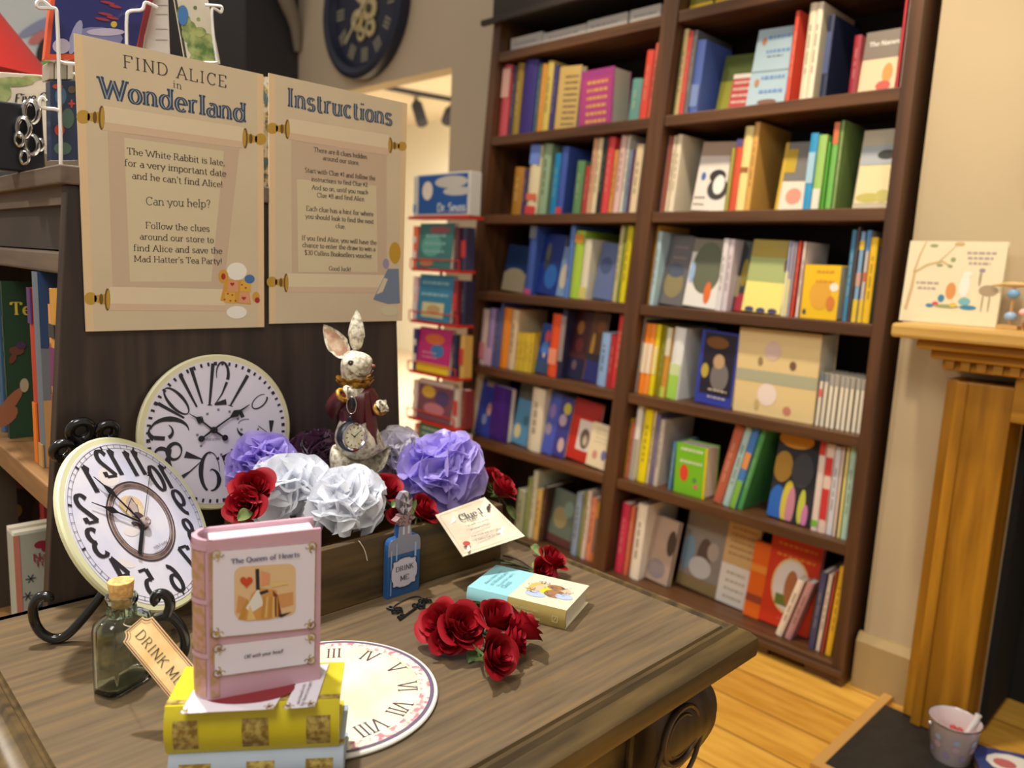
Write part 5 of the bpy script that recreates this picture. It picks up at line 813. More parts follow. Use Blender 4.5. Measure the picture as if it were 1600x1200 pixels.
num([(el(365, 655, 128, 78, 0, 175), (4, 34, 6)), (el(305, 662, 80, 58, 100, 235), (3, 10, 34)), (el(330, 660, 55, 48, -60, 60), (26, 14, 4)), ([(262, 704), (332, 708)], (26, 26))])
num([(el(398, 795, 46, 55, 0, 360, .3), (8, 30, 8)), ([(375, 780), (350, 850), (372, 905)], (6, 34, 20)), (el(310, 815, 45, 40, 20, 180), (20, 26, 6))])
num([([(468, 815), (590, 848)], (44, 3)), ([(590, 848), (500, 930), (450, 965)], (4, 10, 26))])
num([(el(636, 930, 62, 130, 0, 130), (4, 6, 8)), (el(640, 930, 66, 132, 90, 250), (6, 32, 14)), (el(640, 985, 56, 72, -90, 90), (8, 30, 6)), (el(650, 985, 30, 70, 90, 120), (5, 5)), ([(684, 835), (690, 850)], (24, 14))])
num([([(720, 842), (798, 786)], (36, 8)), ([(720, 842), (748, 920)], (4, 4)), (el(800, 950, 60, 75, 120, -60), (5, 24, 26)), ([(755, 905), (838, 876)], (4, 16))])
num([([(880, 740), (935, 775)], (34, 34)), ([(860, 800), (900, 860)], (8, 5))])
num([(el(888, 635, 70, 60, -180, 0), (4, 32, 4)), (el(885, 610, 60, 32, 80, 180), (4, 4)), ([(958, 622), (1050, 690)], (4, 4)), ([(1046, 586), (1042, 680)], (38, 6))])
num([(el(967, 460, 62, 34, 20, 340, -.75), (4, 8, 12)), ([(835, 520), (856, 566)], (26, 26)), ([(900, 480), (850, 520)], (4, 4))])
b = MB()
for i in range(12):
    a = i*PI/6+.0; u = ex*math.sin(a)+ey*math.cos(a); c0 = cc+u*R*.29+cn*.0010
    b.quad([c0+ex*x*.0016+ey*y*.0016 for x, y in ((-1, -1), (1, -1), (1, 1), (-1, 1))])
b.build('small_hour_marks', mat((120, 116, 130), .5), t)
b = MB(); text_on(b, 'Marseille', K(597, 722), K(706, 716), ey, cn, hi=.09, lo=.04); b.build('dial_lettering', mat((110, 106, 120), .5), t)
for tip, sp, tail in (((495, 542), (568, 582), (735, 703)), ((898, 480), (808, 540), (577, 710))):
    b = MB(); pv = K(655, 650, .003); tp, s_, tl = K(*tip, .003), K(*sp, .003), K(*tail, .003)
    strip(b, tl, pv, .0018, .003, cn); strip(b, pv, s_, .0024, .0018, cn); strip(b, pv+(s_-pv)*.75, s_, .0015, .0105, cn); strip(b, s_, s_+(tp-s_)*.35, .0105, .002, cn); strip(b, s_+(tp-s_)*.3, tp, .002, .0006, cn)
    b.lathe([(.0005, .0007), (.0042, .0007), (.0042, 0)], 14, fn=lambda x, y, z: tl+ex*x+ey*y+cn*z, caps=False); b.build('hand', HAND, t)
MB().lathe([(.0045, .002), (.0045, .005), (.0015, .0052), (.0005, .004)], 16, fn=lambda x, y, z: K(655, 650, 0)+ex*x+ey*y+cn*z).build('hub', HAND, t, smooth=40)
# front clock: mirrored dial on the easel
n2 = V((.5087, -.6834, .5236)).normalized(); c2 = V((.3005, .8961, .8883)); K = lambda x, y, l=.0012: plane_pt(c2+n2*l, n2, x, y)
e12 = V((-.3004, .429, .8519)); e12 = (e12-n2*e12.dot(n2)).normalized(); e9 = e12.cross(n2); e3 = -e9
R = .1086
t = thing('mirrored_clock', 'round pale clock with mirrored numerals standing on the black easel', 'clock', c2-e12*R)
DIAL2 = mat2((226, 222, 230), (206, 206, 226), 14, .4, .62, .5)
discbody(t, c2, e9, e12, n2, R, .008, mat((214, 212, 168), .4), DIAL2, .925)
f2 = lambda x, y, z=.001: c2+e9*x+e12*y+n2*z
for rr, w_ in ((.895, .0006), (.855, .0005)): MB().lathe([(R*rr, .0009), (R*rr+w_, .0009)], 72, fn=f2, caps=False).build('minute_ring', mat((120, 116, 130), .5), t)
b = MB()
for i in range(60):
    a = i*PI/30; u = e9*math.sin(a)+e12*math.cos(a); w_ = .0024 if i % 5 == 0 else .0004
    strip(b, c2+u*R*.855+n2*.0009, c2+u*R*.90+n2*.0009, w_, w_, n2, 0, .0002)
b.build('minute_marks', CK, t)
for k in range(1, 13):
    a = -k*PI/6; u = e9*math.sin(a)+e12*math.cos(a); s = str(k); wd, Q = text2d(s, hi=.17, lo=.07, serif=.18); sz = .047
    sx_ = sz*.8; o = c2+u*R*.70-e3*wd*sx_/2-e12*.35*sz+n2*.0011
    b = MB()
    for j, q in enumerate(Q): b.quad([o+n2*(3e-6*j)+e3*x*sx_+e12*(y+.12*(x-wd/2))*sz for x, y in q])
    b.build('mirrored_numeral', CK, t)
RING = mat2((92, 70, 62), (140, 112, 98), 60, .4, .6, .5)
for a_, c_, m in ((.395, .43, RING), (.44, .46, mat((74, 52, 46), .5)), (.375, .385, mat((96, 66, 54), .5))): MB().lathe([(R*a_, .0011), (R*c_, .0011)], 64, fn=f2, caps=False).build('printed_ring', m, t)
b = MB(); bl = lambda px, py, rx, ry, rot, mi, l: b.quad([K(px+rx*math.cos(q)*math.cos(rot)-ry*math.sin(q)*math.sin(rot), py+rx*math.cos(q)*math.sin(rot)+ry*math.sin(q)*math.cos(rot), l) for q in [2*PI*i/16 for i in range(16)]], mi)
bl(205, 790, 20, 15, .4, 0, .0010); bl(212, 800, 16, 12, .8, 1, .00105); bl(224, 818, 9, 11, 0, 2, .0012); bl(203, 783, 6, 8, .3, 3, .0011); bl(210, 798, 7, 12, -.4, 3, .00115); bl(217, 806, 9, 5, .5, 4, .0012); bl(212, 818, 7, 3, .2, 4, .00125); bl(230, 812, 5, 3, .2, 4, .00125); bl(170, 745, 18, 14, .5, 5, .0008); bl(196, 880, 16, 6, .3, 5, .0008); bl(206, 830, 12, 8, 0, 5, .0009)
b.build('printed_sketch', [mat((220, 192, 146), .5), mat((226, 206, 172), .5), mat((96, 60, 56), .5), mat((186, 166, 160), .5), mat((80, 62, 66), .5), mat((228, 218, 214), .5)], t)
b = MB()
for p, q in (((197, 800), (205, 778)), ((205, 778), (214, 790)), ((200, 790), (214, 808)), ((214, 788), (218, 806)), ((206, 806), (228, 815)), ((208, 822), (236, 812))): strip(b, K(*p, .0014), K(*q, .0014), .0007, .0005, n2, 0, .0001)
b.build('printed_sketch_lines', mat((70, 52, 56), .5), t)
b = MB(); text_on(b, 'White Rabbit', K(262, 848, .0011), K(240, 858, .0011), e12, n2, hi=.1, lo=.05); text_on(b, 'Clock Company', K(266, 854, .0011), K(242, 866, .0011), e12, n2, hi=.1, lo=.05); b.build('dial_lettering', mat((110, 90, 96), .5), t)
pv = K(223, 817, .004)
for pts, ws in (([(223, 817), (172, 767), (146, 745)], 'm'), ([(223, 817), (175, 797), (143, 785)], 'h')):
    b = MB(); s_ = K(*pts[1], .004); tp = K(*pts[2], .004)
    strip(b, pv, s_, .0026, .0016, n2); strip(b, pv+(s_-pv)*.8, s_, .0016, .0085, n2); strip(b, s_, s_+(tp-s_)*.4, .0085, .0016, n2); strip(b, s_+(tp-s_)*.35, tp, .0016, .0007, n2); b.build('hand', HAND, t)
b = MB(); strip(b, pv, K(218, 866, .004), .0052, .0052, n2); b.build('lower_bar', HAND, t)
b = MB(); st = K(234, 742, .0048); strip(b, pv+n2*.0008, st, .0009, .0007, n2, 0, .0003); b.quad([st+(e9*math.cos(i*PI/5)+e12*math.sin(i*PI/5))*(.0058 if i % 2 else .0024) for i in range(10)]); b.build('second_hand', HAND, t)
MB().lathe([(.0062, .001), (.0062, .006), (.0035, .0072), (.003, .006), (.0005, .006)], 20, fn=lambda x, y, z: f2(x, y, z)+(K(223, 817, 0)-c2)).build('hub', [mat((210, 196, 190), .3, metal=.6)], t, smooth=40)
# black iron easel
IR = mat((14, 14, 16), .22, coat=.5)
nl = V((-.5, -.86, 0)).normalized(); of = V((.213, .912, TZ+.002))
t = thing('plate_easel', 'black wrought iron scroll easel holding the mirrored clock', 'easel', (.29, .92, TZ))
pe = lambda x, y, o=of, n=nl: plane_pt(o, n, x, y)+V((0, 0, .0045))
tb = lambda pts, r, nm, sm=6: MB().tube(smoothline(pts, sm), r, 10).build(nm, IR, t, smooth=60)
tb([pe(*q) for q in ((77, 944), (76, 938), (68, 937), (58, 942), (52, 956), (54, 976), (64, 994), (80, 1003), (97, 1002), (112, 992), (132, 970), (152, 945), (172, 920))]+[c2-n2*.022-e9*.05-e12*.05, c2-n2*.022+e12*.085], .0052, 'front_leg')
o3 = V((.315, .838, .79)); n3 = V((-.35, -.93, 0)).normalized(); f3 = on(2, TZ+.007, 280, 1042); o3 = V(f3); 
tb([pe(*q, o3, n3) for q in ((246, 948), (242, 944), (245, 936), (254, 934), (263, 940), (266, 952), (263, 964), (262, 970))]+[pe(270, 972, o3, n3), pe(282, 985, o3, n3), pe(289, 1004, o3, n3), pe(288, 1024, o3, n3), pe(280, 1040, o3, n3)], .0052, 'front_leg')
tb([pe(262, 968, o3, n3), pe(256, 974, o3, n3)+V((0, .02, -.006)), c2-n2*.040+e12*-.100, c2-n2*.026+e12*.0, c2-n2*.022+e12*.085], .0048, 'support_bar')
tb([c2-n2*.022+e12*.08, V((.315, 1.0, TZ+.005))], .0045, 'back_leg', 3)
yr = 1.0
for px, py, r in ((98, 704, 15), (126, 673, 18), (167, 674, 15)):
    c = on(1, yr, px, py); s = (c-CAM).dot(fw)/F; R_ = r*s*.86
    MB().tube([c+V((math.cos(q)*R_, -.004*math.sin(q), math.sin(q)*R_)) for q in [2*PI*i/24 for i in range(24)]], .0058, 10, closed=True).build('scroll_ring', IR, t, smooth=60)
tb([on(1, yr, 112, 712), on(1, yr, 135, 695), on(1, yr, 160, 690), on(1, yr, 185, 692)], .005, 'scroll_bar'); tb([on(1, yr, 126, 690), c2-n2*.024+e12*.08], .005, 'scroll_bar', 2)
# ================================================================== books, bottle, plate, tag on the table
GOLDP = mat2((134, 106, 44), (190, 168, 90), 170, .4, .6, .45, metal=.2)
# plate clock lying flat
pc = V((.388, .629, TZ)); R = .108; ZP = TZ+.0045
t = thing('clock_plate', 'round cream clock face with Roman numerals lying flat on the table', 'clock face', pc)
MB().lathe([(R-.004, .0002), (R-.0005, .0012), (R, .003), (R-.001, .0043), (R-.003, .0045), (R*.5, .0045)], 96, fn=lambda x, y, z: pc+V((x, y, z))).build('disc', mat((226, 220, 206), .35), t, smooth=40)
MB().lathe([(R*.02, .0047), (R*.965, .0047)], 96, fn=lambda x, y, z: pc+V((x, y, z)), caps=False).build('dial', mat2((240, 234, 204), (220, 210, 176), 16, .4, .62, .4), t)
MB().lathe([(R*.925, .0049), (R*.962, .0049)], 96, fn=lambda x, y, z: pc+V((x, y, z)), caps=False).build('printed_band', mat((104, 88, 110), .4), t)
MB().lathe([(R*.83, .00485), (R*.925, .00485)], 96, fn=lambda x, y, z: pc+V((x, y, z)), caps=False).build('speckled_band', mat2((236, 222, 196), (206, 120, 130), 150, .48, .62, .4), t)
d3 = on(2, ZP, 522, 1017)-pc; a3 = math.atan2(d3.y, d3.x)
for k, s in enumerate('I II III IV V VI VII VIII IX X XI XII'.split()):
    a = a3-(k-2)*PI/6; u = V((math.cos(a), math.sin(a), 0)); v = V((math.sin(a), -math.cos(a), 0)); wd, Q = text2d(s, hi=.09, lo=.03, serif=.2, space=-.06 if len(s) > 1 else 0); sz = .020/.7; sx_ = sz*.72
    b = MB(); o = pc+u*R*.62-v*wd*sx_/2+V((0, 0, .0050))
    for j, q in enumerate(Q): b.quad([o+v*x*sx_+u*y*sz+V((0, 0, 3e-6*j)) for x, y in q])
    b.build('numeral', mat((84, 62, 66), .5), t)
b = MB()
for i in range(60): a = a3+i*PI/30; b.disc(pc+V((math.cos(a)*R*.80, math.sin(a)*R*.80, .0050)), (.0005, 0, 0), (0, .0005, 0), 6)
b.build('minute_dots', mat((120, 96, 96), .5), t)
# blue-grey book under the yellow one
Z1, Z2 = TZ+.0055, .7965
def orn(b, p, ex, ey, s, n):
    """small gilt corner ornament"""
    for a0, r in ((0, 1), (.5, .6), (1.0, .8)):
        pts = [p+ex*s*(a0*.8+.35*r*math.cos(q)) + ey*s*(.25+.35*r*math.sin(q)) for q in [i*PI/6 for i in range(10)]]; pline(b, pts, s*.10, n)
        pts = [p+ey*s*(a0*.8+.35*r*math.cos(q)) + ex*s*(.25+.35*r*math.sin(q)) for q in [i*PI/6 for i in range(10)]]; pline(b, pts, s*.13, n)
def flatbook(name, label, A, B, D, z0, z1, cov, group, patches):
    """book lying flat: spine from A to B (towards the camera), depth D"""
    A, B = V((A.x, A.y, z0)), V((B.x, B.y, z0)); ex = (B-A).normalized(); ey = V((-ex.y, ex.x, 0)); L = (B-A).length; th = z1-z0; t = thing(name, label, 'book', A, group)
    M = Mx(((ex.x, ey.x, 0, A.x), (ex.y, ey.y, 0, A.y), (0, 0, 1, z0), (0, 0, 0, 1)))
    b = MB(M); bt = .0035; n = 8
    b.box((0, .004, 0), (L, D, bt)); b.box((0, .004, th-bt), (L, D, th))
    b.grid(lambda u, v: (L*u, .004-.006*math.sin(PI*v), th*v), 2, n+1); b.grid(lambda u, v: (L*u, .008-.006*math.sin(PI*v), bt+(th-2*bt)*v), 2, n+1)
    for x in (0, L):
        for k in range(n): b.quad([(x, .004-.006*math.sin(PI*k/n), th*k/n), (x, .008-.006*math.sin(PI*k/n), bt+(th-2*bt)*k/n), (x, .008-.006*math.sin(PI*(k+1)/n), bt+(th-2*bt)*(k+1)/n), (x, .004-.006*math.sin(PI*(k+1)/n), th*(k+1)/n)])
    b.build('cover', cov, t, smooth=30)
    MB(M).box((.004, .007, bt), (L-.004, D-.004, th-bt)).build('pages', PAGE, t)
    for u0, u1 in patches:
        b = MB(M); b.grid(lambda u, v: (L*(u0+(u1-u0)*u), .0034-.006*math.sin(PI*v), th*(.04+.9*v)), 2, 9); b.build('gilt_spine_patch', GOLDP, t, smooth=60)
    MB(M).box((0, .006, th-.0002), (L, .012, th+.0006)).build('gilt_edge', GOLDP, t)
    return t, M, L
A = on(2, Z2, 257, 1183); B = on(2, Z2, 529, 1170); C0 = on(2, .8385, 547, 1033)
ex = (B-A).normalized(); ey = V((-ex.y, ex.x, 0)); D = (C0-B).dot(ey)
A0 = A+ex*.002+ey*.001; B0 = B+ex*.004+ey*.001
flatbook('blue_grey_book', 'pale blue grey handmade book at the bottom of the stack', A0, B0, D*.97, Z1, Z2-.0004, mat((172, 184, 196), .5, var=.05, scale=30), 'handmade books', ((.06, .24), (.44, .6), (.78, .94)))
t, My, L = flatbook('yellow_book', 'yellow handmade book lying flat in the middle of the stack', A, B, D, Z2, .838, mat((206, 190, 36), .4, var=.06, scale=30), 'handmade books', ((.05, .19), (.44, .59), (.81, .95)))
ZT_ = .8384; Q2 = lambda px, py, l=0: on(2, ZT_+l, px, py)
PLQ = mat((226, 220, 230), .45)
def plaque(pts): b = MB(); b.hexa([Q2(*p) for p in pts]+[Q2(*p, .0014) for p in pts]); b.build('cover_plaque', PLQ, t, bevel=.0003)
plaque([(281, 1115), (427, 1108), (462, 1052), (312, 1062)]); plaque([(443, 1108), (492, 1104), (514, 1037), (476, 1040)])
b = MB(); b.disc(Q2(390, 1080, .0016), V((.03, -.02, 0)), V((.012, .014, 0))); b.build('plaque_picture', mat((130, 40, 44), .5), t)
b = MB(); text_on(b, 'You’re bound to do'.replace('’', "'"), Q2(467, 1102, .0016), Q2(478, 1070, .0016), (-1, .6, 0), (0, 0, 1)); text_on(b, 'but there is no sport', Q2(474, 1103, .0016), Q2(488, 1066, .0016), (-1, .6, 0), (0, 0, 1)); b.build('plaque_text', INK, t)
b = MB()
for p, sx_, sy_ in (((284, 1113), 1, 1), ((424, 1106), -1, 1), ((446, 1106), 1, 1), ((489, 1102), -1, 1)): orn(b, Q2(*p, .0017), ex*sx_, ey*sy_, .006, V((0, 0, 1)))
b.build('gilt_corner', GOLDP, t)
# pink book standing on top
zb = .8400; A = on(2, zb, 321, 1096); B = on(2, zb, 500, 1061); ex = (B-A).normalized(); ey = V((-ex.y, ex.x, 0)); W = (B-A).length; H = z_at(846, A.x, A.y)-zb; TH = .033
t = thing('pink_book', 'pink handmade book with portrait panel standing upright on the yellow book', 'book', A, 'handmade books')
M = Mx(((ex.x, ey.x, 0, A.x), (ex.y, ey.y, 0, A.y), (0, 0, 1, zb), (0, 0, 0, 1)))
PINK = mat((198, 158, 170), .45, var=.04, scale=25); bt = .0035
b = MB(M); b.box((.003, 0, 0), (W, bt, H)); b.box((.003, TH-bt, 0), (W, TH, H)); n = 10
sp = lambda v, k=0: (.004-(.011-k)*math.sin(PI*v)**.7, TH*v)
b.grid(lambda u, v: (*sp(v), H*u), 2, n+1)
for z in (0, H):
    for k in range(n): a0, a1 = sp(k/n), sp((k+1)/n); b.quad([(a0[0], a0[1], z), (a1[0], a1[1], z), (a1[0]+.004, a1[1], z), (a0[0]+.004, a0[1], z)])
b.grid(lambda u, v: (sp(v)[0]+.004, sp(v)[1], H*u), 2, n+1)
for z in (.28, .62, .95): b.grid(lambda u, v: (sp(v)[0]-.0012, sp(v)[1], H*(z-.015+.03*u)), 2, n+1)
b.build('cover', PINK, t, smooth=40)
MB(M).box((.006, bt, .003), (W-.004, TH-bt, H-.004)).build('pages', mat((240, 226, 232), .8), t)
GS = mat2((196, 150, 144), (176, 140, 96), 150, .42, .58, .45, metal=.1)
for z0, z1 in ((.02, .26), (.30, .60), (.64, .93)):
    b = MB(M); b.grid(lambda u, v: (sp(.04+.9*v)[0]-.0005, sp(.04+.9*v)[1], H*(z0+(z1-z0)*u)), 2, n+1); b.build('gilt_spine_patch', GS, t, smooth=60)
b = MB(M); b.quad([(.004, -.0004, .002), (.011, -.0004, .002), (.011, -.0004, H-.01), (.004, -.0004, H-.01)]); b.build('gilt_hinge', GS, t)
nc = -ey; QC = lambda px, py, l=.0012: plane_pt(A+nc*l, nc, px, py)
def plq(pts): b = MB(); b.hexa([QC(*p, 0) for p in pts]+[QC(*p, .0012) for p in pts]); b.build('cover_plaque', PLQ, t, bevel=.0003)
plq([(332, 997), (491, 981), (493, 848), (332, 862)]); plq([(335, 1058), (491, 1036), (492, 990), (335, 1009)])
for pts in ([(332, 997), (491, 981), (493, 848), (332, 862)], [(335, 1058), (491, 1036), (492, 990), (335, 1009)]):
    b = MB(); P = [QC(*p, .0013) for p in pts]; pline(b, P+[P[0]], .0005, nc); b.build('gilt_border', GOLDP, t)
    b = MB()
    for i in range(4): u = (P[(i+1) % 4]-P[i]).normalized(); v = (P[i-1]-P[i]).normalized(); orn(b, P[i]+u*.0012+v*.0012+nc*.0002, u, v, .0065, nc)
    b.build('gilt_corner', GOLDP, t)
b = MB(); text_on(b, 'The Queen of Hearts', QC(361, 881), QC(468, 869), UPZ, nc, hi=.16, lo=.06, space=.03); b.build('title', mat((92, 98, 130), .5), t)
b = MB(); text_on(b, 'Off with your head!', QC(381, 1029), QC(442, 1019), UPZ, nc, hi=.12, lo=.055, shear=.25, ys=1.15); b.build('caption', mat((50, 46, 52), .5), t)
# plain generic stand-in picture: heart, draped patterned cloth and a dark post on a tan ground
pq = lambda pts, l: [QC(x, y, l) for x, y in pts]
rr = [(366+96*u, 886+ (82)*v-(6*u)) for u, v in rrect(0, 0, 1, 1, .14, 4)]
b = MB(); b.quad(pq(rr, .0014), 0)
for pts, mi in (([(372, 968), (385, 935), (398, 950), (390, 970)], 2), ([(382, 970), (392, 930), (404, 918), (432, 922), (438, 962), (420, 968)], 3), ([(404, 918), (412, 945), (392, 958), (384, 950)], 4), ([(426, 922), (434, 930), (440, 960), (430, 964)], 5), ([(399, 889), (405, 889), (406, 922), (400, 922)], 6), ([(405, 925), (418, 921), (420, 925), (407, 930)], 6), ([(430, 962), (456, 956), (440, 965)], 6), ([(386, 970), (390, 945), (400, 968)], 7), ([(428, 930), (458, 925), (458, 945), (440, 950)], 1), ([(372, 930), (384, 935), (376, 958), (369, 958)], 1), ([(408, 892), (422, 896), (420, 912), (408, 916)], 8), ([(420, 910), (446, 908), (450, 913), (424, 918)], 7)): b.quad(pq(pts, .0015+.00003*mi), mi)
b.quad(pq([(385+10*16*math.sin(a)**3/16, 909-10*(13*math.cos(a)-5*math.cos(2*a)-2*math.cos(3*a)-math.cos(4*a))/16) for a in [2*PI*i/24 for i in range(24)]], .0018), 9)
for i in range(5): b.quad(pq([(408+6*i, 965), (411+6*i, 965), (414+5*i, 932), (412+5*i, 932)], .0019), 7 if i % 2 else 2)
b.build('cover_picture', [mat(c, .5) for c in ((220, 186, 140), (206, 146, 90), (190, 140, 60), (206, 150, 80), (226, 222, 214), (120, 52, 40), (44, 36, 44), (222, 190, 120), (220, 150, 110), (200, 70, 40))], t)
# ---------------- glass bottle with cork
o = V((.222, .752, TZ)); ex = V((.047, .022, 0)).normalized(); ey = V((-ex.y, ex.x, 0)); cb = o+ex*.0275+ey*.0165
t = thing('glass_bottle', 'small square shouldered glass bottle with cork stopper, left on the table', 'bottle', cb)
def ring(z, hx, hy, e, n=36, g=0):
    out = []
    for i in range(n):
        a = 2*PI*i/n; c_, s_ = math.cos(a), math.sin(a); out.append(cb+ex*(math.copysign(abs(c_)**e, c_)*(hx-g))+ey*(math.copysign(abs(s_)**e, s_)*(hy-g))+V((0, 0, z)))
    return out
secs = [(.0006, .0245, .0145, .5), (.003, .0275, .0165, .45), (.066, .0275, .0165, .45), (.072, .0266, .016, .5), (.0762, .021, .0145, .7), (.0785, .0125, .0122, 1), (.083, .0128, .0128, 1), (.089, .0122, .0122, 1), (.0905, .0152, .0152, 1), (.0945, .0156, .0156, 1), (.097, .0145, .0145, 1)]
inn = [(.0965, .0118, .0118, 1), (.088, .0102, .0102, 1), (.077, .0102, .0102, 1), (.0745, .018, .0125, .8), (.0708, .024, .014, .55), (.065, .025, .0142, .5), (.008, .025, .0142, .5), (.0055, .022, .012, .6)]
b = MB(); n = 36; R_ = [ring(*s) for s in secs]+[ring(*s) for s in inn]; b.v = [p for r in R_ for p in r]
b.f = [(j*n+i, j*n+(i+1) % n, (j+1)*n+(i+1) % n, (j+1)*n+i) for j in range(len(R_)-1) for i in range(n)]+[tuple(range(n-1, -1, -1)), tuple(range((len(R_)-1)*n, len(R_)*n))]; b.m = [0]*len(b.f)
b.build('glass', glassmat((228, 238, 228), .02), t, smooth=50)
b = MB()
for k in range(10):
    a = k*2*PI/10; b.ball(cb+V((math.cos(a)*.0125, math.sin(a)*.0125, .081)), (.0022, .0022, .0055), 8, 6)
b.build('neck_pattern', glassmat((214, 232, 214), .05), t, smooth=60)
MB().lathe([(.0096, .086), (.0108, .0972), (.0122, .111), (.0118, .112), (.0004, .1122)], 28, fn=lambda x, y, z: cb+V((x, y, z))).build('cork', mat2((196, 146, 80), (224, 180, 112), 220, .4, .6, .8), t, smooth=50)
# tag hanging over the bottle's front
ta, tb2, tc2, td = pd(186, 995, .706), pd(232, 956, .716), pd(318, 1059, .702), pd(272, 1098, .692)
t = thing('drink_me_tag', 'tan paper tag lettered DRINK ME leaning on the glass bottle', 'tag', td)
O = (ta+td)/2; eu = ((td-ta)+(tc2-tb2)).normalized(); ev = ((tb2-ta)+(tc2-td)); ev = (ev-eu*ev.dot(eu)).normalized(); nt_ = eu.cross(ev)
nt_ = nt_ if nt_.dot(fw) < 0 else -nt_
c0 = (ta+tb2+tc2+td)/4; hu, hv = ((td-ta).length+(tc2-tb2).length)/4, ((tb2-ta).length+(tc2-td).length)/4
def notch(hu, hv, r): return arc(hu, hv, r, r, 270, 180, 6)+arc(-hu, hv, r, r, 0, -90, 6)+arc(-hu, -hv, r, r, 90, 0, 6)+arc(hu, -hv, r, r, 180, 90, 6)
fx = lambda x, y, z: c0+eu*x+ev*y+nt_*z
MB().prism(notch(hu, hv, .006), -.0006, .0006, 0, fx).build('card', mat2((226, 186, 120), (240, 212, 150), 30, .4, .6, .6), t)
b = MB(); P = [fx(x, y, .0008) for x, y in notch(hu-.0012, hv-.0012, .006)]; pline(b, P+[P[0]], .0010, nt_); P = [fx(x, y, .0008) for x, y in notch(hu-.003, hv-.003, .006)]; pline(b, P+[P[0]], .0004, nt_); b.build('printed_border', mat((110, 60, 60), .6), t)
b = MB(); wd, Q = text2d('DRINK ME', hi=.075, lo=.03, serif=.15, space=.06); kx = 1.55*hu/wd
for j, q in enumerate(Q): b.quad([c0+nt_*(3e-6*j)+eu*(-hu*.78+x*kx)+ev*(-hv*.34+y*kx*1.0)+nt_*.0009 for x, y in q])
b.build('lettering', mat((50, 40, 36), .6), t)
b = MB(); b.tube(smoothline([fx(-hu*.9, 0, .0005), cb+V((-.004, -.016, .074)), cb+ex*.0135+V((0, 0, .076)), cb+ey*.0135+V((0, 0, .076)), cb-ex*.0135+V((0, 0, .076)), cb-ey*.0135+V((0, 0, .076))], 5), .0004, 5); b.build('string', mat((206, 196, 170), .8), t)
# ================================================================== wooden crate, cut-out bottle, keys, clue card
CW = mat2((62, 46, 22), (104, 80, 40), 4, .35, .7, .55, stretch=(1.5, 14, 14), detail=8); CWE = mat2((96, 76, 40), (132, 104, 58), 5, .35, .7, .55, stretch=(1.5, 14, 14), detail=8)
t = thing('wooden_crate', 'low brown wooden crate filled with paper flowers on the table', 'crate', (.60, .89, TZ))
bx0, bx1, by0, by1, bz = .437, .778, .7885, .985, .845
MB().box((bx0, by0, TZ), (bx1, by0+.012, bz)).build('front_board', CW, t, bevel=.0015); MB().box((bx0, by1-.012, TZ), (bx1, by1, bz)).build('back_board', CW, t, bevel=.0015)
for x in (bx0, bx1-.012): MB().box((x, by0+.012, TZ), (x+.012, by1-.012, bz)).build('end_board', mat2((62, 46, 22), (104, 80, 40), 4, .35, .7, .55, stretch=(14, 1.5, 14)), t, bevel=.0015)
MB().box((bx0+.012, by0+.012, TZ), (bx1-.012, by1-.012, TZ+.01)).build('bottom_board', CW, t)
yc = .7765; t = thing('bottle_cutout', 'flat blue bottle cut-out lettered DRINK ME leaning on the crate front', 'bottle cut-out', (.589, yc, TZ))
N3 = V((0, -1, 0)); q3 = lambda px, py, l=0: on(1, yc-l, px, py)
xa, xb = q3(605, 938).x, q3(655, 908).x; zz = lambda py: q3(631, py).z
body = [(xa, TZ), (xb, TZ), (xb, TZ+.066)]+[(xb-.007+.007*math.cos(a), TZ+.068+.012*math.sin(a)) for a in [PI/8, PI/4, 3*PI/8, PI/2]]+[((xa+xb)/2+.011, TZ+.081), ((xa+xb)/2+.0095, TZ+.096), ((xa+xb)/2-.0095, TZ+.096), ((xa+xb)/2-.011, TZ+.081)]+[(xa+.007-.007*math.cos(a), TZ+.068+.012*math.sin(a)) for a in [PI/2, 3*PI/8, PI/4, PI/8]]+[(xa, TZ+.066)]
f4 = lambda x, z, y: (x, yc+.010-y*1.0, z)
MB().prism(body, .0, .010, 0, lambda x, y, z: (x, yc+.010-z, y)).build('body_board', mat((40, 86, 140), .35), t, bevel=.0006)
b = MB(); b.prism([(x, max(z, TZ+.058)) for x, z in body], .010, .0104, 0, lambda x, y, z: (x, yc+.010-z, y)); b.build('printed_glass', mat((136, 132, 146), .3), t)
xm = (xa+xb)/2
b = MB(); b.quad([(xa+.004, yc-.0008, TZ+.004), (xa+.0055, yc-.0008, TZ+.004), (xa+.0055, yc-.0008, TZ+.066), (xa+.004, yc-.0008, TZ+.066)]); b.quad([(xb-.010, yc-.0008, TZ+.05), (xb-.007, yc-.0008, TZ+.05), (xb-.007, yc-.0008, TZ+.07), (xb-.010, yc-.0008, TZ+.07)]); b.quad([(xa+.012, yc-.0008, TZ+.05), (xa+.014, yc-.0008, TZ+.05), (xa+.014, yc-.0008, TZ+.074), (xa+.012, yc-.0008, TZ+.074)]); b.build('printed_highlight', mat((150, 176, 206), .3), t)
b = MB(); b.quad([(xm-.004, yc-.0008, TZ+.084), (xm-.001, yc-.0008, TZ+.084), (xm-.001, yc-.0008, TZ+.095), (xm-.004, yc-.0008, TZ+.095)]); b.quad([(xm+.004, yc-.0008, TZ+.084), (xm+.007, yc-.0008, TZ+.084), (xm+.007, yc-.0008, TZ+.095), (xm+.004, yc-.0008, TZ+.095)]); b.build('printed_highlight', mat((206, 200, 204), .3), t)
col = [(xm+(.0135+.003*math.cos(6*a))*math.cos(a), TZ+.104+(.0085+.0015*math.cos(5*a))*math.sin(a)) for a in [2*PI*i/36 for i in range(36)]]
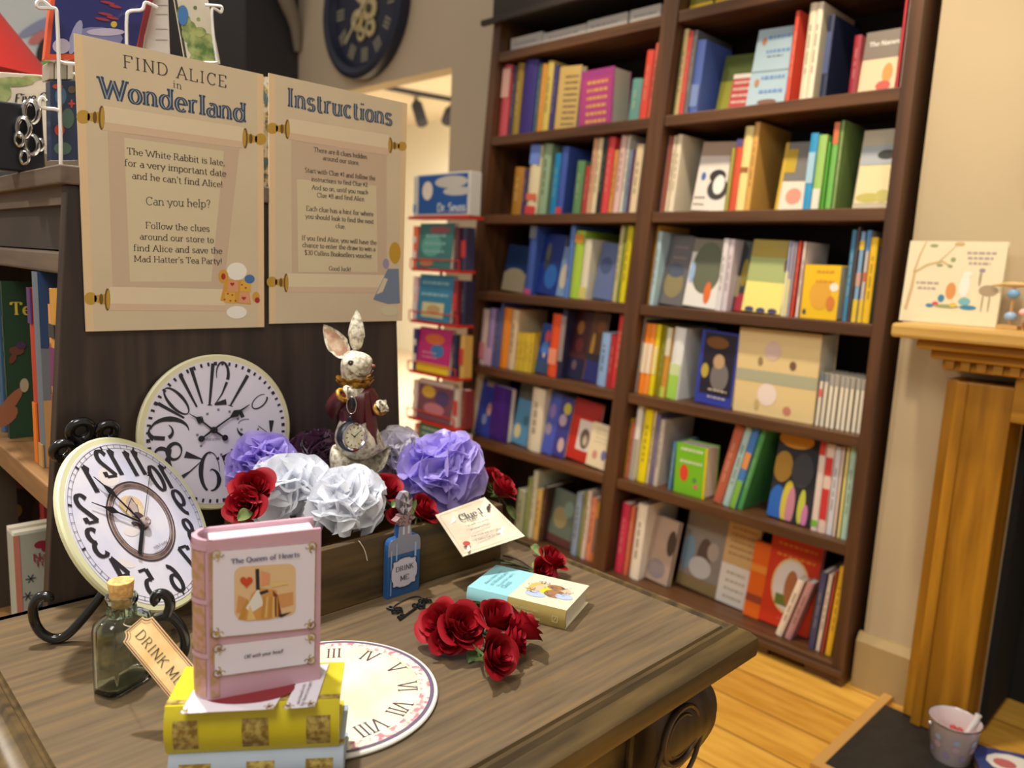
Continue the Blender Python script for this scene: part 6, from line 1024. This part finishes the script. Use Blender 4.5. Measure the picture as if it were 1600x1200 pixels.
MB().prism(col, .001, .011, 0, lambda x, y, z: (x, yc+.010-z, y)).build('collar_board', mat((150, 120, 118), .35), t, bevel=.0005)
st = [(xm+.011*math.cos(a), TZ+.1265+.0155*math.sin(a)) for a in [2*PI*i/8+PI/8 for i in range(8)]]
MB().prism(st, .001, .010, 0, lambda x, y, z: (x, yc+.010-z, y)).build('stopper_board', mat((120, 112, 122), .3), t, bevel=.0005)
k = 0
for i in range(8):
    a, c_ = st[i], st[(i+1) % 8]; m1 = ((a[0]+xm)/2, (a[1]+TZ+.1265)/2); m2 = ((c_[0]+xm)/2, (c_[1]+TZ+.1265)/2)
    for tri in ((a, c_, m1), (c_, m2, m1), (m1, m2, (xm, TZ+.1265))):
        k += 1; MB().quad([(x, yc-.0009, z) for x, z in tri]).build('printed_facet', mat([(96, 88, 98), (170, 160, 166), (70, 64, 76), (206, 196, 200), (130, 122, 132)][k*7 % 5], .3), t)
for i in range(5): b = MB(); a = i*1.3+.4; pline(b, [(xm+.009*math.cos(a)+.003*math.cos(q), yc-.0014, TZ+.104+.005*math.sin(a)+.003*math.sin(q)) for q in [j*.7 for j in range(8)]], .0011, N3); b.build('printed_scroll', mat((70, 56, 60), .4), t)
lab = [(xm+sx_*(.0205+.0022*math.sin(5*a)), TZ+.034+sy_*1) for a, sx_, sy_ in []]
lp = []
for i in range(48):
    a = 2*PI*i/48; c_, s_ = math.cos(a), math.sin(a); e = .5; r = 1+.06*math.cos(8*a); lp.append((xm+math.copysign(abs(c_)**e, c_)*.0205*r, TZ+.032+math.copysign(abs(s_)**e, s_)*.0195*r))
MB().prism(lp, .0104, .0108, 0, lambda x, y, z: (x, yc+.010-z, y)).build('label', mat((206, 200, 212), .5), t)
b = MB(); P = [(x, yc-.0012, z) for x, z in lp]; pline(b, P+[P[0]], .0012, N3); b.build('label_border', mat((40, 50, 90), .5), t)
b = MB(); text_on(b, 'DRINK', (xm-.0145, yc-.001, TZ+.035), (xm+.0145, yc-.001, TZ+.035), UPZ, N3, hi=.1, lo=.04, serif=.16); text_on(b, 'ME', (xm-.007, yc-.001, TZ+.021), (xm+.007, yc-.001, TZ+.021), UPZ, N3, hi=.1, lo=.04, serif=.16); b.build('label_text', mat((40, 38, 50), .5), t)
STL = mat((70, 72, 74), .3, metal=1)
def key(a, e, nm, label):
    a, e = on(2, TZ+.0022, *a), on(2, TZ+.0022, *e); d = (e-a).normalized(); s = V((-d.y, d.x, 0)); L = (e-a).length; t = thing('small_key', label, 'key', a, 'keys on the chain')
    MB().tube([a, e-d*.006], .0013, 8).build('shaft', STL, t, smooth=60); b = MB()
    for x in (.08, .22): b.box((0, 0, 0), (0, 0, 0)) if False else b.hexa([a+d*L*x+V((0, 0, -.001)), a+d*L*(x+.09)+V((0, 0, -.001)), a+d*L*(x+.09)+s*.006+V((0, 0, -.001)), a+d*L*x+s*.006+V((0, 0, -.001)), a+d*L*x+V((0, 0, .001)), a+d*L*(x+.09)+V((0, 0, .001)), a+d*L*(x+.09)+s*.006+V((0, 0, .001)), a+d*L*x+s*.006+V((0, 0, .001))])
    b.build('bit', STL, t)
    for ang in (-1, 0, 1): c = e+(d*math.cos(ang*1.3)+s*math.sin(ang*1.3))*.0045-d*.003; MB().tube([c+(d*math.cos(q)+s*math.sin(q))*.0042 for q in [2*PI*i/14 for i in range(14)]], .0011, 6, closed=True).build('bow_loop', STL, t, smooth=60)
key((624, 968), (655, 946), 0, 'longer dark metal key lying below the blue bottle cut-out'); key((662, 950), (664, 938), 1, 'short dark metal key nearest the right of bottle cut-out'); key((604, 950), (622, 954), 2, 'small dark metal key at the left end of the chain')
b = MB(); P = smoothline([on(2, TZ+.0016, x, y) for x, y in ((662, 940), (655, 932), (640, 934), (620, 944), (612, 952))], 10)
for i in range(0, len(P)-1): b.ball(P[i], .0011, 6, 4)
tag(b.build('key_chain', STL, origin=P[0], smooth=60), 'thin dark chain joining the small keys on the table', 'chain')
# clue card
TL, TR = on(1, .786, 680, 805), on(1, .786, 757, 777)
def solve(px, py, X):
    best = min((abs(on(1, y/1000, px, py).x-X), y) for y in range(640, 800)); return on(1, best[1]/1000, px, py)
BL, BR = solve(723, 870, TL.x), solve(820, 838, TR.x)
ex = ((TR-TL)+(BR-BL)).normalized(); ey = ((TL-BL)+(TR-BR)); ey = (ey-ex*ey.dot(ex)).normalized(); nk = ex.cross(ey); cK = (TL+TR+BL+BR)/4
t = thing('clue_card', 'cream card headed Clue 1 hanging over the right front of crate', 'card', cK)
b = MB(); up_ = nk*.0006; b.hexa([BL-up_, BR-up_, TR-up_, TL-up_, BL+up_, BR+up_, TR+up_, TL+up_]); b.build('sheet', mat2((218, 208, 180), (200, 184, 158), 18, .4, .62, .6), t)
QK = lambda px, py, l=.001: plane_pt(cK+nk*l, nk, px, py)
b = MB(); text_on(b, 'Clue 1', QK(720, 814), QK(756, 802), ey, nk, hi=.13, lo=.05); b.build('heading', mat((70, 74, 80), .6), t)
b = MB()
for s, p, q in (('I sit with my pretty', (728, 824), (764, 813)), ('a funny tiny hare', (736, 829), (766, 820)), ('Peek inside and see if Alice', (737, 840), (783, 827)), ('is hiding near the floor', (744, 846), (783, 834))): text_on(b, s, QK(*p), QK(*q), ey, nk, hi=.1, lo=.05)
b.build('verse', mat((96, 86, 76), .6), t)
b = MB(); oc = lambda px, py, rx, ry, mi: b.quad([QK(px+rx*math.cos(q), py+ry*math.sin(q), .0009+.0001*mi) for q in [2*PI*i/12 for i in range(12)]], mi)
oc(729, 849, 6, 3.6, 1); oc(732, 857, 2.5, 5, 2); oc(763, 794, 3, 4, 0); oc(765, 789, 2, 2, 0); oc(702, 812, 10, 6, 3); oc(790, 830, 12, 8, 3)
b.build('printed_ornament', [mat((60, 40, 40), .6), mat((170, 60, 50), .6), mat((236, 226, 200), .6), mat((222, 222, 216), .6)], t)
b = MB()
for e_, c_ in ((.08, .0003),): P = [cK+(p-cK)*.9+nk*.0008 for p in (TL, TR, BR, BL)]; pline(b, P+[P[0]], .0004, nk)
b.build('printed_border', mat((190, 160, 90), .6), t)
# ---------------- small hardback lying on the table
A = on(2, TZ, 728, 947); B = on(2, TZ, 882, 986); ex = (B-A).normalized(); ey = V((-ex.y, ex.x, 0)); C0 = on(2, TZ, 908, 941); L = (B-A).length; D = (C0-B).dot(ey); th = z_at(957, B.x, B.y)-TZ+.001
ey2 = ey
t = thing('storybook', 'small turquoise and cream hardback lying on the table beside roses', 'book', A)
M = Mx(((ex.x, ey.x, 0, A.x), (ex.y, ey.y, 0, A.y), (0, 0, 1, TZ+.0004), (0, 0, 0, 1)))
TQ = mat((150, 206, 210), .35); CRM = mat((222, 212, 180), .35); GB = mat((168, 146, 84), .35); s0 = L*.42
b = MB(M); bt = .002
for xa_, xb_, mi, ms_ in ((0, s0, 0, 0), (s0, L, 1, 2)):
    b.box((xa_, .003, 0), (xb_, D, bt), mi); b.box((xa_, .003, th-bt), (xb_, D, th), mi); b.grid(lambda u, v: (xa_+(xb_-xa_)*u, .003-.003*math.sin(PI*v), th*v), 2, 9, ms_); b.grid(lambda u, v: (xa_+(xb_-xa_)*u, .005-.003*math.sin(PI*v), bt+(th-2*bt)*v), 2, 9, ms_)
b.build('cover', [TQ, CRM, GB], t, smooth=40); MB(M).box((.003, .005, bt), (L-.003, D-.003, th-bt)).build('pages', PAGE, t)
LM = lambda x, y, z: M @ V((x, y, z)); et = -ex
b = MB()
for i, s in enumerate(("Alice's Adventures", 'in Wonderland', '& Through the Looking'.replace('& ', ''), 'Glass')): text_on(b, s, LM(L*(.13+.065*i), D*.25, th+.0004), LM(L*(.13+.065*i), D*(.8 if i < 3 else .5), th+.0004), -ex, UPZ, hi=.09, lo=.045)
b.build('cover_text', mat((96, 146, 160), .5), t)
b = MB(); yq = -.0004
text_on(b, 'LEWIS CARROLL', LM(L*.16, -.0006, th*.3), LM(L*.40, -.0006, th*.3), UPZ, -ey, hi=.1, lo=.05); text_on(b, "ALICE'S ADVENTURES", LM(L*.45, -.0006, th*.62), LM(L*.74, -.0006, th*.62), UPZ, -ey, hi=.1, lo=.05); text_on(b, 'IN WONDERLAND &', LM(L*.45, -.0006, th*.42), LM(L*.70, -.0006, th*.42), UPZ, -ey, hi=.1, lo=.05); text_on(b, 'THROUGH THE LOOKING', LM(L*.45, -.0006, th*.22), LM(L*.76, -.0006, th*.22), UPZ, -ey, hi=.1, lo=.05)
for p, q in (((.88, .36), (.93, .36)), ((.93, .36), (.93, .66)), ((.93, .66), (.88, .66)), ((.88, .66), (.88, .36)), ((.895, .42), (.915, .6))): pline(b, [LM(L*p[0], -.0007, th*p[1]), LM(L*q[0], -.0007, th*q[1])], .0006, -ey)
b.build('spine_text', mat((226, 214, 160), .4), t)
# generic decorative flourish instead of the cover drawing
b = MB(); rnd = random.Random(5)
for i in range(26):
    cx, cy = L*rnd.uniform(.50, .90), D*rnd.uniform(.30, .75); r = rnd.uniform(.003, .008)
    pts = [LM(cx+r*q*.22*math.cos(q*1.1+i), cy+r*q*.2*math.sin(q*1.1+i), th+.0007) for q in [j*.5 for j in range(10)]]; pline(b, pts, rnd.uniform(.0003, .0008), UPZ, 0)
for x, y, rx, ry, mi in ((.57, .52, .010, .018, 1), (.64, .5, .012, .014, 2), (.70, .5, .010, .012, 3), (.78, .45, .014, .012, 4), (.62, .3, .014, .008, 5), (.84, .55, .01, .014, 2), (.88, .42, .012, .008, 5), (.74, .66, .012, .008, 4)): b.quad([LM(L*x+rx*math.cos(q), D*y+ry*math.sin(q), th+.0004+.00002*mi) for q in [2*PI*i/14 for i in range(14)]], mi)
b.build('cover_picture', [mat(c, .5) for c in ((70, 74, 96), (214, 170, 90), (196, 176, 150), (224, 196, 40), (150, 110, 70), (170, 184, 214))], t)
# ================================================================== tissue pom-poms
def pom(name, label, c, R, m, seed, n=66, zmin=-.35, sq=(1, 1, 1)):
    r = random.Random(seed); c = V(c); t = thing(name, label, 'paper flower', c-V((0, 0, R*.6)), 'tissue paper flowers in the crate'); b = MB()
    for k in range(n):
        z = zmin+(1-zmin)*((k+.5)/n); a = k*2.39996+r.uniform(-.3, .3); s = math.sqrt(max(0, 1-z*z)); d = V((s*math.cos(a), s*math.sin(a), z))
        tg = d.cross(V((r.uniform(-1, 1), r.uniform(-1, 1), r.uniform(-1, 1)))).normalized(); bn = d.cross(tg)
        w_ = R*r.uniform(.5, .78); l0, l1 = R*.42, R*r.uniform(.86, 1.06); cv = r.uniform(-.5, .5); ph = r.uniform(0, 6); fo = r.uniform(.12, .24)
        def f(u, v):
            x = (u-.5)*2; top = l1-(abs(x)**3)*R*.34-R*.05*abs(math.sin(x*4.7+ph)); rr = l0+(top-l0)*v
            q = d*rr+tg*(x*w_*(.25+.75*v**.7))+bn*(R*fo*math.sin(x*3.3+ph)*v+R*cv*.5*v*v+R*.05*math.sin(9*v+ph*2+x*6)*v)
            return c+V((q.x*sq[0], q.y*sq[1], q.z*sq[2]))
        b.grid(f, 13, 7)
    b.build('petals', m, t, smooth=180)
    MB().ball(c, (R*.58*sq[0], R*.58*sq[1], R*.58*sq[2]), 14, 9).build('core', m, t, smooth=180); return t
WHT = tissue((248, 250, 255), .38); LIL = tissue((200, 184, 246), .5); LIL2 = tissue((190, 172, 238), .5); PLM = tissue((74, 34, 62), .25); GRY = tissue((226, 222, 226), .55)
pp = lambda px, py, Y: on(1, Y, px, py)
pom('tissue_pompom', 'white paper pompom, larger left one at the front of the crate', pp(452, 770, .896), .060, WHT, 1, sq=(1.1, .85, .9))
pom('tissue_pompom', 'white paper pompom nearest the front edge behind the pink book', pp(543, 790, .838), .055, WHT, 2, sq=(1.1, .8, .95))
pom('tissue_pompom', 'bright lilac paper pompom at the right end of the crate', pp(690, 742, .862), .070, LIL, 3, sq=(1.05, .8, 1))
pom('tissue_pompom', 'lilac paper pompom half hidden behind white one, beside the cream clock', pp(412, 734, .945), .052, LIL2, 4, sq=(1, .7, 1))
pom('tissue_pompom', 'dark plum paper pompom left of the rabbit figurine', pp(490, 708, .955), .040, PLM, 5, sq=(1.1, .7, .95))
pom('tissue_pompom', 'translucent grey white paper pompom right of the rabbit figurine', pp(618, 712, .945), .046, GRY, 6, sq=(1, .7, 1))
b = MB(); b.tube(smoothline([on(1, .79, 560, 845), on(1, .787, 563, 848), on(1, .785, 570, 860), on(1, .784, 574, 876)], 4), .0006, 5); tag(b.build('white_string', mat((206, 196, 180), .8), origin=on(1, .79, 560, 845)), 'loose white string hanging over the crate front', 'string')
# ================================================================== red fabric roses
REDP = mat((144, 7, 22), .6, spec=.25, var=.12, scale=60)
LEAF = mat2((64, 92, 40), (120, 140, 76), 30, .4, .6, .5); STEM = mat((52, 66, 30), .6)
def rose(label, c, ax, R, seed, stem=None, leaves=(), group='red roses on the table', pale=False):
    r = random.Random(seed); c = V(c); ax = V(ax).normalized(); t1 = ax.orthogonal().normalized(); t2 = ax.cross(t1); t = thing('red_rose', label, 'rose', c-ax*R*.6, group)
    b = MB(); W3 = lambda x, y, z: c+t1*x+t2*y+ax*z; n = 15
    for k in range(n):
        f = k/(n-1); a = k*2.39996+r.uniform(-.25, .25); ra = R*(.13+.60*f**.9); h = R*(.74-.26*f); op = .03+.62*f**2; hw = 1.35-.40*f; wob = r.uniform(0, 6)
        def g(u, v):
            x = (u-.5)*2; v2 = v*(1-.40*abs(x)**2.6); th = a+x*hw*(.55+.45*min(1, v*2))
            rr = R*.08+(ra-R*.08)*min(1, v2*1.5)**.55+R*op*.40*v2**2.4; lip = max(0, v2-.68)
            z = -R*.45+(h+R*.45)*v2-R*op*1.9*lip**1.4; rr += R*(.10+op*.25)*lip*2.2
            rr *= 1+.035*math.sin(x*4+wob)*v2; z += R*.035*math.sin(x*3+wob)*v2
            return W3(rr*math.cos(th), rr*math.sin(th), z)
        b.grid(g, 13, 10)
    b.build('bloom', REDP, t, smooth=180)
    b = MB(); b.ball(W3(0, 0, -R*.42), (R*.22,)*3, 10, 6)
    for k in range(5):
        a = k*2*PI/5+r.random(); P = [W3(R*(.2+.6*u)*math.cos(a+x*.3*(1-u)), R*(.2+.6*u)*math.sin(a+x*.3*(1-u)), -R*.46-R*.12*u*(1-u)*4*.5-R*.1*u) for u in (0, .5, 1) for x in (-1, 1)]
        b.quad([P[0], P[1], P[3], P[2]]); b.quad([P[2], P[3], P[5], P[4]])
    b.build('calyx', LEAF, t, smooth=60)
    if stem: MB().tube(smoothline([W3(0, 0, -R*.45)]+[V(p) for p in stem], 5), .0016, 6).build('stem', STEM, t, smooth=60)
    for p, q, w_ in leaves:
        p, q = V(p), V(q); d = q-p; nn = d.cross(fw).normalized(); L = d.length; b = MB()
        b.grid(lambda u, v: p+d*u+nn*((v-.5)*2*w_*math.sin(PI*min(1, u*.93+.04))**.8)-fw*(abs(v-.5)*w_*.8)+V((0, 0, .12*L*math.sin(PI*u))), 9, 5); b.build('leaf', mat2((86, 112, 60), (150, 164, 100), 40, .4, .6, .5), t, smooth=180)
    return t
G1 = 'red roses in the crate'
rose('red rose at the front left of the crate, upper of two', pp(398, 764, .845), (-.2, -.6, .8), .027, 1, None, (), G1)
rose('red rose at the front left of the crate, lower of two', pp(382, 790, .835), (-.5, -.6, .5), .024, 2, None, ((pp(395, 800, .82), pp(372, 812, .81), .007),), G1)
rose('red rose between the white and lilac pompoms', pp(601, 768, .838), (0, -.5, .9), .029, 3, None, (), G1)
rose('red rose just right of the bottle cut-out stopper', pp(660, 797, .81), (.3, -.6, .6), .026, 4, None, ((pp(642, 808, .80), pp(650, 780, .795), .004),), G1)
rose('red rose at the right end of the crate, larger front one', pp(784, 764, .83), (.5, -.6, .7), .029, 5, [pp(792, 792, .83), pp(800, 830, .83)], ((pp(792, 790, .825), pp(806, 812, .82), .006),), G1)
rose('small red rose behind the larger one at crate right end', pp(768, 745, .86), (.2, -.2, .9), .022, 6, None, (), G1)
rose('small dark red rose behind bottle cut-out collar', pp(625, 806, .81), (-.2, -.6, .6), .018, 7, None, ((pp(612, 792, .80), pp(622, 783, .80), .005),), G1)
G2 = 'bunch of red roses on the table'
def tr(px, py, h): p = on(2, TZ+h, px, py); return p
ctr = tr(742, 985, .012)
rl_ = [('leftmost red rose of the bunch in front of the storybook', (688, 974, .030), (-.7, -.1, .7), .027), ('red rose second from left in the bunch on the table', (722, 982, .032), (-.1, -.7, .75), .029), ('red rose at the top middle of the bunch, against storybook spine', (776, 970, .034), (.1, -.4, .9), .028), ('rightmost red rose of the bunch, beneath the storybook spine', (818, 982, .028), (.8, -.2, .6), .025), ('red rose at the lower right of the bunch on the table', (800, 1000, .024), (.5, -.7, .45), .023), ('lowest red rose of the bunch, nearest the camera', (772, 1024, .028), (.15, -.85, .55), .027), ('small red rose at the lower left of the bunch', (700, 996, .024), (-.5, -.7, .3), .022)]
for i, (lab, (px, py, h), ax, R) in enumerate(rl_):
    c = tr(px, py, h); lv = ()
    if i == 0: lv = ((tr(683, 990, .004), tr(668, 994, .004), .003),)
    if i == 2: lv = ((tr(752, 968, .03), tr(738, 938, .05), .009), (tr(742, 962, .03), tr(757, 945, .05), .008))
    if i == 5: lv = ((tr(748, 1005, .015), tr(731, 1034, .003), .007),)
    rose(lab, c, ax, R, 20+i, [c-V(ax).normalized()*R*.8, ctr], lv, G2)
G3 = 'pair of red roses at the back of the table'
for i, (lab, (px, py, h), ax, R, st, lv) in enumerate((('taller red rose behind the storybook near the table back edge', (862, 877, .026), (.3, -.5, .8), .025, [(845, 893, .014), (800, 880, .004), (770, 872, .003)], ((tr(846, 868, .012), tr(829, 853, .012), .006),)), ('lower red rose behind the storybook at the back of table', (846, 893, .018), (-.2, -.7, .5), .020, [(838, 893, .008), (810, 884, .003), (782, 880, .003)], ((tr(838, 892, .01), tr(834, 876, .022), .005),)))):
    rose(lab, tr(px, py, h), ax, R, 40+i, [tr(*q) for q in st], lv, G3)
b = MB()
for pts in (((835, 892, .003), (812, 876, .004), (786, 868, .003)), ((838, 897, .003), (815, 890, .003), (790, 886, .002))): b.tube(smoothline([tr(*q) for q in pts], 5), .0012, 6)
tag(b.build('loose_stem', mat((40, 36, 24), .6), origin=tr(812, 880, 0), smooth=60), 'dark wired stems lying on the table right of the crate', 'flower stem')
# ================================================================== rabbit figurine
YB = .905; base = on(1, YB, 555, 745); sc_ = depth(base)/F; hr = V((rt.x, rt.y, 0)).normalized(); hd = V((fw.x, fw.y, 0)).normalized()
LP = lambda px, py, dz=0: base+hr*((px-555)*sc_)+V((0, 0, (745-py)*sc_*1.01))+hd*(dz*sc_)
t = thing('rabbit_figurine', 'painted rabbit figurine in a maroon jacket holding a watch, standing in the crate', 'figurine', LP(555, 785))
FUR = mat2((150, 138, 112), (224, 214, 190), 160, .36, .56, .6, bump=.5); MAR = mat((82, 22, 24), .38, var=.15, scale=60); GLD = mat2((120, 80, 20), (206, 154, 52), 140, .4, .6, .4, metal=.2)
def skin(name, V_, E_, R_, m, parent, sub=2):
    import bmesh
    I = ROOT[parent.name].inverted(); bm = bmesh.new(); sk = bm.verts.layers.skin.verify()
    vs = [bm.verts.new(I @ V(p)) for p in V_]
    for a, c_ in E_: bm.edges.new((vs[a], vs[c_]))
    for i, v in enumerate(vs):
        r = R_[i]*sc_; v[sk].radius = (r, r)
    vs[0][sk].use_root = True
    me = bpy.data.meshes.new(name); bm.to_mesh(me); bm.free(); me.materials.append(m)
    o = bpy.data.objects.new(name, me); C.objects.link(o); o.parent = parent; ROOT[o.name] = ROOT[parent.name]
    s = o.modifiers.new('skin', 'SKIN'); s.use_smooth_shade = True; u = o.modifiers.new('sub', 'SUBSURF'); u.levels = u.render_levels = sub; return o
body = [LP(558, 690), LP(556, 655), LP(554, 620), LP(552, 598), LP(550, 580), LP(550, 566, -2), LP(567, 571, -4), LP(579, 574, -5), LP(539, 702, -4), LP(536, 724, -6), LP(535, 750, -8), LP(530, 762, -16), LP(573, 706, -4), LP(573, 732, -8), LP(570, 765, -12), LP(566, 776, -22)]
skin('body', body, [(0, 1), (1, 2), (2, 3), (3, 4), (4, 5), (5, 6), (6, 7), (0, 8), (8, 9), (9, 10), (10, 11), (0, 12), (12, 13), (13, 14), (14, 15)], [29, 25, 22, 19, 22, 30, 22, 13, 29, 22, 16, 11, 29, 22, 16, 11], FUR, t)
jk = [LP(557, 686), LP(556, 650), LP(555, 622), LP(553, 603), LP(534, 616, -4), LP(521, 636, -10), LP(532, 622, -26), LP(543, 611, -33), LP(577, 616, -2), LP(590, 640, -6), LP(594, 634, -16)]
skin('jacket', jk, [(0, 1), (1, 2), (2, 3), (2, 4), (4, 5), (5, 6), (6, 7), (2, 8), (8, 9), (9, 10)], [29, 26, 27, 18, 16, 15, 13, 10, 15, 13, 10], MAR, t)
b = MB(); b.hexa([LP(575, 660, -24), LP(592, 690, -18), LP(592, 692, 10), LP(577, 662, 14), LP(571, 610, -22), LP(578, 610, -20), LP(578, 610, 6), LP(571, 610, 6)]); b.hexa([LP(526, 660, -10), LP(523, 686, -6), LP(523, 686, 16), LP(526, 660, 18), LP(530, 626, -10), LP(532, 626, -8), LP(532, 626, 10), LP(530, 626, 12)]); b.build('jacket_tail', MAR, t, bevel=.002)
def oplate(name, cpt, nrm, upv, rad, th, m, n=14): pass
b = MB()   # ruffled collar
def coll(u, v):
    a = 2*PI*u; rr = (17+11*v+1.8*math.sin(9*a)*v); return LP(552+rr*math.cos(a)*1.0, 604-15*v-1.8*math.sin(9*a+1)*v-1*math.cos(a)*v, rr*math.sin(a)*.9)
b.grid(coll, 72, 6, cu=True); b.grid(lambda u, v: coll(u, 1-v)+V((0, 0, -.0045)), 72, 6, cu=True); b.build('collar', GLD, t, smooth=60)
def torus(name, c, n, R, r, m, k=22):
    n = n.normalized(); a = n.orthogonal().normalized(); c2_ = n.cross(a); MB().tube([c+a*R*math.cos(q)+c2_*R*math.sin(q) for q in [2*PI*i/k for i in range(k)]], r, 8, closed=True).build(name, m, t, smooth=60)
torus('cuff', LP(541, 612, -31), LP(550, 605, -36)-LP(532, 622, -26), 9*sc_, 3.6*sc_, GLD); torus('cuff', LP(594, 633, -16), LP(600, 628, -22)-LP(588, 640, -10), 8.5*sc_, 3.2*sc_, GLD)
def paw(c, dr, sd, k):
    """palm with four fingers and a thumb from its side"""
    V_ = [c, c+dr*7*sc_]; E_ = [(0, 1)]; R_ = [8.5, 8]
    dn = V((0, 0, -1))
    for i, (o_, L) in enumerate(((-4.5, 6.5), (-1.5, 8), (1.5, 7.6), (4.5, 6))):
        j = len(V_); V_ += [c+dr*9*sc_+sd*o_*sc_*1.1, c+dr*(9+L*.7)*sc_+sd*o_*sc_*1.15+dn*2*sc_, c+dr*(9+L)*sc_+sd*o_*sc_+dn*6*sc_]; E_ += [(1, j), (j, j+1), (j+1, j+2)]; R_ += [3.1, 2.8, 2.2]
    j = len(V_); V_ += [c+dr*3*sc_+sd*8*sc_+dn*2*sc_, c+dr*8*sc_+sd*10*sc_+dn*5*sc_]; E_ += [(0, j), (j, j+1)]; R_ += [3.2, 2.4]
    skin('paw', V_, E_, R_, FUR, t, 1)
paw(LP(545, 606, -36), (hr*.95-hd*.25+V((0, 0, .05))).normalized(), (-hd*.5+V((0, 0, .85))).normalized(), 0)
paw(LP(594, 629, -20), (hr*.8-hd*.45+V((0, 0, .25))).normalized(), (-hd*.3-hr*.3+V((0, 0, .85))).normalized(), 1)
def ear(name, b0, tip, w_, facing):
    d = tip-b0; L = d.length; d = d.normalized(); s = d.cross(facing).normalized(); f_ = s.cross(d)
    if f_.dot(facing) < 0: f_ = -f_
    prof = lambda u: math.sin(PI*min(1, u**.72*.97+.03))**.75*(.86 if u < .3 else 1)+.18*(1-u)
    b = MB()
    b.grid(lambda u, v: b0+d*L*u+s*((v-.5)*2)*w_*prof(u)*.62+f_*(w_*.30*(4*(v-.5)**2)-w_*.1)*(1-u*.5), 15, 9)
    b.grid(lambda u, v: b0+d*L*u+s*((.5-v)*2)*w_*prof(u)*.62+f_*((w_*.30*(4*(v-.5)**2)-w_*.1)*(1-u*.5)-w_*.22*math.sin(PI*min(.98, u+.02))*(1-(2*v-1)**4)), 15, 9)
    e = b.build(name, FUR, t, smooth=80)
    b = MB(); b.grid(lambda u, v: b0+d*L*(.12+.76*u)+s*((v-.5)*2)*w_*prof(.12+.76*u)*.42+f_*((w_*.30*(1.76*(v-.5)**2)-w_*.1)*(1-(.12+.76*u)*.5)+.0006), 12, 7); b.build('inner_ear', mat2((176, 132, 104), (206, 180, 150), 90, .4, .6, .6), e, smooth=80)
ear('ear', LP(538, 560, 2), LP(502, 512, 6), 24*sc_, (hr*.45-hd*.9).normalized()); ear('ear', LP(550, 548, 4), LP(551, 488, 10), 22*sc_, (hr*.35+hd*.9).normalized())
EYE = mat((30, 14, 12), .08, coat=1)
for p, r in ((LP(551, 565, -24.5), 3.8), (LP(568, 562, 10), 3.4)): MB().ball(p, r*sc_, 12, 8).build('eye', EYE, t, smooth=60)
torus('eyelid', LP(551, 565, -24.4), -hd+hr*.2, 4.1*sc_, .9*sc_, mat((120, 104, 84), .6))
MB().ball(LP(581, 570, -6), (3.6*sc_, 3.6*sc_, 3*sc_), 12, 8).build('nose', mat((150, 80, 76), .5), t, smooth=60)
b = MB(); b.tube(smoothline([LP(582, 576, -10), LP(578, 581, -15), LP(570, 583.5, -19), LP(563, 580, -22)], 5), .9*sc_, 6); b.build('mouth', mat((96, 66, 56), .6), t, smooth=60)
for py in (622, 638): MB().ball(LP(576, py, -18), 3.2*sc_, 10, 6).build('button', GLD, t, smooth=60)
# pocket watch held in the left paw
wn = (hr*.74-hd*.66+V((0, 0, .12))).normalized(); wx = V((0, 0, 1)).cross(wn).normalized(); wy = wn.cross(wx); wc = LP(559, 671, -44)
ws = sc_*.9
wf = lambda x, y, z: wc+wx*x*ws+wy*y*ws+wn*z*ws
BLK = mat((24, 28, 36), .35); SIL = mat((206, 200, 196), .15, metal=1)
MB().lathe([(18, -13), (24, -11), (26, -5), (26, 2), (23, 5)], 36, fn=wf).build('watch_case', BLK, t, smooth=40)
MB().lathe([(23.4, 4.5), (23.2, 7), (21, 8), (19, 6)], 36, fn=wf, caps=False).build('watch_bezel', SIL, t, smooth=40)
MB().lathe([(.1, 5.6), (19.6, 5.6)], 36, fn=wf, caps=False).build('watch_dial', mat2((206, 196, 160), (226, 220, 196), 120, .4, .6, .4), t)
b = MB()
for i in range(12): a = i*PI/6; s_, c_ = math.sin(a), math.cos(a); b.quad([wf(s_*r+c_*w_, c_*r-s_*w_, 5.9) for r, w_ in ((13.5, -.7), (13.5, .7), (17, .7), (17, -.7))])
for a, L, w_ in ((-.9, 9, .9), (1.0, 13, .7)): s_, c_ = math.sin(a), math.cos(a); b.quad([wf(s_*r+c_*q, c_*r-s_*q, 6.2) for r, q in ((-2, -w_), (-2, w_), (L, w_*.5), (L, -w_*.5))])
b.build('watch_hands', mat((40, 40, 42), .5), t)
MB().lathe([(4, 0), (5, 3), (5, 7), (3, 9)], 14, fn=lambda x, y, z: wf(x, 25+z, y-3)).build('watch_crown', BLK, t, smooth=40)
MB().tube([LP(557, 624, -44)+hr*(7*sc_*math.cos(q))+V((0, 0, 13*sc_*math.sin(q))) for q in [2*PI*i/24 for i in range(24)]], .9*sc_, 6, closed=True).build('watch_chain', SIL, t, smooth=60)
MB().ball(LP(557, 622, -38), (5*sc_, 4*sc_, 10*sc_), 10, 8).build('watch_bow', BLK, t, smooth=60)
